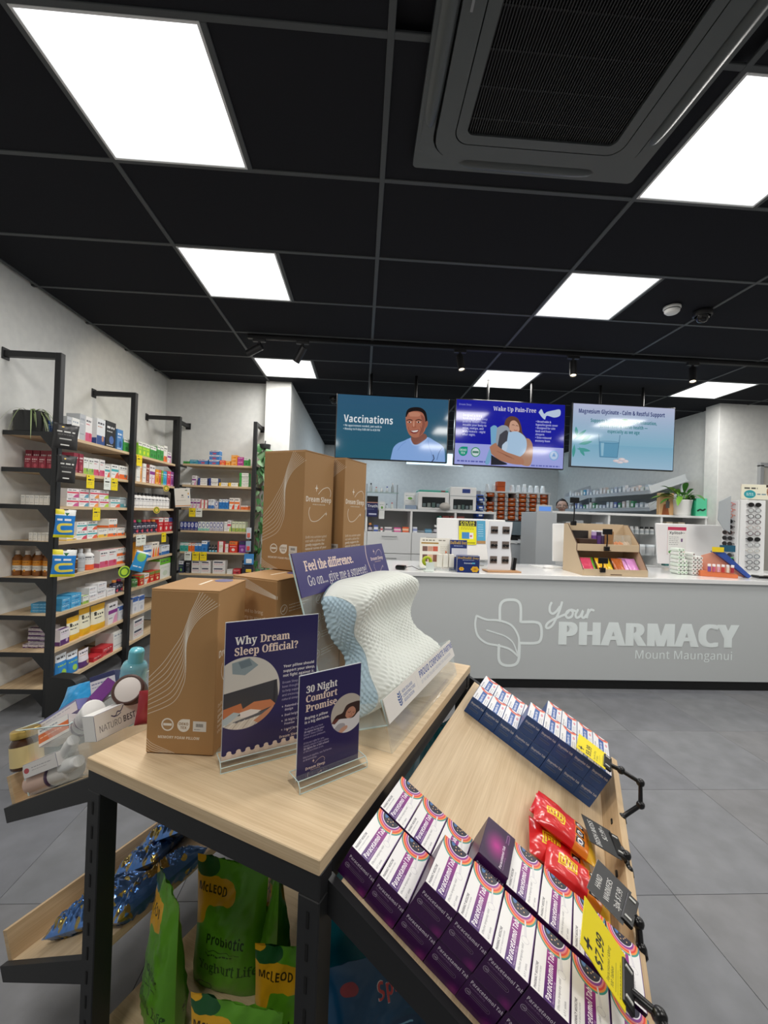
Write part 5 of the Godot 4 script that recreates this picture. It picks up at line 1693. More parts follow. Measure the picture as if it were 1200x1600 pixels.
func goods_print() -> StandardMaterial3D:
	var cv := Cv.new(self, 2560, 2048, Color("dddddd"))
	for i in KINDS.size():
		var k: Array = KINDS[i]
		var x := (i % 10) * 256.0
		var y := floorf(i / 10.0) * 256.0
		var bg := Color(k[1])
		var a := Color(k[3])
		var b := Color(k[4])
		cv.rect(x, y, 256, 256, bg)
		var dark := Color("4a4a52") if bg.get_luminance() > 0.4 else Color("e6e4e0")
		var w := 192.0
		match k[2]:
			"w":
				cv.greek(x + 20, y + 40, w - 50, 20, a, i); cv.greek(x + 20, y + 90, w - 80, 10, b, i + 1); cv.greek(x + 20, y + 190, w - 60, 10, a, i + 2)
			"b":
				cv.rect(x, y + 165, 256, 91, a); cv.greek(x + 20, y + 36, w - 50, 18, dark, i); cv.greek(x + 20, y + 74, w - 90, 9, b, i + 1); cv.ell(x + 140, y + 190, 26, 30, b)
			"t":
				cv.rect(x, y, 256, 76, a); cv.greek(x + 20, y + 28, w - 60, 18, Color("5a5a60"), i); cv.greek(x + 20, y + 110, w - 50, 14, b, i + 1); cv.ell(x + 96, y + 190, 40, 34, b)
			"s":
				cv.greek(x + 20, y + 50, w - 50, 20, a, i); cv.greek(x + 20, y + 96, w - 90, 9, a, i + 1); cv.ell(x + 110, y + 180, 44, 40, b); cv.greek(x + 20, y + 232, w - 70, 9, a, i + 2)
			"m":
				cv.greek(x + 20, y + 30, w - 70, 20, dark, i); cv.rect(x, y + 88, w, 44, a); cv.poly([Vector2(x + w, y + 130), Vector2(x + w, y + 256), Vector2(x + 90, y + 256), Vector2(x + 130, y + 170)], b); cv.greek(x + 20, y + 180, 70, 9, dark, i + 2)
			"l":
				cv.rect(x, y, 48, 256, a); cv.greek(x + 66, y + 96, 110, 20, b, i); cv.greek(x + 66, y + 140, 90, 10, b, i + 1); cv.rect(x + 192, y, 64, 256, a.lerp(bg, 0.2))
			"c":
				cv.ell(x + 96, y + 92, 74, 74, a); cv.ell(x + 96, y + 92, 50, 50, bg.lerp(Color.WHITE, 0.5)); cv.rect(x, y + 190, w, 66, b); cv.greek(x + 20, y + 212, w - 40, 12, Color("e4e4ec"), i)
			"f":
				cv.greek(x + 20, y + 26, w - 70, 20, dark, i)
				for j in 3:
					cv.poly([Vector2(x + 10 + j * 62, y + 256), Vector2(x + 30 + j * 62, y + 130), Vector2(x + 60 + j * 62, y + 80), Vector2(x + 68 + j * 62, y + 256)], a if j % 2 else b)
			"h":
				cv.rect(x + 20, y + 40, w - 60, 50, a); cv.greek(x + 20, y + 120, w - 40, 14, b, i); cv.greek(x + 20, y + 160, w - 60, 14, b, i + 1)
				cv.rect(x, y + 224, 256, 4, Color("aaaab0"))
			"o":
				cv.rect(x, y + 40, 256, 70, a); cv.rect(x, y + 110, 256, 70, b); cv.ell(x + 96, y + 180, 16, 16, a); cv.greek(x + 40, y + 60, w - 90, 10, Color("8a5a20"), i); cv.greek(x + 40, y + 136, w - 90, 8, Color("8a8478"), i)
			"y":
				cv.rect(x, y, 256, 60, a); cv.rect(x, y + 190, 256, 66, a); cv.greek(x + 30, y + 90, w - 70, 16, b, i); cv.greek(x + 30, y + 126, w - 100, 9, b, i + 1); cv.ell(x + 46, y + 80, 18, 12, b)
		cv.rect(x + 192, y, 3, 256, bg.darkened(0.12))
	return textured("shelf_goods_print", cv.tex(), 0.45)


func cell(i: int, x0: float, x1: float, y0 := 2.0, y1 := 254.0) -> Rect2:
	return pick(Rect2((i % 10) * 256 + x0, floorf(i / 10.0) * 256 + y0, x1 - x0, y1 - y0), 2560, 2048)


var goods_mat: StandardMaterial3D
var goods_mesh := {}


func stock(kind: int, w: float, h: float, d: float, label: String, group: String, t: Transform3D, sd: int) -> void:
	var k: Array = KINDS[kind]
	var key := "%d_%.3f_%.3f_%.3f" % [kind, w, h, d]
	if k[0] == "C":
		if not goods_mesh.has(key):
			goods_mesh[key] = B.new().box(Vector3(0, h / 2, -d / 2), Vector3(w, h, d), 0.0008, {"f": cell(kind, 2, 190), "b": cell(kind, 2, 190), "*": cell(kind, 200, 252, 60, 200), "e": cell(kind, 210, 212, 100, 102)}).mesh()
		solo("carton", label, "carton", goods_mesh[key], goods_mat, t, group)
	elif k[0] == "P":
		if not goods_mesh.has(key):
			var b := B.new().pouch(w, h, d, true, 0.004, sd, 11, 13)
			for i in b.u.size():
				var r := cell(kind, 2, 190)
				b.u[i] = r.position + b.u[i] * r.size
				b.v[i].z -= d / 2
			goods_mesh[key] = b.mesh()
		solo("pouch", label, "pouch", goods_mesh[key], goods_mat, t, group)
	else:
		var r := w * 0.47
		var caps := {"black": "17181b", "white": "ecebe8", "green": "3f8a48", "red": "c8404a", "brown": "d8d2c4"}
		var cap: String = "17181b"
		if k[5].contains("white bottle with orange") or k[5].contains("amber"):
			cap = "ecebe8"
		elif k[5].contains("coloured cap"):
			cap = ["3f8a48", "c8404a", "d85a4a", "e08a3a", "c03a6a"][sd % 5]
		elif k[5].contains("can") or k[5].contains("frosted"):
			cap = "c8ccd0"
		if not goods_mesh.has(key):
			var b := B.new().lathe(PackedVector2Array([Vector2(0, 0), Vector2(r * 0.9, 0), Vector2(r, h * 0.02), Vector2(r, h * 0.66), Vector2(r * 0.92, h * 0.72), Vector2(r * 0.46, h * 0.82), Vector2(r * 0.42, h * 0.86)]), 16, Vector3(0, 0, -r))
			var q := cell(kind, 2, 190)
			for i in b.u.size():
				b.u[i] = q.position + Vector2(fmod(b.u[i].x * 2.0, 1.0), clampf(1.0 - b.v[i].y / (h * 0.72), 0.0, 1.0)) * q.size
			goods_mesh[key] = b.mesh()
			goods_mesh[key + "cap"] = B.new().lathe(PackedVector2Array([Vector2(r * 0.5, h * 0.84), Vector2(r * 0.5, h * 0.98), Vector2(r * 0.44, h), Vector2(0, h)]), 16, Vector3(0, 0, -r)).mesh()
		var o := thing("bottle", label, "bottle", t, group)
		part(o, "bottle_body", goods_mesh[key], goods_mat)
		part(o, "bottle_cap", goods_mesh[key + "cap"], c3(cap))


func bracket(o: Node3D, t: Transform3D, depth: float) -> void:
	var b := B.new().ext(PackedVector2Array([Vector2(0, -0.052), Vector2(0.03, -0.052), Vector2(0.03, -0.10), Vector2(0.0, -0.14), Vector2(-0.0, -0.14)]), -0.002, 0.002)
	b = B.new().ext(PackedVector2Array([Vector2(0, -0.13), Vector2(0.09, -0.03), Vector2(depth, -0.03), Vector2(depth, 0.0), Vector2(0, 0.0)]), -0.0025, 0.0025)
	part(o, "shelf_bracket", b, M.black_steel, t)


func wall_shelving() -> void:
	goods_mat = goods_print()
	var steel: Material = M.black_steel
	var o := thing("wall_shelving", "long black framed oak shelving along the white left wall", "shelving")
	var posts := [-2.956, -3.891, -4.822]
	var post := bx(Vector3(0, 1.21, 0), Vector3(0.042, 2.42, 0.042), 0.003).mesh()
	var arm := bx(Vector3(0, 0, 0), Vector3(0.335, 0.04, 0.04), 0.003).mesh()
	var plate := bx(Vector3.ZERO, Vector3(0.008, 0.075, 0.06), 0.002).mesh()
	for z in posts:
		part(o, "post", post, steel, at(-2.045, 0, z))
		part(o, "top_arm", arm, steel, at(-2.23, 2.4, z))
		part(o, "wall_plate", plate, steel, at(-2.395, 2.4, z))
	for i in 8:
		for bay in 2:
			var z0: float = posts[bay]
			var z1: float = posts[bay + 1]
			part(o, "shelf_board", bx(Vector3.ZERO, Vector3(absf(z1 - z0) - 0.012, 0.022, 0.335), 0.001), M.oak, at(-2.2305, LEVELS[i] - 0.0115, (z0 + z1) / 2, 90))
		for z in posts:
			bracket(o, at(-2.064, LEVELS[i] + 0.004, z, 180), 0.33)
	o = thing("alcove_shelving", "black framed oak shelving in the alcove beside the white column", "shelving")
	for x in [-2.125, -1.235]:
		part(o, "post", post, steel, at(x, 0, -4.92))
		part(o, "top_arm", arm, steel, at(x, 2.4, -5.105, 90))
		part(o, "wall_plate", plate, steel, at(x, 2.4, -5.264, 90))
	for i in 6:
		part(o, "shelf_board", bx(Vector3.ZERO, Vector3(0.80, 0.022, 0.32), 0.001), M.oak, at(-1.64, ALCOVE[i] - 0.0115, -5.10))
		for x in [-2.125, -1.235]:
			bracket(o, at(x, ALCOVE[i] + 0.004, -4.94, 90), 0.32)
	# stock
	var unit := ["plant bay", "corner bay", "alcove unit", "plant bay's end"]
	var n := 0
	var total := {}
	var count := {}
	var along := {}
	for g in GOODS:
		var key := name_of(g, unit)
		total[key] = total.get(key, 0) + int(g[6] * g[7])
		count[key] = count.get(key, 0) + int(g[6])
	for g in GOODS:
		var lv: float = ALCOVE[g[1]] if g[0] == 2 else LEVELS[g[1]]
		var label := name_of(g, unit)
		var before: int = along.get(label, 0)
		along[label] = before + int(g[6])
		for i in int(g[6]):
			for j in int(g[7]):
				var own := label
				if total[label] > 1:
					own += ", " + (NTH_BOX[before + i] + " along" if count[label] > 1 else "") + (" " if count[label] > 1 and g[7] > 1 else "") + (["bottom", "second up", "third up", "fourth up"][j] if g[7] > 1 else "")
					if own.count(" ") > 15:
						own = label
				var s: float = g[2] + (i + 0.5) * g[3] * (-1.0 if false else 1.0)
				var y: float = lv + j * (g[4] + 0.0005)
				var w: float = g[3] - 0.0035
				var t: Transform3D
				var jig := rng.randf_range(-0.004, 0.004)
				if g[0] < 2:
					t = at(-2.078 + jig, y, -s, 90 + rng.randf_range(-2, 2))
				elif g[0] == 2:
					t = at(s, y, -4.95 + jig, rng.randf_range(-2, 2))
				else:
					t = at(s, y, -float(g[9]) + jig, rng.randf_range(-2, 2))
				stock(g[8], w, g[4], g[5], own, label, t, n)
				n += 1
	# price tickets on the shelf edges
	var tick := Cv.new(self, 256, 256, Color("f0d818"))
	tick.rect(128, 0, 128, 256, Color("e6ebe2"))
	for k in 2:
		tick.rect(k * 128 + 20, 26, 26, 8, Color("2c2c28")); tick.rect(k * 128 + 29, 17, 8, 26, Color("2c2c28"))
		tick.greek(k * 128 + 20, 80, 90, 26, Color("3a3a30"), 5 + k); tick.greek(k * 128 + 20, 140, 80, 8, Color("77745c"), 7 + k); tick.greek(k * 128 + 20, 170, 70, 8, Color("77745c"), 9 + k)
	var tm := textured("ticket_print", tick.tex(false), 0.5)
	var size := Vector3(0.075, 0.1, 0.002)
	var card := []
	for k in 2:
		card.append(B.new().box(Vector3.ZERO, size, 0, {"*": Rect2(k * 0.5, 0, 0.5, 1)}).mesh())
	for q in [[-3.327, 1, 0, "below white and green cartons"], [-3.541, 1, 1, "below white and teal cartons"], [-3.639, 1, 0, "beside a white ticket"], [-3.415, 2, 0, "below orange cornered cartons"], [-4.019, 0, 0, "below lime cartons"], [-4.06, 3, 1, "below dark bottles"], [-4.141, 3, 1, "beside another white ticket"], [-4.56, 3, 0, "below red cartons"]]:
		solo("price_ticket", ["yellow", "white"][q[2]] + " price ticket hanging on the " + NTH[q[1]] + " shelf edge, " + q[3], "price ticket", card[q[2]], tm, at(-2.050, LEVELS[q[1]] - 0.055, q[0], 82), "price tickets")
	for q in [[-1.911, 2, 0, "below purple cartons"], [-1.841, 2, 1, "below red leaf cartons"], [-1.944, 4, 1, "below teal cartons"], [-1.858, 4, 0, "below orange cartons"], [-1.773, 4, 0, "below blue cartons"]]:
		solo("price_ticket", ["yellow", "white"][q[2]] + " price ticket in the alcove on the " + NTH[q[1]] + " shelf edge, " + q[3], "price ticket", card[q[2]], tm, at(q[0], ALCOVE[q[1]] - 0.05, -4.932, 0), "price tickets")
	# round wobblers
	for q in [[-2.046, 1.612, -4.565, "e0b848", "amber", "second"], [-2.046, 1.383, -4.374, "e2c040", "yellow", "third"], [-2.03, 0.845, -3.80, "b8dc3c", "green", "fifth"]]:
		var r: float = 0.052 if q[4] == "green" else 0.034
		var wb := thing("shelf_wobbler", q[4] + " round shelf wobbler fixed to the " + q[5] + " shelf edge", "shelf tag", at(q[0], q[1], q[2], 60))
		part(wb, "disc", B.new().lathe(PackedVector2Array([Vector2(0, -0.001), Vector2(r, -0.001), Vector2(r, 0.001), Vector2(0, 0.001)]), 22), c3(q[3]), at(0, 0, 0, 0, 90))
		part(wb, "print_ring", B.new().lathe(PackedVector2Array([Vector2(r * 0.55, 0.0012), Vector2(r * 0.8, 0.0012)]), 22), c3("4a7a30"), at(0, 0, 0, 0, 90))
	hanging_packs()
	plants()


func name_of(g: Array, unit: Array) -> String:
	return KINDS[g[8]][5] + " on " + ("bottom" if g[0] == 2 and g[1] == 5 else NTH[g[1]]) + " shelf of " + unit[g[0]]


func hanging_packs() -> void:
	var cv := Cv.new(self, 1024, 512, Color("2b2b2c"))
	cv.greek(30, 150, 190, 26, Color("d8d8d4"), 3); cv.ell(90, 70, 14, 12, Color("e8c030")); cv.rect(60, 300, 130, 24, Color("b8b8b4")); cv.greek(40, 220, 170, 10, Color("7a7a78"), 4); cv.rect(80, 420, 90, 22, Color("eeeeea"))
	cv.rect(256, 0, 256, 512, Color("1f7fcf")); cv.rect(256, 0, 256, 110, Color("e8eae8")); cv.rect(256, 0, 110, 90, Color("e6d82c")); cv.rect(256, 460, 256, 52, Color("e6e02c"))
	cv.poly([Vector2(370, 60), Vector2(430, 60), Vector2(400, 120)], Color("1f6a3a")); cv.greek(280, 170, 200, 36, Color("eef2f8"), 8)
	cv.curve([Vector2(470, 270), Vector2(330, 280), Vector2(310, 350), Vector2(350, 400), Vector2(470, 390)], 44, Color("e8d858"))
	cv.rect(512, 0, 256, 512, Color("2f98d8")); cv.ell(640, 140, 90, 120, Color("8cc860")); cv.rect(512, 0, 256, 40, Color("e6eef2")); cv.greek(540, 380, 180, 30, Color("e8f2f8"), 12)
	cv.rect(768, 0, 256, 512, Color("dedad2")); cv.rect(880, 180, 30, 30, Color("3a3a38")); cv.rect(870, 240, 50, 12, Color("6a6a66")); cv.rect(768, 470, 256, 24, Color("c8884a")); cv.rect(985, 130, 16, 50, Color("d8a030")); cv.rect(985, 220, 16, 50, Color("3a6aa8")); cv.greek(800, 330, 150, 10, Color("8a8a84"), 15); cv.ell(960, 60, 22, 12, Color("4a6a30"))
	var m := textured("hanging_pack_print", cv.tex(), 0.35)
	var strip := thing("hanging_strip", "black strip of hooks on the first shelving post carrying packs", "hook strip", at(-2.035, 1.45, -2.9325, 0))
	part(strip, "strip", bx(Vector3(0, 0, 0), Vector3(0.012, 1.06, 0.003), 0.0005), M.black_steel)
	for y in [0.488, 0.283, -0.072, -0.336]:
		part(strip, "hook", B.new().tube([Vector3(0, y, 0.001), Vector3(0.04, y, 0.033), Vector3(0.115, y, 0.033)], 0.003, 6), M.black_steel)
	for q in [[-1.958, 1.775, -2.90, 0.135, 0.165, 0, "black snack pouch with a yellow crest, topmost on the post"], [-1.945, 1.555, -2.90, 0.10, 0.18, 0, "black pouch hanging under the crest pouch"], [-1.945, 1.195, -2.90, 0.11, 0.185, 1, "blue and yellow pouch hanging above its twin on the post"], [-1.942, 0.938, -2.90, 0.13, 0.178, 1, "larger blue and yellow pouch hanging below its twin"], [-1.955, 0.848, -3.84, 0.105, 0.177, 2, "blue and green pack hanging at the second post"]]:
		var b := B.new().pouch(q[3], q[4], 0.03, false, 0.003, int(q[3] * 900), 11, 13)
		for i in b.u.size():
			b.u[i] = Vector2((q[5] + b.u[i].x) * 0.25, b.u[i].y)
		solo("hanging_pouch", q[6], "pouch", b, m, at(q[0], q[1], q[2], 38, 0, -3 if q[5] != 2 else -18))
	solo("hanging_card", "white printed card hanging at the corner shelving post", "card", B.new().box(Vector3.ZERO, Vector3(0.155, 0.205, 0.003), 0.0004, {"*": Rect2(0.75, 0, 0.25, 1)}), m, at(-1.955, 1.526, -4.76, 22, 0, 5))
	var k := 0
	for q in [[-1.262, 1.152, 0.055, 0.125, "c8d0d8", "d86a5a"], [-1.262, 1.004, 0.055, 0.12, "9ab0c4", "d84848"], [-1.25, 0.859, 0.105, 0.12, "3f88c8", "dfe6ea"], [-1.25, 0.745, 0.10, 0.085, "22283a", "e8c030"]]:
		var o := thing("small_hanging_pack", ["grey blister pack topmost", "grey-blue blister pack second", "blue pack third", "dark pack with yellow foot lowest"][k] + " on the alcove's end post", "pack", at(q[0], q[1], -4.885, 6))
		part(o, "pack_card", bx(Vector3.ZERO, Vector3(q[2], q[3], 0.004), 0.0008), c3(q[4]))
		part(o, "pack_blister", bx(Vector3(0, -q[3] * 0.18, 0.006), Vector3(q[2] * 0.6, q[3] * 0.4, 0.01), 0.003), c3(q[5]))
		k += 1


func leaf_shape(w: float, l: float, bend: float, cup := 0.2) -> B:      # grows along +z from the origin
	var pts := PackedVector3Array()
	for j in 9:
		var t := j / 8.0
		var hw := w * 0.5 * pow(sin(PI * pow(t, 0.75)), 0.8)
		for i in 5:
			var s := i / 2.0 - 1.0
			pts.append(Vector3(s * hw, -bend * t * t * l + cup * absf(s) * hw, t * l))
	return B.new().grid(pts, 5, 9)


func blade(start: Vector3, dir: Vector3, l: float, w: float, droop: float) -> B:
	var pts := PackedVector3Array()
	var side := dir.cross(Vector3.UP).normalized()
	for j in 13:
		var t := j / 12.0
		var p := start + dir * l * t + Vector3.DOWN * droop * t * t * l
		var hw := w * 0.5 * (0.6 + 1.0 * t) * (1.0 - pow(t, 3.0)) + 0.0004
		for s in [-1, 0, 1]:
			pts.append(p + side * hw * s + Vector3(0, -0.25 * hw if s == 0 else 0.0, 0))
	return B.new().grid(pts, 3, 13)


func plants() -> void:
	var o := thing("spider_plant", "spider plant in a wide black oval pot on the top shelf end", "potted plant", at(-2.268, LEVELS[0], -3.02))
	part(o, "pot", B.new().lathe(PackedVector2Array([Vector2(0, 0), Vector2(0.095, 0), Vector2(0.103, 0.01), Vector2(0.108, 0.14), Vector2(0.102, 0.145), Vector2(0.098, 0.135), Vector2(0, 0.13)]), 30, Vector3.ZERO, 0.6), mt("pot_black", Color("1b1d1e"), 0.35))
	var lf := mt("spider_leaf", Color("8fa070"), 0.5)
	var lf2 := mt("spider_leaf_pale", Color("b4bc94"), 0.5)
	for i in 34:
		var a := rng.randf() * TAU
		var up := rng.randf_range(0.5, 1.6)
		var d := Vector3(cos(a), up, sin(a) * 0.6).normalized()
		var b := blade(Vector3(cos(a) * 0.03, 0.13, sin(a) * 0.02), d, rng.randf_range(0.13, 0.25), 0.008, rng.randf_range(0.8, 1.6))
		part(o, "leaf", b, lf if i % 3 else lf2)
	# trailing plant at the side of the column
	var iv := thing("trailing_plant", "trailing green vine hanging between alcove shelves and white column", "plant", at(-1.17, 0, -5.13))
	var vine := mt("vine_leaf", Color("3f7440"), 0.45)
	var vine2 := mt("vine_leaf_pale", Color("7fa57c"), 0.45)
	for k in 3:
		var path := []
		for j in 12:
			path.append(Vector3(-0.05 + k * 0.05 + 0.02 * sin(j * 1.3 + k), 2.2 - j * 0.14, 0.03 * sin(j * 0.9 + k * 2)))
		part(iv, "stem", B.new().tube(path, 0.0035, 6), c3("566a3c"))
		for j in 17:
			var y := 2.2 - j * 0.092 - k * 0.03
			var big: float = 0.12 if j < 4 else 0.075
			var shape := leaf_shape(big * rng.randf_range(0.7, 1.0), big * rng.randf_range(0.9, 1.3), 0.35)
			var t := at(-0.05 + k * 0.05 + 0.02 * sin((2.2 - y) / 0.14 * 1.3 + k), y, 0.02, rng.randf_range(-80, 80), rng.randf_range(30, 70), rng.randf_range(-30, 30))
			part(iv, "leaf", shape, vine if rng.randf() < 0.65 else vine2, t)
	part(iv, "hanging_bracket", B.new().tube([Vector3(0, 2.24, -0.13), Vector3(0, 2.24, 0.0), Vector3(0, 2.18, 0.0)], 0.006, 6), M.black_steel)
	part(iv, "planter", B.new().lathe(PackedVector2Array([Vector2(0, 2.14), Vector2(0.05, 2.14), Vector2(0.06, 2.15), Vector2(0.065, 2.2), Vector2(0.06, 2.2), Vector2(0.055, 2.19), Vector2(0, 2.19)]), 18), c3("2a2c2c"))


# ---------------------------------------------------------------- service counter
func ribbon(keys: Array, w: float) -> B:      # raised flat stroke in the xy plane with round ends
	var b := B.new()
	b.x = Transform3D(Basis.from_scale(Vector3(1, 1, 0.06)), Vector3.ZERO)
	var path := []
	for q in Cv.smooth(keys, 8):
		path.append(Vector3(q.x, q.y, 0))
	b.tube(path, w * 0.5, 10)
	b.ball(path[0], Vector3.ONE * w * 0.5, 10, 6)
	b.ball(path[-1], Vector3.ONE * w * 0.5, 10, 6)
	for i in b.n.size():
		b.n[i] = Vector3.BACK
	return b


func pts2(a: Array) -> Array:
	return a.map(func(q): return Vector2(q[0], q[1]))


func counter() -> void:
	var o := thing("service_counter", "long grey pharmacy counter with white top and black plinth", "counter")
	part(o, "front_panel", bx(Vector3(2.6, 0.5, -3.53), Vector3(5.5, 0.84, 0.06), 0.002), M.grey_lam)
	part(o, "counter_top", bx(Vector3(2.6, 0.9375, -3.90), Vector3(5.52, 0.035, 0.84), 0.002), mt("top_gloss", Color("eeefef"), 0.12))
	part(o, "plinth", bx(Vector3(2.6, 0.04, -3.87), Vector3(5.4, 0.08, 0.70)), mt("plinth_black", Color("0b0b0c"), 0.5))
	part(o, "side_panel", bx(Vector3(-0.13, 0.495, -3.92), Vector3(0.04, 0.85, 0.72), 0.002), M.grey_lam)
	part(o, "back_panel", bx(Vector3(2.6, 0.495, -4.27), Vector3(5.4, 0.85, 0.03)), M.grey_lam)
	var mark := mt("vinyl_mark", Color("f0f8f8"), 0.4)
	var z := -3.4985
	var lift := at(0, 0, z)
	var tall := letters("PHARMACY", "sans_bold", 1.0, 0.0)
	var lo := Vector2(1e9, 1e9)
	var hi := -lo
	for v in tall.v:
		lo = lo.min(Vector2(v.x, v.y)); hi = hi.max(Vector2(v.x, v.y))
	var k := Vector2(1.588 / (hi.x - lo.x), 0.197 / (hi.y - lo.y))
	for i in 5:      # overlaid cuts make the heavy weight of the sign
		var off := (i - 2) * 0.0065
		part(o, "lettering" if i == 0 else "lettering_weight", tall, mark, Transform3D(Basis.from_scale(Vector3(k.x * 0.985, k.y, 1)), Vector3(1.69 - lo.x * k.x + off + 0.01, 0.374 - lo.y * k.y, z + 0.0004 * i)))
	var sub := letters("Mount Maunganui", "sans", 0.098, 0.0)
	lo = Vector2(1e9, 0)
	hi = Vector2(-1e9, 0)
	for v in sub.v:
		lo.x = minf(lo.x, v.x); hi.x = maxf(hi.x, v.x)
	part(o, "lettering", sub, mark, Transform3D(Basis.from_scale(Vector3(0.86 / (hi.x - lo.x), 1, 1)), Vector3(2.36, 0.268, z)))
	part(o, "emblem_cross", ribbon(pts2([[1.183, 0.566], [1.181, 0.682], [1.209, 0.729], [1.267, 0.741], [1.325, 0.732], [1.355, 0.686], [1.36, 0.557]]), 0.024), mark, lift)
	part(o, "emblem_cross", ribbon(pts2([[1.36, 0.557], [1.478, 0.559], [1.527, 0.539], [1.542, 0.472], [1.531, 0.405], [1.484, 0.383], [1.358, 0.381]]), 0.024), mark, lift)
	part(o, "emblem_cross", ribbon(pts2([[1.182, 0.36], [1.184, 0.249], [1.213, 0.203], [1.272, 0.191], [1.329, 0.205], [1.354, 0.252], [1.356, 0.36]]), 0.024), mark, lift)
	part(o, "emblem_leaf", ribbon(pts2([[0.983, 0.603], [0.976, 0.523], [1.002, 0.434], [1.077, 0.376], [1.182, 0.356], [1.275, 0.328], [1.345, 0.272]]), 0.018), mark, lift)
	part(o, "emblem_leaf", ribbon(pts2([[0.983, 0.603], [1.07, 0.571], [1.175, 0.566], [1.281, 0.529], [1.342, 0.443], [1.352, 0.36], [1.345, 0.272]]), 0.018), mark, lift)
	part(o, "emblem_leaf", ribbon(pts2([[1.076, 0.484], [1.152, 0.462], [1.232, 0.436], [1.299, 0.385], [1.338, 0.30]]), 0.012), mark, lift)
	for w in [[[1.617, 0.722], [1.605, 0.69], [1.607, 0.65], [1.63, 0.632], [1.66, 0.65], [1.69, 0.69]], [[1.708, 0.728], [1.69, 0.66], [1.665, 0.60], [1.632, 0.535], [1.595, 0.51], [1.578, 0.522], [1.592, 0.553], [1.64, 0.585], [1.70, 0.612], [1.75, 0.635], [1.775, 0.665]], [[1.79, 0.668], [1.757, 0.655], [1.745, 0.622], [1.762, 0.60], [1.795, 0.612], [1.806, 0.645], [1.79, 0.668], [1.822, 0.66]], [[1.846, 0.667], [1.829, 0.628], [1.84, 0.603], [1.87, 0.618], [1.892, 0.664], [1.883, 0.618], [1.90, 0.603], [1.925, 0.63]], [[1.938, 0.672], [1.925, 0.60], [1.938, 0.645], [1.96, 0.672], [1.982, 0.668]]]:
		part(o, "script_lettering", ribbon(pts2(w), 0.021), mark, lift)
	counter_goods()


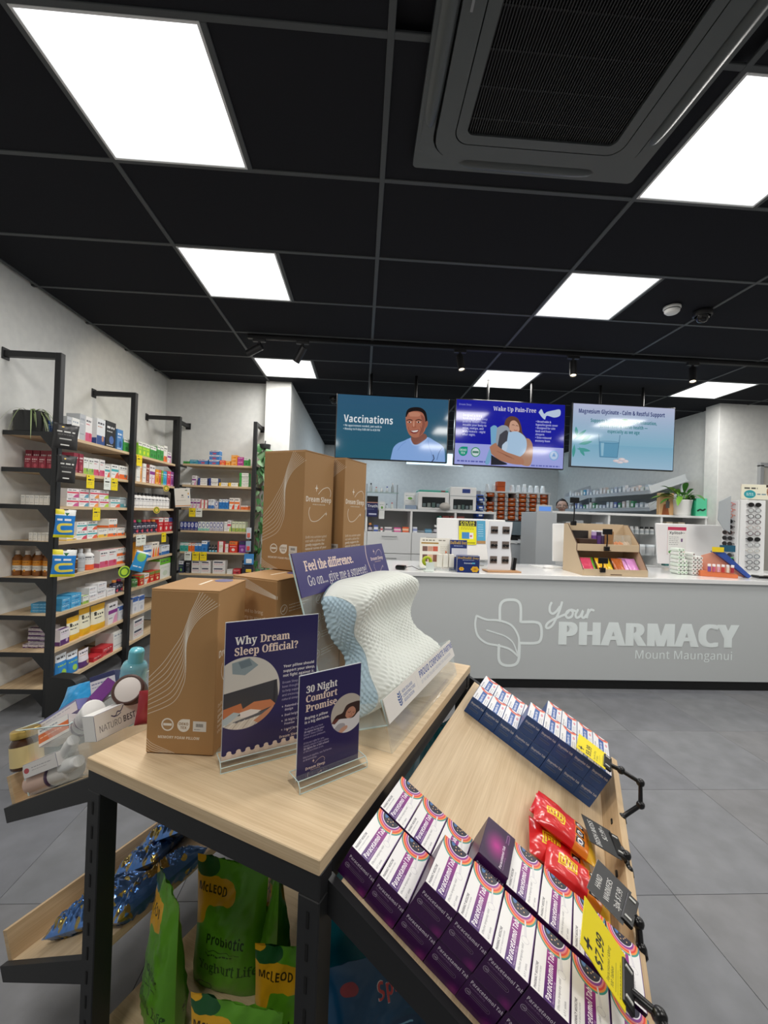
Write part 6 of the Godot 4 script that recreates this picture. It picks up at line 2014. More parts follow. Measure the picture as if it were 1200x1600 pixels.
func counter_goods() -> void:
	var Y := 0.956
	var cv := Cv.new(self, 2048, 1024, Color("e9e6dc"))
	# 0: make-up card 0..512
	cv.greek(40, 30, 200, 22, Color("8a8478"), 1); cv.greek(300, 30, 120, 20, Color("8a8478"), 2)
	cv.rect(20, 80, 280, 26, Color("a8843c")); cv.rect(20, 120, 470, 2, Color("b8b2a4"))
	for i in 3:
		cv.rect(40 + i * 84, 150, 80, 90, [Color("7a5a54"), Color("c89a86"), Color("c8604a")][i])
		cv.rect(40 + i * 84, 300, 80, 130, [Color("6a4c4a"), Color("d8b094"), Color("8a5a4c")][i])
	for i in 5:
		cv.greek(330, 150 + i * 30, 120, 8, Color("a8a294"), 4 + i)
	cv.poly([Vector2(410, 220), Vector2(440, 250), Vector2(410, 280)], Color("d86a3a"))
	# 1: yellow leaflet 512..768
	cv.rect(512, 0, 256, 512, Color("e6e21c")); cv.rect(512, 0, 256, 120, Color("1b1b18"))
	cv.text("COLDS", 640, 70, 72, Color("ece81c"), "sans_bold", 0.95, 0, 0.5); cv.greek(540, 88, 200, 16, Color("ece81c"), 3)
	cv.greek(540, 150, 190, 10, Color("7a7810"), 6); cv.greek(540, 180, 190, 10, Color("7a7810"), 7)
	cv.rect(555, 250, 110, 140, Color("3f88c8")); cv.rect(665, 260, 60, 130, Color("e6e4e8")); cv.ell(690, 330, 18, 22, Color("c86a6a"))
	cv.rect(530, 460, 220, 30, Color("a8a414"))
	# 2: navy daffodil boxes 768..1280
	cv.rect(768, 0, 512, 512, Color("1c2f6e"))
	cv.text("Daffodil Day", 1024, 90, 84, Color("e2b83a"), "serif_bold", 0.92, 0, 0.5); cv.greek(890, 120, 270, 14, Color("b8c2e0"), 4)
	cv.text("Donate", 930, 240, 60, Color("dfe6f2"), "sans_bold", 0.9); cv.rect(1110, 195, 70, 44, Color("58b8d8"))
	for q in [[870, 400, 60], [1180, 400, 95]]:
		for i in 6:
			cv.ell(q[0] + cos(TAU * i / 6) * q[2] * 0.6, q[1] + sin(TAU * i / 6) * q[2] * 0.6, q[2] * 0.42, q[2] * 0.42, Color("ecb62a"))
		cv.ell(q[0], q[1], q[2] * 0.36, q[2] * 0.36, Color("d8862a"))
	# 3: sunglass display 1280..1536
	cv.rect(1280, 0, 256, 512, Color("e4e6ea"))
	# 4: gum card 1536..1792
	cv.rect(1536, 0, 256, 512, Color("e6e6e4")); cv.rect(1536, 0, 256, 60, Color("c23a5c")); cv.text("Xylitol", 1556, 130, 62, Color("3a3a3c"), "sans_bold", 0.9)
	cv.greek(1720, 100, 50, 14, Color("6a6a6c"), 3)
	for i in 5:
		cv.greek(1556, 180 + i * 34, 130, 10, Color("9a9a9c"), 3 + i)
	cv.rect(1720, 210, 24, 60, Color("6a4a7a")); cv.ell(1580, 460, 30, 26, Color("5a9a4c")); cv.ell(1650, 460, 22, 22, Color("9a2a4a")); cv.ell(1740, 450, 34, 36, Color("e08a3a"))
	# 5: glasses header 1792..2048
	cv.rect(1792, 0, 256, 130, Color("eae6d0")); cv.greek(1812, 26, 90, 14, Color("5a5a54"), 2); cv.ell(1850, 86, 40, 36, Color("2f9aa4")); cv.greek(1826, 76, 50, 6, Color("dff0f0"), 3); cv.greek(1826, 90, 50, 6, Color("dff0f0"), 4)
	cv.ell(2010, 60, 46, 60, Color("b07a5c")); cv.rect(1960, 0, 88, 22, Color("3a2a22")); cv.curve([Vector2(1972, 66), Vector2(1996, 70), Vector2(2020, 64)], 6, Color("2a2a2c")); cv.greek(1900, 80, 60, 10, Color("6a8a9a"), 5)
	# 6: blue wave leaflet, brown photo, wooden box end
	cv.rect(0, 512, 256, 512, Color("4ea2c8")); cv.rect(0, 960, 256, 64, Color("b08a5a"))
	for i in 6:
		cv.greek(40, 600 + i * 50, 150, 10, Color("cfe4ee"), 3 + i)
	cv.rect(256, 512, 256, 512, Color("c8a070")); cv.poly([Vector2(300, 1024), Vector2(330, 780), Vector2(400, 740), Vector2(440, 1024)], Color("8a4a24")); cv.rect(370, 700, 70, 160, Color("5a5c5c")); cv.rect(392, 650, 26, 50, Color("1c1c1c"))
	# 7: truth banner, tape etc
	cv.rect(512, 512, 256, 512, Color("20265c")); cv.rect(512, 512, 256, 150, Color("17171a")); cv.rect(512, 662, 256, 20, Color("d8a08c"))
	cv.text("Truth", 530, 790, 92, Color("eef0f6"), "sans_bold", 0.95); cv.greek(530, 830, 150, 12, Color("8a90b8"), 3); cv.rect(560, 940, 180, 36, Color("c8cce4"))
	cv.rect(768, 512, 256, 512, Color("e9ebea")); cv.greek(800, 600, 190, 16, Color("9aa4a8"), 4); cv.greek(800, 760, 190, 12, Color("9aa4a8"), 5); cv.ell(900, 690, 50, 40, Color("6aa84a"))
	var m := textured("counter_print", cv.tex(), 0.4)
	var win := func(x: float, y: float, w: float, h: float) -> Dictionary: return {"f": pick(Rect2(x, y, w, h), 2048, 1024), "*": pick(Rect2(x + 4, y + 4, 6, 6), 2048, 1024)}
	var white: Material = M.white_lam
	# make-up tester stand
	var o := thing("makeup_tester", "cream make-up tester card on a clear tray, left of the navy boxes", "display", at(0.67, Y, -3.66, 2))
	part(o, "backing_card", B.new().box(Vector3(0, 0.15, -0.06), Vector3(0.285, 0.25, 0.006), 0.001, win.call(0, 0, 512, 512)), m, at(0, 0, 0, 0, -6))
	part(o, "tray", bx(Vector3(0.01, 0.012, 0.02), Vector3(0.34, 0.022, 0.17), 0.004), M.acrylic)
	for i in 3:
		solo("foundation_carton", "slim cream cosmetic carton on the make-up tray, one of a row", "carton", B.new().box(Vector3(0, 0.057, 0), Vector3(0.042, 0.11, 0.04), 0.001, {"*": pick(Rect2(340, 420, 60, 60), 2048, 1024)}), m, at(0.685 + i * 0.052, Y + 0.024, -3.645, -4), "cream cosmetic cartons")
	var tape := thing("tape_dispenser", "round lime green tape roll with white price label on counter", "tape", at(0.575, Y, -3.53, 10))
	part(tape, "roll", B.new().lathe(PackedVector2Array([Vector2(0.02, -0.012), Vector2(0.042, -0.012), Vector2(0.042, 0.012), Vector2(0.02, 0.012), Vector2(0.02, -0.012)]), 24), c3("b0c020"), at(-0.015, 0.085, 0, 0, 90))
	part(tape, "price_label", bx(Vector3(0.005, 0.04, 0.02), Vector3(0.07, 0.075, 0.002)), c3("dfe8e2"))
	part(tape, "foot", bx(Vector3(0, 0.006, 0), Vector3(0.08, 0.012, 0.05), 0.003), c3("dfe8e2"))
	# black puck with cable
	o = thing("card_reader", "small black payment puck with cable lying on the counter", "card reader", at(0.35, Y, -3.60, -20))
	part(o, "puck", bx(Vector3(0, 0.018, 0), Vector3(0.085, 0.034, 0.07), 0.008), mt("gloss_black", Color("0d0d0e"), 0.15))
	part(o, "cable", B.new().tube([Vector3(0.04, 0.02, -0.01), Vector3(0.09, 0.03, -0.03), Vector3(0.15, 0.008, -0.02), Vector3(0.24, 0.01, -0.1)], 0.003, 6), c3("3a3430"))
	# navy collection boxes
	solo("collection_box", "navy box with daffodils at the counter's front edge", "box", B.new().box(Vector3(0, 0.07, 0), Vector3(0.185, 0.14, 0.09), 0.001, win.call(768, 0, 512, 512)), m, at(0.905, Y, -3.54, -6))
	o = thing("leaflet_holder", "navy leaflet holder with white slip behind the daffodil box", "holder", at(0.865, Y, -3.70, 3))
	part(o, "back_card", B.new().box(Vector3(0, 0.18, 0), Vector3(0.155, 0.16, 0.006), 0.001, win.call(768, 0, 512, 380)), m, at(0, 0, 0, 0, -5))
	part(o, "slip", bx(Vector3(0, 0.15, 0.02), Vector3(0.14, 0.075, 0.004)), c3("d8dae4"))
	part(o, "base", bx(Vector3(0, 0.05, 0), Vector3(0.155, 0.10, 0.06), 0.002), c3("1c2f6e"))
	# sunglasses board
	o = thing("clip_on_sunglasses_board", "white wavy board with six clip-on sunglasses on a wooden foot", "display", at(1.21, Y, -3.66, 3))
	var wavy := []
	for i in 13:
		var t := i / 12.0
		wavy.append(Vector2(-0.105 + 0.008 * sin(t * TAU * 1.3), t * 0.42))
	for i in 13:
		var t := 1.0 - i / 12.0
		wavy.append(Vector2(0.105 + 0.008 * sin(t * TAU * 1.3), t * 0.42))
	wavy.reverse()
	part(o, "board", B.new().ext(PackedVector2Array(wavy), -0.004, 0.004), c3("e3e5ea"), at(0, 0.012, 0))
	part(o, "board_edge", B.new().ext(PackedVector2Array(wavy), -0.008, -0.004), c3("b5895f"), at(0.004, 0.012, 0))
	part(o, "wood_foot", bx(Vector3(0.02, 0.006, 0.02), Vector3(0.30, 0.012, 0.14), 0.002), c3("b5895f"))
	for i in 3:
		for j in 2:
			var c := Vector3(-0.05 + j * 0.105, 0.36 - i * 0.13, 0.006)
			part(o, "hook_card", bx(c + Vector3(0, 0, 0.002), Vector3(0.062, 0.062, 0.003)), c3("6a5e58"))
			part(o, "sun_lens", B.new().ball(c + Vector3(-0.014, -0.004, 0.008), Vector3(0.015, 0.013, 0.005), 12, 6), mt("dark_lens", Color("141214"), 0.1))
			part(o, "sun_lens", B.new().ball(c + Vector3(0.016, -0.004, 0.008), Vector3(0.015, 0.013, 0.005), 12, 6), M.dark_lens)
	solo("black_stand_card", "small black case leaning by the sunglasses board", "case", bx(Vector3(0, 0.06, 0), Vector3(0.03, 0.12, 0.05), 0.004), mt("gloss_black"), at(1.345, Y, -3.68, 0, 0, -6))
	# monitors seen from behind: white screens on feet
	for q in [[1.08, -4.08, 0.68, 0.40, 0.0, "white monitor back with a yellow leaflet taped on"], [2.19, -4.10, 0.55, 0.38, -14.0, "white monitor back behind the plywood snack display"], [3.42, -4.22, 0.70, 0.42, -4.0, "white monitor back behind the gum stack"]]:
		o = thing("monitor", q[5], "monitor", at(q[0], Y, q[1], q[4]))
		part(o, "monitor_back", bx(Vector3(0, 0.05 + q[3] / 2, 0), Vector3(q[2], q[3], 0.022), 0.006), white, at(0, 0, 0, 0, -8))
		part(o, "screen", bx(Vector3(0, 0.05 + q[3] / 2, -0.0125), Vector3(q[2] - 0.03, q[3] - 0.03, 0.002)), c3("15171a"), at(0, 0, 0, 0, -8))
		part(o, "monitor_neck", bx(Vector3(0, 0.08, -0.03), Vector3(0.06, 0.16, 0.02), 0.003), mt("alu_grey"))
		part(o, "monitor_foot", bx(Vector3(0, 0.005, -0.03), Vector3(0.22, 0.01, 0.18), 0.003), mt("alu_grey"))
	solo("cold_leaflet", "yellow leaflet with black COLDS heading on the white monitor", "leaflet", B.new().box(Vector3.ZERO, Vector3(0.172, 0.235, 0.001), 0, win.call(512, 0, 256, 512)), m, at(1.04, Y + 0.312, -4.105, 0, -8))
	solo("blue_leaflet", "pale blue leaflet beside the yellow one on the white monitor", "leaflet", B.new().box(Vector3.ZERO, Vector3(0.085, 0.225, 0.001), 0, win.call(0, 512, 256, 512)), m, at(1.175, Y + 0.32, -4.108, 0, -8))
	o = thing("computer_mouse", "white computer mouse lying on the counter", "mouse", at(1.80, Y, -3.98))
	part(o, "shell", B.new().ball(Vector3(0, 0.012, 0), Vector3(0.05, 0.02, 0.03), 16, 8), c3("ececec"))
	snack_display(Y)
	# gum rolls in a stack with a card
	o = thing("gum_sign", "white card with dark pink top behind the stacked gum rolls", "sign", at(3.05, Y, -3.96, -4))
	part(o, "card", B.new().box(Vector3(0, 0.30, 0), Vector3(0.175, 0.27, 0.003), 0, win.call(1536, 0, 256, 512)), m)
	part(o, "easel", bx(Vector3(0, 0.085, -0.01), Vector3(0.12, 0.17, 0.004)), c3("dcdcda"))
	var roll := B.new().lathe(PackedVector2Array([Vector2(0.007, -0.05), Vector2(0.016, -0.05), Vector2(0.017, -0.048), Vector2(0.017, 0.048), Vector2(0.016, 0.05), Vector2(0.007, 0.05)]), 14).mesh()
	var hole := B.new().lathe(PackedVector2Array([Vector2(0.0075, 0.0495), Vector2(0, 0.0495)]), 12).mesh()
	for c in 2:
		for i in (7 if c == 0 else 6):
			for j in 3 - c * 0:
				if c == 0 and i > 3 and j > 1:
					continue
				if c == 1 and i > 4 and j > 0:
					continue
				var g := thing("gum_roll", ["white and green gum roll in the taller stack", "white gum roll with dark centre in the lower stack"][c], "gum roll", at(2.95 + j * 0.0352 + c * 0.115, Y + 0.018 + i * 0.0345, -3.84 + (0.03 if c else 0.0), 0, 90), ["taller gum roll stack", "lower gum roll stack"][c])
				part(g, "wrapper", roll, c3("e6e8e4") if c or i % 2 else c3("dfeadf"))
				part(g, "core", hole, c3("6a4a48") if c else c3("8ab08a"))
	# orange leaflet tray with lip balms
	o = thing("lip_balm_tray", "orange tray with a blue sloping header and small lip balms", "display", at(3.25, Y, -3.72, -22))
	part(o, "tray", B.new().ext(PackedVector2Array([Vector2(-0.14, 0), Vector2(0.14, 0), Vector2(0.14, 0.03), Vector2(-0.14, 0.05)]), -0.06, 0.06), c3("e07a4a"))
	part(o, "blue_header", B.new().ext(PackedVector2Array([Vector2(-0.02, 0.22), Vector2(0.24, 0.0), Vector2(0.26, 0.02), Vector2(0.03, 0.25)]), -0.05, 0.05), c3("2f4fa0"), at(0, 0, -0.05))
	part(o, "clear_side", B.new().ext(PackedVector2Array([Vector2(-0.14, 0.05), Vector2(0.24, 0.0), Vector2(0.0, 0.22), Vector2(-0.10, 0.18)]), -0.064, -0.06), c3("e8a890"))
	part(o, "yellow_tag", bx(Vector3(0.0, 0.245, 0.02), Vector3(0.09, 0.045, 0.002)), c3("e8cc20"))
	part(o, "teal_tag", bx(Vector3(0.10, 0.255, -0.06), Vector3(0.12, 0.06, 0.002)), c3("1f5a74"))
	for i in 6:
		var lb := thing("lip_balm", ["violet", "rose", "pale pink", "red", "cream", "crimson"][i] + " lip balm in the orange tray on the counter", "lip balm", at(3.155 + i * 0.033, Y + 0.046, -3.69 + 0.012 * i, 0))
		part(lb, "tube", B.new().lathe(PackedVector2Array([Vector2(0, 0), Vector2(0.012, 0), Vector2(0.012, 0.045), Vector2(0.010, 0.047)]), 12), c3(["7a4a9a", "c85a7a", "e0a0b0", "c83a3a", "e8d8c8", "a82a3a"][i]))
		part(lb, "cap", B.new().lathe(PackedVector2Array([Vector2(0.0125, 0.046), Vector2(0.0125, 0.068), Vector2(0, 0.069)]), 12), c3("e2dede"))
	# scanner, dark tray
	o = thing("barcode_scanner", "black barcode scanner with a green light standing on counter", "scanner", at(3.63, Y, -4.0))
	part(o, "stand", B.new().tube([Vector3(0, 0, 0), Vector3(0.015, 0.08, 0)], [0.03, 0.016], 10), mt("gloss_black"))
	part(o, "head", B.new().ball(Vector3(0.01, 0.11, 0), Vector3(0.032, 0.04, 0.03), 14, 8), mt("gloss_black"))
	part(o, "status_light", B.new().ball(Vector3(0.012, 0.15, 0.01), Vector3(0.013, 0.005, 0.01), 10, 6), c3("4fd070"))
	solo("black_tray", "flat black dish lying in front of the reading glasses stand", "dish", bx(Vector3(0, 0.01, 0), Vector3(0.24, 0.02, 0.12), 0.008), mt("gloss_black"), at(3.72, Y, -3.68, -12))
	solo("papers", "white sheets lying on the counter beside the monitor", "paper", bx(Vector3(0, 0.002, 0), Vector3(0.3, 0.004, 0.21)), M.white_paper, at(1.86, Y, -4.12, 12))
	glasses_rack(m)


func snack_display(Y: float) -> void:
	var ply := mt("plywood", Color("c9b394"), 0.6)
	var char_edge := c3("4a2f20")
	var o := thing("plywood_display", "stepped plywood snack display with dark cut edges on the counter", "display", at(2.19, Y, -3.70, 0))
	# side profile in (depth, height); front towards +z
	var prof := PackedVector2Array([Vector2(-0.20, 0), Vector2(0.16, 0), Vector2(0.16, 0.05), Vector2(0.04, 0.205), Vector2(0.04, 0.265), Vector2(-0.13, 0.435), Vector2(-0.20, 0.435)])
	for s in [-1, 1]:
		part(o, "side_panel", B.new().ext(prof, -0.004, 0.004), ply, Transform3D(Basis(Vector3.UP, -PI / 2), Vector3(s * 0.285, 0, 0)))
		part(o, "burnt_edge", B.new().tube([Vector3(s * 0.285, 0.05, 0.161), Vector3(s * 0.285, 0.205, 0.041), Vector3(s * 0.285, 0.265, 0.041), Vector3(s * 0.285, 0.435, -0.129), Vector3(s * 0.285, 0.436, -0.2)], 0.0042, 5), char_edge)
	part(o, "front_board", bx(Vector3(0, 0.028, 0.16), Vector3(0.565, 0.056, 0.007), 0.001), ply)
	part(o, "step_board", bx(Vector3(0, 0.232, 0.04), Vector3(0.565, 0.062, 0.007), 0.001), ply)
	part(o, "back_board", bx(Vector3(0, 0.22, -0.197), Vector3(0.565, 0.44, 0.007), 0.001), ply)
	part(o, "lower_deck", bx(Vector3(0, 0.03, -0.02), Vector3(0.56, 0.007, 0.35)), ply)
	part(o, "upper_deck", bx(Vector3(0, 0.21, -0.08), Vector3(0.56, 0.007, 0.23)), ply)
	for x in [-0.02, 0.03]:
		part(o, "finger_slot", bx(Vector3(x, 0.012, 0.164), Vector3(0.05, 0.006, 0.002)), char_edge)
	part(o, "finger_slot", bx(Vector3(0.0, 0.21, 0.044), Vector3(0.05, 0.006, 0.002)), char_edge)
	var base := Vector3(2.19, Y, -3.70)
	# lower tier pouches
	var i := 0
	for q in [[-0.20, "d84a6a", "rose pouch"], [-0.16, "5aa82c", "green pouch"], [-0.06, "e8b41c", "yellow pouch"], [0.0, "e0c41c", "gold pouch"], [0.09, "b8602c", "copper pouch"], [0.17, "e0a0d8", "pink pouch"], [0.225, "d890d0", "lilac pouch"]]:
		solo("snack_pouch", q[2] + " on the lower tier of the plywood display", "pouch", B.new().pouch(0.095 if i else 0.12, 0.13, 0.03, true, 0.004, 50 + i, 11, 13), mt("foil_" + q[1], Color(q[1]), 0.28), Transform3D(Basis.from_euler(Vector3(deg_to_rad(-38), deg_to_rad(rng.randf_range(-8, 8)), 0)), base + Vector3(q[0], 0.036, 0.085 - 0.02 * (i % 2))))
		i += 1
	# upper tier: dark box, tins, brown boxes, clear tubs
	solo("brown_box", "dark brown chocolate box on the upper tier of the plywood display", "box", bx(Vector3(0, 0.045, 0), Vector3(0.16, 0.09, 0.1), 0.002), c3("3f2a1e"), Transform3D(Basis(), base + Vector3(-0.165, 0.215, -0.04)))
	solo("brown_box", "black chocolate box standing at the back of the upper tier", "box", bx(Vector3(0, 0.08, 0), Vector3(0.15, 0.16, 0.04), 0.002), c3("26201d"), Transform3D(Basis(), base + Vector3(-0.165, 0.215, -0.15)))
	for q in [[-0.06, "b8a0cc", "6a3f8c"], [-0.015, "3a2a4a", "5a3a7a"], [0.02, "c8c4cc", "4a3a5a"]]:
		var c := thing("sweet_tin", "slim purple and silver tin on the upper tier of the display", "tin", Transform3D(Basis(), base + Vector3(q[0], 0.215, -0.09)), "slim purple tins")
		part(c, "can", B.new().lathe(PackedVector2Array([Vector2(0, 0), Vector2(0.022, 0), Vector2(0.022, 0.15), Vector2(0.02, 0.153)]), 18), c3(q[1]))
		part(c, "lid", B.new().lathe(PackedVector2Array([Vector2(0.0215, 0.153), Vector2(0.0215, 0.165), Vector2(0, 0.166)]), 18), c3("c8c8cc"))
		part(c, "band", B.new().lathe(PackedVector2Array([Vector2(0.0224, 0.03), Vector2(0.0224, 0.12)]), 18), c3(q[2]))
	for k in 2:
		solo("kraft_box", ["kraft paper box standing under its twin on the upper tier", "kraft paper box stacked on its twin"][k], "box", bx(Vector3(0, 0.04, 0), Vector3(0.075, 0.08, 0.06), 0.001), c3("9a7248"), Transform3D(Basis(Vector3.UP, 0.1 * k), base + Vector3(0.065, 0.215 + k * 0.081, -0.08)))
	for k in 2:
		var t := thing("snack_tub", ["clear tub of orange slices on the upper tier", "clear tub of beige sweets on the upper tier"][k], "tub", Transform3D(Basis.from_euler(Vector3(-0.25, 0, 0)), base + Vector3(0.15 + k * 0.085, 0.218, -0.045)))
		part(t, "tub", bx(Vector3(0, 0.065, 0), Vector3(0.11 - k * 0.035, 0.13, 0.05), 0.012), M.acrylic)
		for j in 5:
			part(t, "sweet", B.new().ball(Vector3(-0.035 + j * 0.017 * (1.0 - k * 0.3), 0.035 + 0.008 * (j % 2), 0), Vector3(0.012, 0.03, 0.015), 10, 6), c3("d8843c") if k == 0 else c3("cbb49a"))
	# clips for cards on the display
	var black := mt("clip_black", Color("0e0e10"), 0.3)
	for q in [[Vector3(-0.25, 0.44, -0.10), 0.19, "tall black card clip at the corner of the plywood display"], [Vector3(-0.02, 0.225, 0.05), 0.13, "black card clip on the step of the plywood display"], [Vector3(-0.12, 0.05, 0.165), 0.06, "low black card clip at the display's front"]]:
		var c := thing("card_clip", q[2], "clip", Transform3D(Basis(), base + q[0]))
		part(c, "clamp", bx(Vector3(0, 0.0, 0), Vector3(0.045, 0.04, 0.035), 0.004), black)
		part(c, "rod", B.new().tube([Vector3(0, 0, 0), Vector3(0.005, q[1] * 0.6, 0.0), Vector3(0.002, q[1], 0.0)], 0.006, 8), black)
		part(c, "jaw", bx(Vector3(0.002, q[1] + 0.02, 0.004), Vector3(0.085, 0.05, 0.014), 0.003), black)
	solo("jelly_cup", "clear cup of orange jelly sweets beside the plywood display", "cup", B.new().lathe(PackedVector2Array([Vector2(0, 0), Vector2(0.03, 0), Vector2(0.045, 0.07), Vector2(0.044, 0.07), Vector2(0, 0.05)]), 18), c3("d8812a"), at(2.62, Y, -3.88))


func spectacles(o: Node3D, c: Vector3, side: bool, frame: Material, lens: Material) -> void:
	var b := B.new()
	var s := 1.0
	for k in [-1, 1]:
		var p := []
		for i in 17:
			var a := TAU * i / 16
			p.append(c + Vector3(k * 0.034 + cos(a) * 0.027, sin(a) * 0.019, 0.012))
		b.tube(p, 0.0028 * s, 5, false)
	b.tube([c + Vector3(-0.008, 0.006, 0.012), c + Vector3(0.008, 0.006, 0.012)], 0.0024, 5)
	for k in [-1, 1]:
		b.tube([c + Vector3(k * 0.062, 0.006, 0.012), c + Vector3(k * 0.066, 0.005, 0.002), c + Vector3(k * 0.062, -0.004, -0.016)], 0.003, 5)
	var f := part(o, "glasses_frame", b, frame)
	for k in [-1, 1]:
		part(f, "lens", B.new().ball(c + Vector3(k * 0.034, 0, 0.012), Vector3(0.026, 0.018, 0.0015), 12, 6), lens)


func glasses_rack(m: Material) -> void:
	# reading glasses tower standing on the counter's end
	var o := thing("reading_glasses_stand", "tall white stand with rows of reading glasses and a printed header", "display stand", at(3.79, 0.956, -3.94, -4))
	part(o, "panel", bx(Vector3(0.0, 0.36, 0.0), Vector3(0.235, 0.72, 0.02), 0.004), M.white_lam)
	part(o, "side_panel", bx(Vector3(-0.13, 0.36, -0.10), Vector3(0.012, 0.70, 0.2), 0.003), M.white_lam)
	part(o, "foot", bx(Vector3(0, 0.008, -0.04), Vector3(0.30, 0.016, 0.24), 0.003), M.white_lam)
	part(o, "header_sign", B.new().box(Vector3(0.055, 0.80, 0.01), Vector3(0.36, 0.145, 0.01), 0.001, {"f": pick(Rect2(1792, 0, 256, 130), 2048, 1024), "*": pick(Rect2(1796, 4, 4, 4), 2048, 1024)}), m)
	part(o, "header_post", bx(Vector3(0, 0.72, 0), Vector3(0.10, 0.05, 0.008)), M.white_lam)
	var lens := clear("spectacle_lens", Color(0.9, 0.93, 0.93, 0.18), 0.03)
	var dark := mt("dark_lens", Color("141214"), 0.1)
	var cols := ["1c1a1c", "8a8a8c", "2a2024", "4a3038", "b8a8a4", "5a3440", "161618", "9a9a9c", "c8c4bc", "5a6470", "3a3a44", "2c2c34"]
	for i in 12:
		spectacles(o, Vector3(0.0, 0.675 - i * 0.0555, 0.012), false, c3(cols[i]), dark if i in [0, 6] else lens)
		part(o, "nose_peg", bx(Vector3(0, 0.678 - i * 0.0555, 0.016), Vector3(0.008, 0.012, 0.02), 0.001), M.white_lam)
	for i in 12:
		var hold := Node3D.new()
		hold.name = "side_row"
		o.add_child(hold, true)
		hold.transform = at(-0.145, 0.675 - i * 0.0555, -0.10, -90)
		spectacles(hold, Vector3.ZERO, true, c3(["c8503c", "d8603a", "d06a3a", "2a2a2c", "3a2a2c", "6a4a40", "1a1a1e", "2a2a30", "26262a", "3a3a40", "2a303a", "1c2430"][i]), dark if i > 2 else lens)
	# a second clear-sided panel shape behind the stand
	part(o, "grey_shield", B.new().ext(PackedVector2Array([Vector2(-0.03, 0.66), Vector2(-0.14, 0.60), Vector2(-0.15, 0.42), Vector2(-0.09, 0.33), Vector2(-0.03, 0.30)]), -0.004, 0.004), c3("aab0b4"), at(-0.135, 0.1, -0.06, 0))


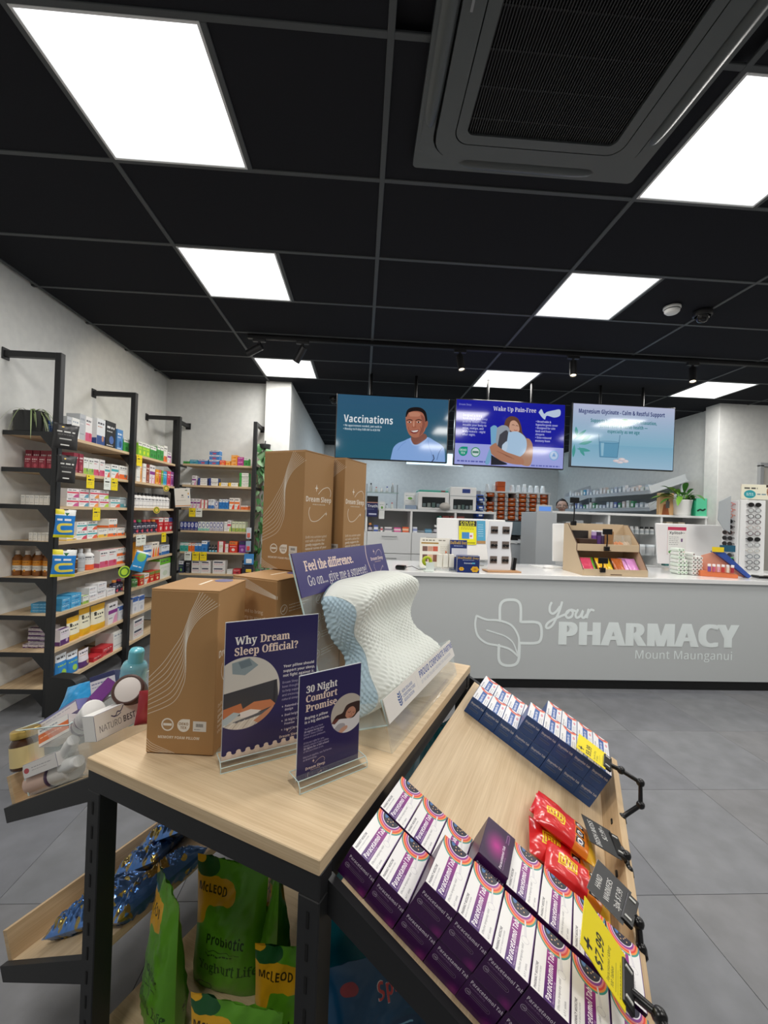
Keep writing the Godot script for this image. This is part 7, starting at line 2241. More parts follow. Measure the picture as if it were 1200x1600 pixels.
# ---------------------------------------------------------------- dispensary behind the counter
func dispensary() -> void:
	var white: Material = M.white_lam
	var pr: Material = M.counter_print
	var win := func(x: float, y: float, w: float, h: float) -> Dictionary: return {"f": pick(Rect2(x, y, w, h), 2048, 1024), "*": pick(Rect2(x + 4, y + 4, 6, 6), 2048, 1024)}
	# drawer cabinet with open hutch
	var o := thing("drawer_cabinet", "white drawer cabinet with an open hutch behind the counter", "cabinet", at(0, 0, -5.8))
	part(o, "carcass", bx(Vector3(0.53, 0.59, -0.27), Vector3(2.66, 1.18, 0.5)), mt("cab_white", Color("dcdedf"), 0.4))
	for c in 4:
		for r in 4:
			var x := -0.22 + c * 0.61 - 0.30
			var h := 0.285
			var d := part(o, "drawer", bx(Vector3(x + 0.30, 1.18 - (r + 0.5) * 0.293, 0.0), Vector3(0.604, h, 0.02), 0.002), M.cab_white)
			part(d, "drawer_handle", B.new().tube([Vector3(x + 0.20, 1.18 - r * 0.293 - 0.06, 0.01), Vector3(x + 0.20, 1.18 - r * 0.293 - 0.06, 0.032), Vector3(x + 0.40, 1.18 - r * 0.293 - 0.06, 0.032), Vector3(x + 0.40, 1.18 - r * 0.293 - 0.06, 0.01)], 0.006, 6), mt("alu_grey"))
	part(o, "hutch_top", bx(Vector3(0.53, 1.485, -0.25), Vector3(2.66, 0.03, 0.5), 0.002), white)
	part(o, "hutch_back", bx(Vector3(0.53, 1.33, -0.50), Vector3(2.66, 0.28, 0.02)), mt("hutch_grey", Color("b4b6b6"), 0.6))
	for x in [-0.79, 0.07, 0.685, 1.295, 1.845]:
		part(o, "hutch_divider", bx(Vector3(x, 1.325, -0.25), Vector3(0.028, 0.29, 0.5), 0.001), white)
	var bxm := func(called: String, label: String, x: float, y: float, z: float, s: Vector3, hex: String, band := "") -> void:
		var t := thing(called, label, "box", at(x, y, z, rng.randf_range(-3, 3)))
		part(t, "box_body", bx(Vector3(0, s.y / 2, 0), s, 0.001), c3(hex))
		if band:
			part(t, "box_band", bx(Vector3(0, s.y * 0.5, 0.0005), Vector3(s.x + 0.001, s.y * 0.42, s.z), 0.0), c3(band))
	for q in [[0.205, 0.055, 0.085, "4f66b0", "dfe2ec", "blue and white"], [0.285, 0.03, 0.06, "e6e2e2", "c8606a", "white and red"], [0.375, 0.10, 0.062, "e4e2e2", "8f8a98", "white and grey"], [0.50, 0.095, 0.06, "d8609a", "f0d0dc", "pink"], [0.615, 0.085, 0.07, "e8683a", "f4c8a8", "orange"], [0.745, 0.06, 0.075, "dfe2ea", "8f9cc8", "white and lilac"], [0.93, 0.09, 0.055, "4a7d9c", "7aa8c0", "blue-grey"]]:
		bxm.call("pill_carton", q[5] + " carton on the open hutch of the drawer cabinet", q[0], 1.1815, -5.86, Vector3(q[1], q[2], 0.06), q[3], q[4])
	for q in [[0.125, "2a2440", "d8904a", "dark bottle with orange cap in the open hutch"], [1.035, "3a3c44", "e8e8e8", "dark bottle with white cap in the open hutch"]]:
		var b := thing("pill_bottle", q[3], "bottle", at(q[0], 1.1815, -5.86))
		part(b, "bottle_body", B.new().lathe(PackedVector2Array([Vector2(0, 0), Vector2(0.028, 0), Vector2(0.03, 0.004), Vector2(0.03, 0.07), Vector2(0.02, 0.085)]), 16), c3(q[1]))
		part(b, "bottle_cap", B.new().lathe(PackedVector2Array([Vector2(0.021, 0.083), Vector2(0.021, 0.112), Vector2(0, 0.113)]), 16), c3(q[2]))
		part(b, "bottle_label", B.new().lathe(PackedVector2Array([Vector2(0.0304, 0.015), Vector2(0.0304, 0.055)]), 16), c3("c8c4cc"))
	for i in 3:
		for j in 4:
			bxm.call("file_box", ["maroon", "dark red", "wine red", "rust red"][j] + " file box in the hutch, column of four, " + ["first", "second", "third"][i] + " from the teal box", 1.17 + i * 0.105, 1.1815 + j * 0.062, -5.92, Vector3(0.098, 0.058, 0.16), ["8a3a40", "93444a", "7c3238", "8f4a44"][j])
	bxm.call("teal_box", "teal box beside the maroon file boxes in the hutch", 1.09, 1.1815, -5.93, Vector3(0.03, 0.24, 0.2), "4a9a8c")
	# glass shelf with small bottles on the hutch
	var T := 1.5005
	o = thing("glass_shelf_unit", "small glass shelf with bottles on top of the drawer cabinet", "shelf", at(0.28, T, -5.93))
	part(o, "glass_shelf", bx(Vector3(0, 0.215, 0), Vector3(0.44, 0.008, 0.2)), mt("green_glass", Color("9fb8b2"), 0.1))
	for s in [-1, 1]:
		part(o, "upright", bx(Vector3(s * 0.215, 0.17, -0.08), Vector3(0.014, 0.34, 0.014)), mt("alu_grey"))
	for i in 5:
		for lev in 2:
			var x := 0.12 + i * 0.075
			var hgt: float = [0.13, 0.12, 0.07, 0.06, 0.08][(i + lev) % 5]
			var b := thing("small_bottle", ["white", "clear", "blue topped", "pale", "grey"][(i * 2 + lev) % 5] + " little bottle " + ["under the glass shelf", "on the glass shelf"][lev] + " of the dispensary", "bottle", at(x, T + lev * 0.2195, -5.91), "little dispensary bottles")
			part(b, "bottle_body", B.new().lathe(PackedVector2Array([Vector2(0, 0), Vector2(0.02, 0), Vector2(0.02, hgt * 0.6), Vector2(0.008, hgt * 0.75), Vector2(0.008, hgt)]), 12), c3(["e4e6e8", "c8d0d4", "dfe4ea", "d8dcd8", "b0b8bc"][(i * 2 + lev) % 5]))
			part(b, "bottle_cap", B.new().lathe(PackedVector2Array([Vector2(0.010, hgt * 0.86), Vector2(0.010, hgt * 1.04), Vector2(0, hgt * 1.05)]), 12), c3(["e8e8e8", "3a4048", "2a3aa8", "c8505a", "e8e8e8"][(i * 2 + lev) % 5]))
	solo("hanging_banner", "navy banner with white word Truth hanging at the hutch", "banner", B.new().box(Vector3.ZERO, Vector3(0.15, 0.28, 0.004), 0, win.call(512, 512, 256, 512)), pr, at(0.145, 1.52, -5.785))
	solo("hanging_notice", "narrow white notice strip hanging next to the navy banner", "notice", B.new().box(Vector3.ZERO, Vector3(0.075, 0.235, 0.003), 0, win.call(768, 512, 256, 512)), pr, at(0.275, 1.472, -5.785))
	solo("picture_card", "pale picture card with a green apple on the hutch", "card", B.new().box(Vector3(0, 0.12, 0), Vector3(0.165, 0.24, 0.01), 0.001, win.call(768, 512, 256, 512)), pr, at(0.68, T, -6.0, 0, -8))
	bxm.call("blue_tray", "flat blue tray under the picture card on the hutch", 0.68, T, -5.88, Vector3(0.15, 0.055, 0.1), "8a9cb4")
	# two small cabinets with dark glass doors
	for q in [[0.985, 0.43, 0.245, "white countertop fridge with a teal lid on the hutch", 0], [1.395, 0.37, 0.33, "taller white fridge with a blue sticker beside the teal-lidded one", 1]]:
		o = thing("countertop_fridge", q[3], "fridge", at(q[0], T, -5.98))
		var h: float = q[2]
		var w: float = q[1]
		part(o, "body", bx(Vector3(0, h / 2, 0), Vector3(w, h, 0.34), 0.012), white)
		var y0: float = 0.105 if q[4] == 0 else 0.09
		part(o, "door_glass", bx(Vector3(0, y0, 0.172), Vector3(w * 0.74, 0.14, 0.006), 0.002), mt("fridge_glass", Color("23282a"), 0.08))
		for i in 5:
			part(o, "stock", bx(Vector3(-w * 0.3 + i * w * 0.15, y0 - 0.04, 0.177), Vector3(w * 0.1, 0.045 + 0.012 * (i % 3), 0.002)), c3(["5a6a6c", "7a8480", "46605c", "6c7a80", "8a9490"][i]))
		if q[4] == 0:
			part(o, "lid", bx(Vector3(0, h + 0.012, 0), Vector3(w * 0.95, 0.03, 0.32), 0.008), c3("4fae9c"))
			part(o, "lid_badge", bx(Vector3(0.13, h + 0.016, 0.161), Vector3(0.06, 0.016, 0.003)), c3("8a2f34"))
		else:
			part(o, "sticker", bx(Vector3(0.04, h - 0.055, 0.171), Vector3(0.11, 0.055, 0.003)), c3("2a3f86"))
			part(o, "seam", bx(Vector3(0, h - 0.125, 0.171), Vector3(w * 0.98, 0.006, 0.003)), c3("9aa4ac"))
	solo("wire_basket", "round pale wire basket before the dark fridge door", "basket", B.new().ball(Vector3(0, 0.05, 0), Vector3(0.075, 0.055, 0.05), 18, 10), c3("b8b4ae"), at(1.13, T, -5.74))
	# stack of blue bins
	for i in 5:
		o = thing("blue_bin", "blue open-front storage bin, " + ["lowest", "second lowest", "middle", "second highest", "topmost"][i] + " in the column beside the fridge", "bin", at(1.645, 1.21 + i * 0.108, -5.90), "blue storage bins")
		part(o, "tub", B.new().ext(PackedVector2Array([Vector2(-0.1, 0), Vector2(0.07, 0), Vector2(0.09, 0.05), Vector2(0.05, 0.05), Vector2(0.03, 0.095), Vector2(-0.1, 0.095)]), -0.05, 0.05), c3("2a55b0"), at(0, 0, 0, -90))
		part(o, "contents", bx(Vector3(0, 0.055, 0.055), Vector3(0.08, 0.05, 0.03), 0.004), c3("20242a"))
		part(o, "label_tag", bx(Vector3(0, 0.022, 0.091), Vector3(0.05, 0.022, 0.002)), c3("d8dce0"))
	part(thing("bin_column", "grey upright rail behind the column of blue bins", "rail", at(1.645, 0, -6.03)), "rail", bx(Vector3(0, 0.9, 0), Vector3(0.10, 1.8, 0.03), 0.002), mt("alu_grey"))
	# pill rack
	o = thing("pill_rack", "white rack with columns of orange pill drawers", "rack", at(2.55, 0, -7.0))
	part(o, "rack_top", bx(Vector3(0, 1.845, 0), Vector3(1.1, 0.025, 0.28), 0.002), white)
	part(o, "rack_back", bx(Vector3(0, 0.95, -0.13), Vector3(1.1, 1.8, 0.02)), mt("rack_grey", Color("6d7072"), 0.5))
	for i in 7:
		part(o, "rack_upright", bx(Vector3(-0.535 + i * 0.178, 0.92, 0), Vector3(0.02 if i % 6 == 0 else 0.045, 1.84, 0.26), 0.002), white)
	var silver := mt("foil_silver", Color("c4c6c8"), 0.25, 0.6)
	var drawer := bx(Vector3(0, 0.03, 0), Vector3(0.112, 0.058, 0.2), 0.005).mesh()
	var face := bx(Vector3(0, 0.042, 0.101), Vector3(0.05, 0.016, 0.003)).mesh()
	for c in 6:
		for r in 9:
			if (c == 2 and r == 0) or (c == 0 and r == 1):
				continue
			var b := thing("pill_bin", "orange pill bin, " + ["first", "second", "third", "fourth", "fifth", "last"][c] + " column from the blue bins, row " + ["one", "two", "three", "four", "five", "six", "seven", "eight", "nine"][r] + " from the rack top", "bin", at(2.55 - 0.446 + c * 0.178, 1.765 - r * 0.0715, -6.97), "orange pill bins")
			part(b, "drawer_box", drawer, mt("amber_plastic_%d" % ((c + r) % 3), [Color("c85a1c"), Color("d86a24"), Color("b84e1a")][(c + r) % 3], 0.3))
			part(b, "drawer_label", face, c3("d8d4cc"))
	for i in 6:
		for r in 8:
			part(o, "foil_strip", B.new().ball(Vector3(-0.535 + i * 0.178 + 0.0, 1.78 - r * 0.075, 0.135), Vector3(0.03, 0.032, 0.012), 8, 5), silver)
	for i in 10:
		var x := 2.08 + i * 0.105
		if i in [2, 3]:
			bxm.call("amber_tub", ["orange tub under another on the pill rack", "orange tub standing on top of the pill rack"][i - 2], 2.30, 1.8585 + (i - 2) * 0.085, -7.0, Vector3(0.13, 0.082, 0.12), "d05a1e")
			continue
		var b := thing("white_pill_bottle", "white pill bottle on top of the orange drawer rack", "bottle", at(x, 1.8585, -7.0), "white bottles on the pill rack")
		part(b, "bottle_body", B.new().lathe(PackedVector2Array([Vector2(0, 0), Vector2(0.036, 0), Vector2(0.038, 0.005), Vector2(0.038, 0.08), Vector2(0.026, 0.095)]), 14), c3("e4e6e8"))
		part(b, "bottle_cap", B.new().lathe(PackedVector2Array([Vector2(0.027, 0.09), Vector2(0.027, 0.12 if i != 6 else 0.14), Vector2(0, 0.122 if i != 6 else 0.142)]), 14), c3("eeeeec"))
	# work station in front of the rack
	o = thing("work_station", "light grey standing work station with a small blue display", "work station", at(2.245, 0, -5.3))
	part(o, "panel", bx(Vector3(0, 0.755, 0), Vector3(0.25, 1.51, 0.5), 0.003), mt("station_grey", Color("b9bec2"), 0.45))
	part(o, "display_housing", bx(Vector3(0.02, 1.555, 0.12), Vector3(0.19, 0.09, 0.05), 0.004), M.station_grey)
	var bs := mt("station_screen_glow", Color("5a86d0"), 0.3)
	bs.emission_enabled = true
	bs.emission = Color("5a86d0")
	bs.emission_energy_multiplier = 0.5
	part(o, "display_screen", bx(Vector3(0.02, 1.553, 0.146), Vector3(0.15, 0.055, 0.003)), bs)
	o = thing("work_desk", "white dispensary desk carrying dark monitors", "desk", at(2.19, 0, -6.2))
	part(o, "desk_top", bx(Vector3(0, 1.085, 0), Vector3(0.58, 0.03, 0.6), 0.002), white)
	part(o, "desk_front", bx(Vector3(0, 0.53, 0.27), Vector3(0.56, 1.06, 0.03)), M.station_grey)
	part(o, "desk_side", bx(Vector3(-0.265, 0.53, 0), Vector3(0.03, 1.06, 0.55)), M.station_grey)
	for q in [[2.27, -6.25, 0.30, 0.23, 0.0, "lit dark monitor on the dispensary desk", "8a9aa4"], [2.42, -6.06, 0.34, 0.35, 68.0, "black monitor seen edge-on beside the grey work station", "111214"]]:
		o = thing("desk_monitor", q[5], "monitor", at(q[0], 1.1005, q[1], q[4]))
		part(o, "bezel", bx(Vector3(0, 0.06 + q[3] / 2, 0), Vector3(q[2], q[3], 0.03), 0.004), c3("141518"))
		part(o, "screen", bx(Vector3(0, 0.06 + q[3] / 2, 0.016), Vector3(q[2] - 0.03, q[3] - 0.03, 0.002)), mt("dim_screen_" + q[6], Color(q[6]), 0.2))
		part(o, "foot", bx(Vector3(0, 0.03, 0), Vector3(0.12, 0.06, 0.1), 0.004), c3("141518"))
	cube_cabinet(white, pr, win, bxm)
	person()


func cube_cabinet(white: Material, pr: Material, win: Callable, bxm: Callable) -> void:
	var o := thing("cube_cabinet", "white open cube cabinet between counter and dispensary", "cabinet", at(3.435, 0, -5.3))
	part(o, "top", bx(Vector3(0, 1.518, -0.17), Vector3(2.05, 0.028, 0.42), 0.002), white)
	part(o, "back", bx(Vector3(0, 0.76, -0.37), Vector3(2.05, 1.49, 0.02)), mt("hutch_grey"))
	for x in [-1.011, -0.28, 0.415, 1.011]:
		part(o, "upright", bx(Vector3(x, 0.752, -0.17), Vector3(0.028, 1.504, 0.40), 0.001), white)
	part(o, "lower_shelf", bx(Vector3(0, 0.86, -0.17), Vector3(1.99, 0.025, 0.38)), white)
	part(o, "bottom", bx(Vector3(0, 0.05, -0.17), Vector3(1.99, 0.1, 0.38)), white)
	part(o, "glass_shelf", bx(Vector3(0.07, 1.27, -0.17), Vector3(0.66, 0.008, 0.34)), M.glass)
	part(o, "glass_shelf", bx(Vector3(0.07, 1.0, -0.17), Vector3(0.66, 0.008, 0.34)), M.glass)
	part(o, "glass_shelf", bx(Vector3(0.71, 1.27, -0.17), Vector3(0.56, 0.008, 0.34)), M.glass)
	part(o, "glass_shelf", bx(Vector3(-0.64, 1.27, -0.17), Vector3(0.68, 0.008, 0.34)), M.glass)
	for i in 6:
		var b := thing("vitamin_bottle", "small white bottle in a row on the cabinet's upper glass shelf", "bottle", at(3.45 + i * 0.068, 1.2745, -5.37), "white bottles on the glass shelf")
		part(b, "bottle_body", B.new().lathe(PackedVector2Array([Vector2(0, 0), Vector2(0.027, 0), Vector2(0.028, 0.004), Vector2(0.028, 0.06), Vector2(0.02, 0.07)]), 14), c3("e2e4e4"))
		part(b, "bottle_cap", B.new().lathe(PackedVector2Array([Vector2(0.021, 0.068), Vector2(0.021, 0.095), Vector2(0, 0.096)]), 14), c3("e6e6e6") if i < 3 else c3("1d1f22"))
		part(b, "bottle_label", B.new().lathe(PackedVector2Array([Vector2(0.0284, 0.012), Vector2(0.0284, 0.05)]), 14), c3("b8c0c4"))
	for i in 3:
		var b := thing("cream_tub", "larger white tub on the cabinet's lower glass shelf", "tub", at(3.52 + i * 0.13, 1.0045, -5.38), "white tubs on the glass shelf")
		part(b, "tub_body", B.new().lathe(PackedVector2Array([Vector2(0, 0), Vector2(0.055, 0), Vector2(0.056, 0.1), Vector2(0.05, 0.105)]), 18), c3("dfe2e4"))
		part(b, "tub_lid", B.new().lathe(PackedVector2Array([Vector2(0.057, 0.1), Vector2(0.057, 0.135), Vector2(0, 0.136)]), 18), c3("cfd6da"))
	for i in 5:
		bxm.call("shelf_box", ["white", "pale", "grey", "cream", "white-blue"][i] + " carton in the left cube of the white cabinet", 2.55 + i * 0.13, 1.2745, -5.40, Vector3(0.1, 0.11 + 0.02 * (i % 3), 0.12), ["d8dadc", "cdd0d2", "b8bcc0", "d4d0c8", "c8d0da"][i])
	for i in 2:
		bxm.call("cream_carton", ["cream carton with red mark, left of its pair in the end cube", "cream carton with red mark, right of its pair in the end cube"][i], 4.0 + i * 0.165, 1.2745, -5.38, Vector3(0.09, 0.17, 0.1), "e2d2b8", "dcc8a8")
	bxm.call("dark_carton", "dark brown carton in the end cube of the white cabinet", 4.34, 1.2745, -5.44, Vector3(0.12, 0.15, 0.1), "4a3024")
	bxm.call("teal_carton", "teal carton low in the end cube of the white cabinet", 4.0, 0.874, -5.38, Vector3(0.09, 0.3, 0.1), "3a7a78", "e0a030")
	# things on top
	var T := 1.5325
	solo("photo_box", "brown box with a bottle photograph next to the peace lily", "box", B.new().box(Vector3(0, 0.145, 0), Vector3(0.20, 0.29, 0.05), 0.001, win.call(256, 512, 256, 512)), pr, at(4.0, T, -5.42, 2))
	o = thing("gift_bag", "mint green paper gift bag with a dark mark", "bag", at(4.395, T, -5.33, -4))
	part(o, "bag_body", B.new().ext(PackedVector2Array([Vector2(-0.07, 0), Vector2(0.07, 0), Vector2(0.068, 0.23), Vector2(-0.068, 0.23)]), -0.04, 0.04), c3("57c79c"))
	part(o, "bag_gusset", bx(Vector3(-0.075, 0.1, 0), Vector3(0.012, 0.2, 0.06)), c3("1f9a70"))
	part(o, "bag_mark", ribbon(pts2([[-0.045, 0.07], [-0.015, 0.085], [0.015, 0.075], [0.045, 0.09]]), 0.022), c3("14302a"), at(0, 0, 0.042))
	# peace lily in a white pot
	o = thing("peace_lily", "leafy green plant in a tapered white pot on the cabinet", "potted plant", at(4.20, T, -5.38))
	part(o, "pot", B.new().lathe(PackedVector2Array([Vector2(0, 0), Vector2(0.088, 0), Vector2(0.092, 0.02), Vector2(0.116, 0.195), Vector2(0.118, 0.205), Vector2(0.108, 0.205), Vector2(0.105, 0.19), Vector2(0, 0.185)]), 28), mt("pot_white", Color("e6e6e4"), 0.3))
	var g1 := mt("lily_leaf", Color("3f7a2c"), 0.4)
	var g2 := mt("lily_leaf_light", Color("6a9c34"), 0.4)
	for i in 46:
		var a := TAU * i / 46.0 * 7.0 + rng.randf_range(-0.3, 0.3)
		var up := rng.randf_range(0.35, 1.9)
		var l := rng.randf_range(0.26, 0.48)
		var d := Vector3(cos(a) * (0.8 if cos(a) > 0.0 else 1.1), up, sin(a) * 0.55).normalized()
		var st := Vector3(cos(a) * 0.03, 0.19, sin(a) * 0.03)
		var pts := PackedVector3Array()
		var side := d.cross(Vector3.UP).normalized()
		var droop := rng.randf_range(0.5, 1.1)
		if cos(a) > 0.2:
			l *= 0.62
		for j in 11:
			var t := j / 10.0
			var p := st + d * l * t + Vector3.DOWN * droop * t * t * l * 0.8
			var hw := 0.003 + (0.03 * pow(sin(PI * clampf((t - 0.3) / 0.7, 0, 1)), 0.8) if t > 0.3 else 0.0)
			if j == 10:
				hw = 0.0006
			for s in [-1, 0, 1]:
				pts.append(p + side * hw * s + Vector3(0, 0.25 * hw * absf(s), 0))
		part(o, "leaf", B.new().grid(pts, 3, 11), g1 if i % 3 else g2)
	# tilted shelves of stock along the right wall of the dispensary
	o = thing("tilted_rack", "pale grey rack of tilted shelves along the dispensary wall", "rack", at(0, 0, 0))
	for k in 2:
		var y: float = [1.60, 1.84][k]
		part(o, "tilted_shelf", bx(Vector3(0.28, 0, 0), Vector3(0.58, 0.02, 2.5), 0.001), mt("rack_pale", Color("c9ced3"), 0.5), at(4.02, y, -6.98, 0, 0, 20))
		part(o, "shelf_lip", bx(Vector3(0, 0.02, 0), Vector3(0.008, 0.05, 2.5)), M.rack_pale, at(4.02, y, -6.98, 0, 0, 20))
		for s in [-1, 1]:
			part(o, "end_panel", bx(Vector3(0.28, 0.05, 0), Vector3(0.56, 0.10, 0.01)), M.rack_pale, at(4.02, y, -6.98 + s * 1.24, 0, 0, 20))
	for s in [-1, 1]:
		part(o, "rack_leg", bx(Vector3(4.5, 1.0, -6.98 + s * 1.2), Vector3(0.04, 2.0, 0.04)), M.rack_pale)
	var tints := ["dcdfe2", "c8d4dc", "e2dcd8", "b8c4cc", "d8e0d8", "e4e4ea", "c0c8d8", "d4c8c4"]
	for k in 2:
		for i in 22:
			var h := rng.randf_range(0.07, 0.13)
			var z := -5.86 - i * 0.106
			var hex: String = tints[(i * 3 + k) % 8]
			if rng.randf() < 0.16:
				hex = ["4a9a6a", "6a7ab8", "c8603a", "4aa0c8"][rng.randi() % 4]
			var t := thing("stock_pack", "small pale medicine pack in the row on the " + ["lower", "upper"][k] + " tilted shelf", "medicine pack", at(4.06, [1.625, 1.865][k], z, 90, 0, 0), "medicine packs on the " + ["lower", "upper"][k] + " tilted shelf")
			part(t, "pack", bx(Vector3(0, h / 2, 0.01), Vector3(0.07, h, 0.05), 0.002), c3(hex))
			part(t, "pack_label", bx(Vector3(0, h * 0.5, -0.0155), Vector3(0.05, h * 0.4, 0.001)), c3("f0f0f0"))


# ---------------------------------------------------------------- a person standing far back in the dispensary
func capsule(p: Vector3, a: Vector3, b: Vector3, ra: float, rb: float) -> float:
	var d := b - a
	var t := clampf((p - a).dot(d) / maxf(d.length_squared(), 1e-9), 0.0, 1.0)
	return p.distance_to(a + d * t) - lerpf(ra, rb, t)


func nets(bones: Array, lo: Vector3, hi: Vector3, cell_size: float, blend: float, paint: Callable) -> B:
	var n := Vector3i(((hi - lo) / cell_size).ceil())
	var f := PackedFloat32Array()
	f.resize((n.x + 1) * (n.y + 1) * (n.z + 1))
	f.fill(1.0)
	var sx := 1
	var sy := n.x + 1
	var sz := (n.x + 1) * (n.y + 1)
	for bn in bones:
		var pad: float = maxf(bn[2], bn[3]) + blend + cell_size * 2
		var a: Vector3 = bn[0]
		var b: Vector3 = bn[1]
		var l := Vector3i(((a.min(b) - Vector3.ONE * pad - lo) / cell_size).floor()).clamp(Vector3i.ZERO, n)
		var h := Vector3i(((a.max(b) + Vector3.ONE * pad - lo) / cell_size).ceil()).clamp(Vector3i.ZERO, n)
		for z in range(l.z, h.z + 1):
			for y in range(l.y, h.y + 1):
				for x in range(l.x, h.x + 1):
					var i := x * sx + y * sy + z * sz
					var d := capsule(lo + Vector3(x, y, z) * cell_size, a, b, bn[2], bn[3])
					var k := maxf(blend - absf(f[i] - d), 0.0) / blend
					f[i] = minf(f[i], d) - k * k * blend * 0.25
	var out := B.new()
	var at_cell := {}
	for z in n.z:
		for y in n.y:
			for x in n.x:
				var i := x * sx + y * sy + z * sz
				var inside := 0
				for c in 8:
					if f[i + (c & 1) * sx + ((c >> 1) & 1) * sy + ((c >> 2) & 1) * sz] < 0.0:
						inside += 1
				if inside == 0 or inside == 8:
					continue
				var sum := Vector3.ZERO
				var cnt := 0
				for c in 8:
					for ax in 3:
						if (c >> ax) & 1:
							continue
						var c2 := c | (1 << ax)
						var p1 := Vector3(c & 1, (c >> 1) & 1, (c >> 2) & 1)
						var p2 := Vector3(c2 & 1, (c2 >> 1) & 1, (c2 >> 2) & 1)
						var v1 := f[i + int(p1.x) * sx + int(p1.y) * sy + int(p1.z) * sz]
						var v2 := f[i + int(p2.x) * sx + int(p2.y) * sy + int(p2.z) * sz]
						if (v1 < 0.0) != (v2 < 0.0):
							sum += p1.lerp(p2, v1 / (v1 - v2)); cnt += 1
				var p := lo + (Vector3(x, y, z) + sum / cnt) * cell_size
				var g := Vector3(f[i + sx] - f[i], f[i + sy] - f[i], f[i + sz] - f[i])
				out.tint = paint.call(p)
				at_cell[i] = out.vert(p, g if g.length() > 1e-9 else Vector3.UP, Vector2.ZERO)
	for z in range(1, n.z):
		for y in range(1, n.y):
			for x in range(1, n.x):
				var i := x * sx + y * sy + z * sz
				for ax in 3:
					var step: int = [sx, sy, sz][ax]
					var u: int = [sy, sz, sx][ax]
					var w: int = [sz, sx, sy][ax]
					if (f[i] < 0.0) == (f[i + step] < 0.0):
						continue
					var q := [i - u - w, i - w, i, i - u]
					var ok := true
					for e in q:
						ok = ok and at_cell.has(e)
					if not ok:
						continue
					if f[i] < 0.0:
						out.face(at_cell[q[0]], at_cell[q[1]], at_cell[q[2]]); out.face(at_cell[q[0]], at_cell[q[2]], at_cell[q[3]])
					else:
						out.face(at_cell[q[2]], at_cell[q[1]], at_cell[q[0]]); out.face(at_cell[q[3]], at_cell[q[2]], at_cell[q[0]])
	return out


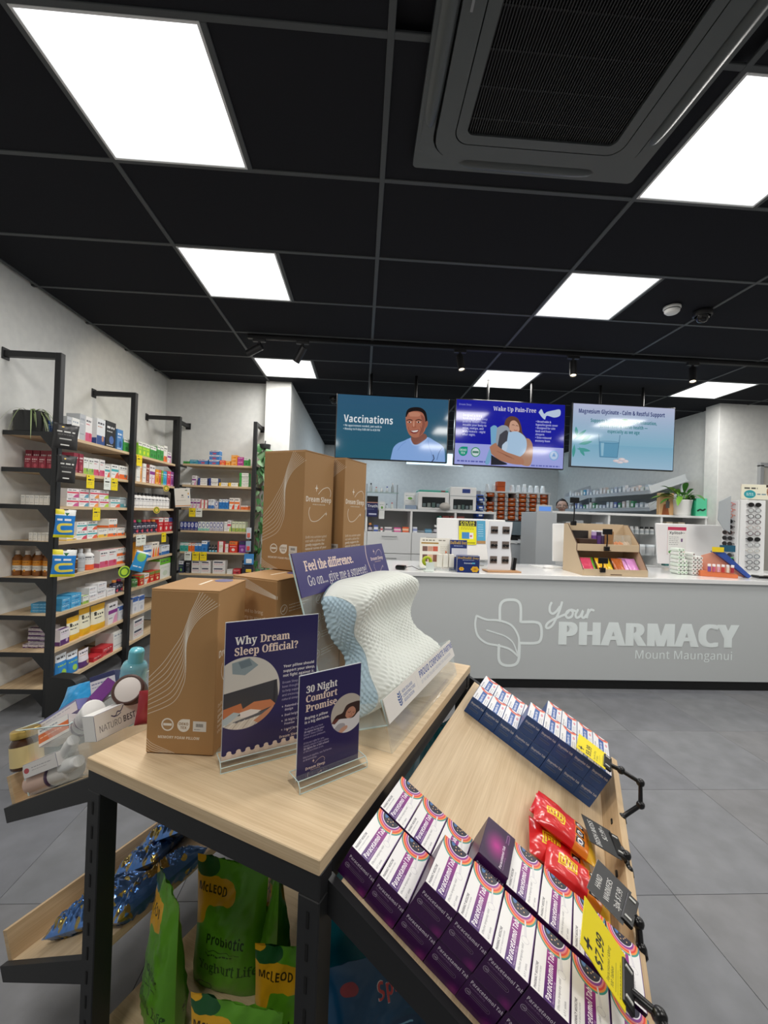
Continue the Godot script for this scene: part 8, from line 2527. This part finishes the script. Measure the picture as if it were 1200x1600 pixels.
func person() -> void:
	var o := thing("person", "person with dark tied-back hair and glasses, dark top, behind the cube cabinet", "person", at(3.365, 0, -7.0, -24).scaled_local(Vector3.ONE * 1.02))
	var V := func(x: float, y: float, z: float) -> Vector3: return Vector3(x, y, z)
	var bones := [[V.call(0, 1.0, 0), V.call(0, 1.18, 0), 0.14, 0.13], [V.call(0, 1.18, 0), V.call(0, 1.33, 0.0), 0.13, 0.15], [V.call(-0.12, 1.37, 0), V.call(0.12, 1.37, 0), 0.075, 0.075], [V.call(0, 1.38, -0.005), V.call(0, 1.49, 0.01), 0.05, 0.045]]
	for s in [-1, 1]:
		bones.append([V.call(s * 0.17, 1.37, 0), V.call(s * 0.215, 1.11, -0.01), 0.052, 0.042])
		bones.append([V.call(s * 0.215, 1.11, -0.01), V.call(s * 0.15, 0.98, 0.18), 0.04, 0.03])
		bones.append([V.call(s * 0.15, 0.98, 0.18), V.call(s * 0.11, 0.965, 0.25), 0.027, 0.03])
		for k in 4:
			bones.append([V.call(s * (0.095 + k * 0.018), 0.965, 0.255), V.call(s * (0.08 + k * 0.017), 0.95 - 0.01 * k, 0.335 - 0.008 * absf(k - 1.4)), 0.0095, 0.008])
		bones.append([V.call(s * 0.085, 0.965, 0.225), V.call(s * 0.055, 0.955, 0.275), 0.011, 0.009])
		bones.append([V.call(s * 0.085, 0.96, 0), V.call(s * 0.095, 0.50, 0.01), 0.088, 0.06])
		bones.append([V.call(s * 0.095, 0.50, 0.01), V.call(s * 0.10, 0.10, -0.01), 0.058, 0.038])
		bones.append([V.call(s * 0.10, 0.06, -0.02), V.call(s * 0.115, 0.045, 0.15), 0.042, 0.034])
	var skin := Color(0.60, 0.39, 0.31)
	var top := Color(0.035, 0.04, 0.06)
	var paint := func(p: Vector3) -> Color:
		if p.y > 1.425 or (p.z > 0.17 and p.y < 1.05 and p.y > 0.85):
			return skin
		if p.y < 0.10:
			return Color(0.02, 0.02, 0.02)
		return top if p.y > 0.93 else Color(0.03, 0.03, 0.035)
	var body := nets(bones, Vector3(-0.32, -0.02, -0.2), Vector3(0.32, 1.52, 0.38), 0.014, 0.03, paint)
	# the head on a finer grid, joined to the same surface
	var hc := 1.615
	var head := [[V.call(0, hc + 0.035, -0.012), V.call(0, hc + 0.025, 0.012), 0.082, 0.078], [V.call(0, hc - 0.03, 0.02), V.call(0, hc - 0.062, 0.03), 0.058, 0.036], [V.call(0, 1.49, 0.0), V.call(0, hc - 0.03, -0.01), 0.045, 0.05], [V.call(0, hc + 0.012, 0.088), V.call(0, hc - 0.018, 0.104), 0.009, 0.013], [V.call(-0.02, hc - 0.045, 0.075), V.call(0.02, hc - 0.045, 0.075), 0.010, 0.010]]
	for s in [-1, 1]:
		head.append([V.call(s * 0.078, hc + 0.012, -0.006), V.call(s * 0.08, hc - 0.022, 0.0), 0.015, 0.011])
		head.append([V.call(s * 0.035, hc - 0.012, 0.06), V.call(s * 0.04, hc - 0.02, 0.05), 0.028, 0.026])
	var face := func(p: Vector3) -> Color:
		if p.z > 0.05:
			for s in [-1, 1]:
				if Vector2(p.x - s * 0.031, p.y - hc - 0.008).length() < 0.011:
					return Color(0.05, 0.03, 0.03) if Vector2(p.x - s * 0.031, p.y - hc - 0.008).length() < 0.006 else Color(0.6, 0.55, 0.5)
				if absf(p.x - s * 0.032) < 0.019 and absf(p.y - hc - 0.026) < 0.004:
					return Color(0.08, 0.05, 0.04)
			if absf(p.x) < 0.022 and absf(p.y - hc + 0.045) < 0.006:
				return Color(0.36, 0.13, 0.12)
		return skin
	body.add(nets(head, Vector3(-0.11, 1.47, -0.12), Vector3(0.11, 1.76, 0.13), 0.006, 0.018, face))
	var m := mt("person_surface", Color.WHITE, 0.6)
	m.vertex_color_use_as_albedo = true
	part(o, "body", body.mesh(true), m)
	var hair := nets([[V.call(0, hc + 0.052, -0.034), V.call(0, hc + 0.01, -0.05), 0.08, 0.076], [V.call(-0.062, hc + 0.065, 0.015), V.call(0.0, hc + 0.10, 0.035), 0.022, 0.02], [V.call(0.0, hc + 0.10, 0.035), V.call(0.062, hc + 0.06, 0.012), 0.02, 0.02], [V.call(0, hc + 0.10, -0.06), V.call(0, hc + 0.11, -0.065), 0.035, 0.03], [V.call(-0.075, hc + 0.05, 0.01), V.call(-0.08, hc, -0.01), 0.016, 0.014], [V.call(0.075, hc + 0.05, 0.01), V.call(0.08, hc, -0.01), 0.016, 0.014]], Vector3(-0.12, 1.55, -0.17), Vector3(0.12, 1.79, 0.1), 0.007, 0.012, func(_p): return Color.WHITE)
	part(o, "hair", hair, mt("dark_hair", Color("231815"), 0.55))
	var gl := B.new()
	for s in [-1, 1]:
		var p := []
		for i in 15:
			var a := TAU * i / 14
			p.append(Vector3(s * 0.032 + cos(a) * 0.024, hc + 0.006 + sin(a) * 0.018, 0.094 - 0.012 * absf(s * 0.032 + cos(a) * 0.024) / 0.05))
		gl.tube(p, 0.002, 5, false)
		gl.tube([Vector3(s * 0.056, hc + 0.01, 0.085), Vector3(s * 0.084, hc + 0.012, 0.0)], 0.002, 5)
	gl.tube([Vector3(-0.009, hc + 0.01, 0.096), Vector3(0.009, hc + 0.01, 0.096)], 0.002, 5)
	part(o, "spectacles", gl, c3("1c1818"))


# ---------------------------------------------------------------- three screens hung from the ceiling
func screens() -> void:
	for k in 3:
		var cv := Cv.new(self, 1280, 720, Color.BLACK)
		match k:
			0: screen_man(cv)
			1: screen_pillow(cv)
			2: screen_glass(cv)
		var m := mt("tv_screen_glow_%d" % k, Color("0a0a0c"), 0.08)
		m.emission_enabled = true
		m.emission_texture = cv.tex()
		m.emission = Color.WHITE
		m.emission_operator = BaseMaterial3D.EMISSION_OP_MULTIPLY
		m.emission_energy_multiplier = SCREEN_GLOW
		var q: Array = [[0.306, 2.360, 1.235, 0.708], [1.616, 2.352, 1.245, 0.735], [2.912, 2.378, 1.20, 0.722]][k]
		var o := thing("wall_screen", ["hanging screen showing a smiling man and the word Vaccinations", "hanging screen showing a woman hugging pillows on blue", "hanging screen showing a water glass on pale blue"][k], "screen", at(q[0], q[1], -4.64, 0, 0, -0.35))
		part(o, "bezel", bx(Vector3(0, 0, -0.025), Vector3(q[2], q[3], 0.05), 0.004), mt("tv_black", Color("0b0b0d"), 0.3))
		part(o, "screen", B.new().box(Vector3(0, 0, 0.001), Vector3(q[2] - 0.022, q[3] - 0.022, 0.002), 0, {"f": UNIT, "*": Rect2(0, 0, 0.001, 0.001)}), m)
		for s in [-1, 1]:
			part(o, "ceiling_pole", B.new().tube([Vector3(s * 0.25, 0.2, -0.06), Vector3(s * 0.25, CEIL - q[1] + 0.01, -0.06)], 0.016, 8), mt("tv_black"))
		part(o, "mount", bx(Vector3(0, 0.1, -0.06), Vector3(0.6, 0.3, 0.03)), mt("tv_black"))
		var a := AreaLight3D.new()
		a.name = "screen_light"
		a.area_size = Vector2(q[2] - 0.05, q[3] - 0.05)
		a.light_energy = 0.05
		a.light_color = [Color(0.55, 0.72, 0.9), Color(0.4, 0.42, 1.0), Color(0.7, 0.85, 1.0)][k]
		a.shadow_enabled = true
		a.area_range = 16.0
		a.area_attenuation = 2.0
		o.add_child(a)
		a.transform = at(0, 0, 0.01, 180)


const SCREEN_GLOW := 0.75


func screen_man(cv: Cv) -> void:
	for y in range(0, 720, 3):
		cv.rect(0, y, 1280, 3, Color("35607f").lerp(Color("2c6478"), y / 720.0))
	cv.text("Vaccinations", 78, 314, 116, Color("f4f6f8"), "sans_bold", 0.80)
	cv.text("• No appointment needed, just walk in", 78, 362, 33, Color("e8eef2"), "sans_bold", 0.72)
	cv.text("• Monday to Friday 9:00 AM to 4:30 PM", 78, 402, 33, Color("e8eef2"), "sans_bold", 0.70)
	var P := func(a: Array) -> Array: return a.map(func(q): return Vector2((q[0] - 25) / 1110.0 * 1280, (q[1] - 60) / 660.0 * 720))
	var fill := func(a: Array, c: String, st := 8) -> void: cv.poly(Cv.smooth(P.call(a), st), Color(c))
	fill.call([[572, 725], [585, 650], [600, 590], [640, 545], [700, 515], [770, 482], [850, 500], [935, 465], [1010, 500], [1085, 545], [1115, 600], [1125, 725]], "8fb4ec")
	fill.call([[770, 480], [775, 505], [800, 545], [840, 545], [890, 510], [930, 470], [905, 430], [790, 440]], "8a5648")
	fill.call([[768, 478], [772, 510], [800, 546], [845, 548], [900, 510], [935, 468], [940, 480], [900, 528], [845, 562], [795, 558], [762, 515], [760, 482]], "a6c4f2")
	fill.call([[708, 270], [712, 230], [735, 195], [780, 170], [840, 170], [890, 195], [920, 250], [928, 300], [915, 370], [895, 420], [850, 465], [800, 475], [755, 450], [725, 390], [712, 320]], "b5735c")
	fill.call([[708, 262], [716, 205], [745, 170], [800, 155], [860, 160], [905, 195], [922, 250], [928, 310], [912, 320], [902, 260], [880, 215], [835, 196], [775, 200], [735, 222], [718, 262]], "1f1818")
	fill.call([[905, 320], [918, 295], [934, 300], [932, 340], [915, 372], [904, 360]], "a5654f")
	fill.call([[860, 230], [895, 260], [905, 330], [890, 410], [850, 460], [865, 400], [880, 330]], "95594a")
	fill.call([[735, 215], [790, 205], [850, 215], [840, 250], [750, 255]], "c98a70")
	for s in [[748, 305], [840, 300]]:
		fill.call([[s[0] - 32, s[1] - 8], [s[0], s[1] - 20], [s[0] + 30, s[1] - 12], [s[0] + 28, s[1] - 6], [s[0], s[1] - 12], [s[0] - 30, s[1] - 2]], "241a1a")
		fill.call([[s[0] - 22, s[1] + 12], [s[0], s[1] + 3], [s[0] + 22, s[1] + 10], [s[0], s[1] + 20]], "e8dcd4")
		cv.ell((s[0] - 25) / 1110.0 * 1280, (s[1] + 11 - 60) / 660.0 * 720, 9, 9, Color("201818"))
	fill.call([[790, 300], [782, 350], [775, 368], [798, 376], [822, 366], [812, 350], [806, 300]], "a8654f")
	fill.call([[788, 300], [786, 355], [800, 356], [800, 300]], "d49a80")
	fill.call([[756, 405], [800, 396], [848, 390], [830, 425], [795, 435], [768, 425]], "8a3f3c")
	fill.call([[764, 407], [800, 402], [840, 396], [825, 414], [795, 420]], "f0e8e2")
	cv.curve(P.call([[740, 365], [748, 400], [762, 430]]), 5, Color("96563f"))
	cv.curve(P.call([[858, 355], [868, 390], [856, 425]]), 5, Color("8a4f3c"))
	cv.curve(P.call([[1000, 720], [985, 640], [955, 560], [945, 500]]), 5, Color("6f94d4"))
	cv.curve(P.call([[640, 620], [680, 560], [720, 525]]), 5, Color("769ada"))
	cv.curve(P.call([[1040, 700], [1060, 620], [1090, 570]]), 8, Color("5f80b8"))
	cv.curve(P.call([[990, 720], [1010, 690], [1000, 650]]), 10, Color("2f3f60"))


func screen_pillow(cv: Cv) -> void:
	cv.rect(0, 0, 1280, 720, Color("1a1ea8"))
	cv.rect(0, 486, 1280, 234, Color("a9b0f0"))
	var P := func(a: Array) -> Array: return a.map(func(q): return Vector2((q[0] - 25) / 570.0 * 1280, (q[1] - 45) / 330.0 * 720))
	var fill := func(a: Array, c: String, st := 8) -> void: cv.poly(Cv.smooth(P.call(a), st), Color(c))
	cv.text("Wake Up Pain-Free", 430, 104, 66, Color("f2f0f4"), "serif_bold", 0.80)
	cv.text("Dream Sleep", 30, 62, 28, Color("cfd2f4"), "sans", 0.9)
	var a := ["Designed to bring", "harmony to your sleep", "posture. Dream Sleep", "moulds your body to", "relax, realign, and", "truly restore - night", "after night."]
	for i in 7:
		cv.text(a[i], 80, 182 + i * 36, 33, Color("dfe2fa"), "sans_bold" if i > 2 else "sans", 0.86)
	a = ["• Breathable &", "   hypoallergenic cover", "• Designed for side", "   back and front", "   sleepers", "• Slow-rebound", "   memory foam"]
	for i in 7:
		cv.text(a[i], 940, 212 + i * 36, 32, Color("dfe2fa"), "sans_bold", 0.82)
	fill.call([[455, 90], [470, 72], [485, 95], [500, 85], [535, 75], [568, 70], [570, 100], [540, 112], [500, 105], [490, 125], [470, 110]], "c8d8f0")
	fill.call([[275, 170], [285, 135], [310, 117], [345, 125], [365, 160], [375, 200], [398, 225], [420, 260], [340, 260], [285, 215]], "6a4638")
	fill.call([[303, 170], [310, 145], [330, 138], [350, 155], [358, 185], [345, 202], [318, 195], [305, 185]], "d8a890")
	cv.curve(P.call([[318, 162], [324, 160], [330, 163]]), 5, Color("4a2c24"))
	cv.curve(P.call([[338, 165], [344, 163], [350, 167]]), 5, Color("4a2c24"))
	cv.curve(P.call([[330, 186], [338, 190], [346, 187]]), 6, Color("a8504a"))
	fill.call([[380, 230], [410, 228], [430, 260], [432, 320], [420, 365], [380, 365], [350, 340], [370, 290]], "b98d74")
	fill.call([[205, 180], [225, 168], [243, 185], [245, 260], [225, 300], [205, 365], [185, 365], [195, 320], [212, 270]], "7fb4d8")
	fill.call([[240, 180], [270, 165], [300, 175], [312, 215], [300, 250], [275, 300], [245, 290], [236, 240]], "9fa8b4")
	fill.call([[255, 215], [290, 190], [300, 225], [270, 300], [245, 285]], "4a4a52")
	fill.call([[300, 200], [350, 195], [392, 225], [398, 280], [370, 320], [320, 325], [285, 300], [270, 270], [295, 245]], "b4d2ee")
	fill.call([[270, 270], [290, 248], [300, 262], [290, 300], [268, 298]], "c8dcf0")
	fill.call([[205, 280], [235, 258], [250, 275], [290, 300], [340, 315], [380, 330], [385, 360], [330, 362], [260, 345], [215, 315]], "b88268")
	for i in 4:
		cv.curve(P.call([[245 + i * 14, 300 + i * 5], [275 + i * 14, 312 + i * 5], [300 + i * 12, 325 + i * 4]]), 4, Color("8f5f4a"))
	fill.call([[215, 320], [260, 345], [300, 365], [215, 372]], "2c2c34")
	cv.ell(95, 575, 52, 52, Color("179a80")); cv.rect(95, 523, 52, 52, Color("179a80"))
	cv.text("OEKO", 95, 572, 34, Color("e8f4f0"), "sans_bold", 0.9, 0, 0.5); cv.text("TEX", 95, 606, 34, Color("e8f4f0"), "sans_bold", 0.9, 0, 0.5)
	cv.ell(242, 578, 54, 54, Color("3f9a6a")); cv.ell(242, 578, 44, 44, Color("d8e8ea")); cv.rect(206, 566, 72, 24, Color("5a8a7a"))
	cv.ell(1168, 575, 56, 56, Color("8ab8ea")); cv.ell(1168, 575, 44, 44, Color("c4d8f4")); cv.poly([Vector2(1168, 540), Vector2(1190, 585), Vector2(1146, 585)], Color("7aa8e0"))
	cv.greek(30, 675, 330, 15, Color("5a62b0"), 3); cv.greek(900, 690, 340, 15, Color("6a72c0"), 4)


func screen_glass(cv: Cv) -> void:
	for y in range(0, 720, 3):
		cv.rect(0, y, 1280, 3, Color("c6cbe8").lerp(Color("8fc0d8"), clampf(y / 460.0, 0, 1)) if y < 460 else Color("86bad4").lerp(Color("a6c8e0"), (y - 460) / 260.0))
	cv.text("Magnesium Glycinate - Calm & Restful Support", 70, 106, 66, Color("2a3470"), "sans_bold", 0.735)
	var t := ["Supports better sleep, muscle relaxation,", "stress relief & nerve health —", "especially as we age"]
	for i in 3:
		cv.text(t[i], 640, 205 + i * 58, 54, Color("2f8088"), "sans_bold", 0.78, 0, 0.5)
	cv.poly(Cv.smooth([Vector2(610, 160), Vector2(650, 150), Vector2(690, 160), Vector2(655, 178)]), Color("5aa87a"))
	for q in [[20, 420, 170, 300], [60, 380, 40, 270], [120, 430, 230, 360], [80, 470, 250, 430], [60, 520, 230, 540], [30, 470, 20, 620], [90, 500, 160, 600]]:
		var a := Vector2(q[0], q[1])
		var b := Vector2(q[2], q[3])
		var n := (b - a).orthogonal().normalized() * 20.0
		cv.poly(Cv.smooth([a, (a + b) / 2 + n, b, (a + b) / 2 - n, a]), Color("4fa6a0"))
	cv.poly([Vector2(338, 430), Vector2(588, 430), Vector2(572, 600), Vector2(352, 600)], Color("6aa4c4"))
	cv.line([Vector2(330, 340), Vector2(352, 602)], 6, Color("4a7898")); cv.line([Vector2(596, 340), Vector2(572, 602)], 6, Color("4a7898"))
	cv.ring(463, 430, 124, 12, 4, Color("4f80a0")); cv.line([Vector2(352, 602), Vector2(572, 602)], 8, Color("5a88a8"))
	cv.poly([Vector2(360, 440), Vector2(400, 440), Vector2(395, 590), Vector2(370, 590)], Color("9cc8de"))
	for q in [[560, 640, 40, 16], [630, 620, 44, 18], [680, 640, 36, 18], [610, 655, 40, 14]]:
		cv.ell(q[0], q[1], q[2], q[3], Color("e0d0d4")); cv.ell(q[0] + 8, q[1] - 4, q[2] * 0.6, q[3] * 0.5, Color("f0e6e8"))
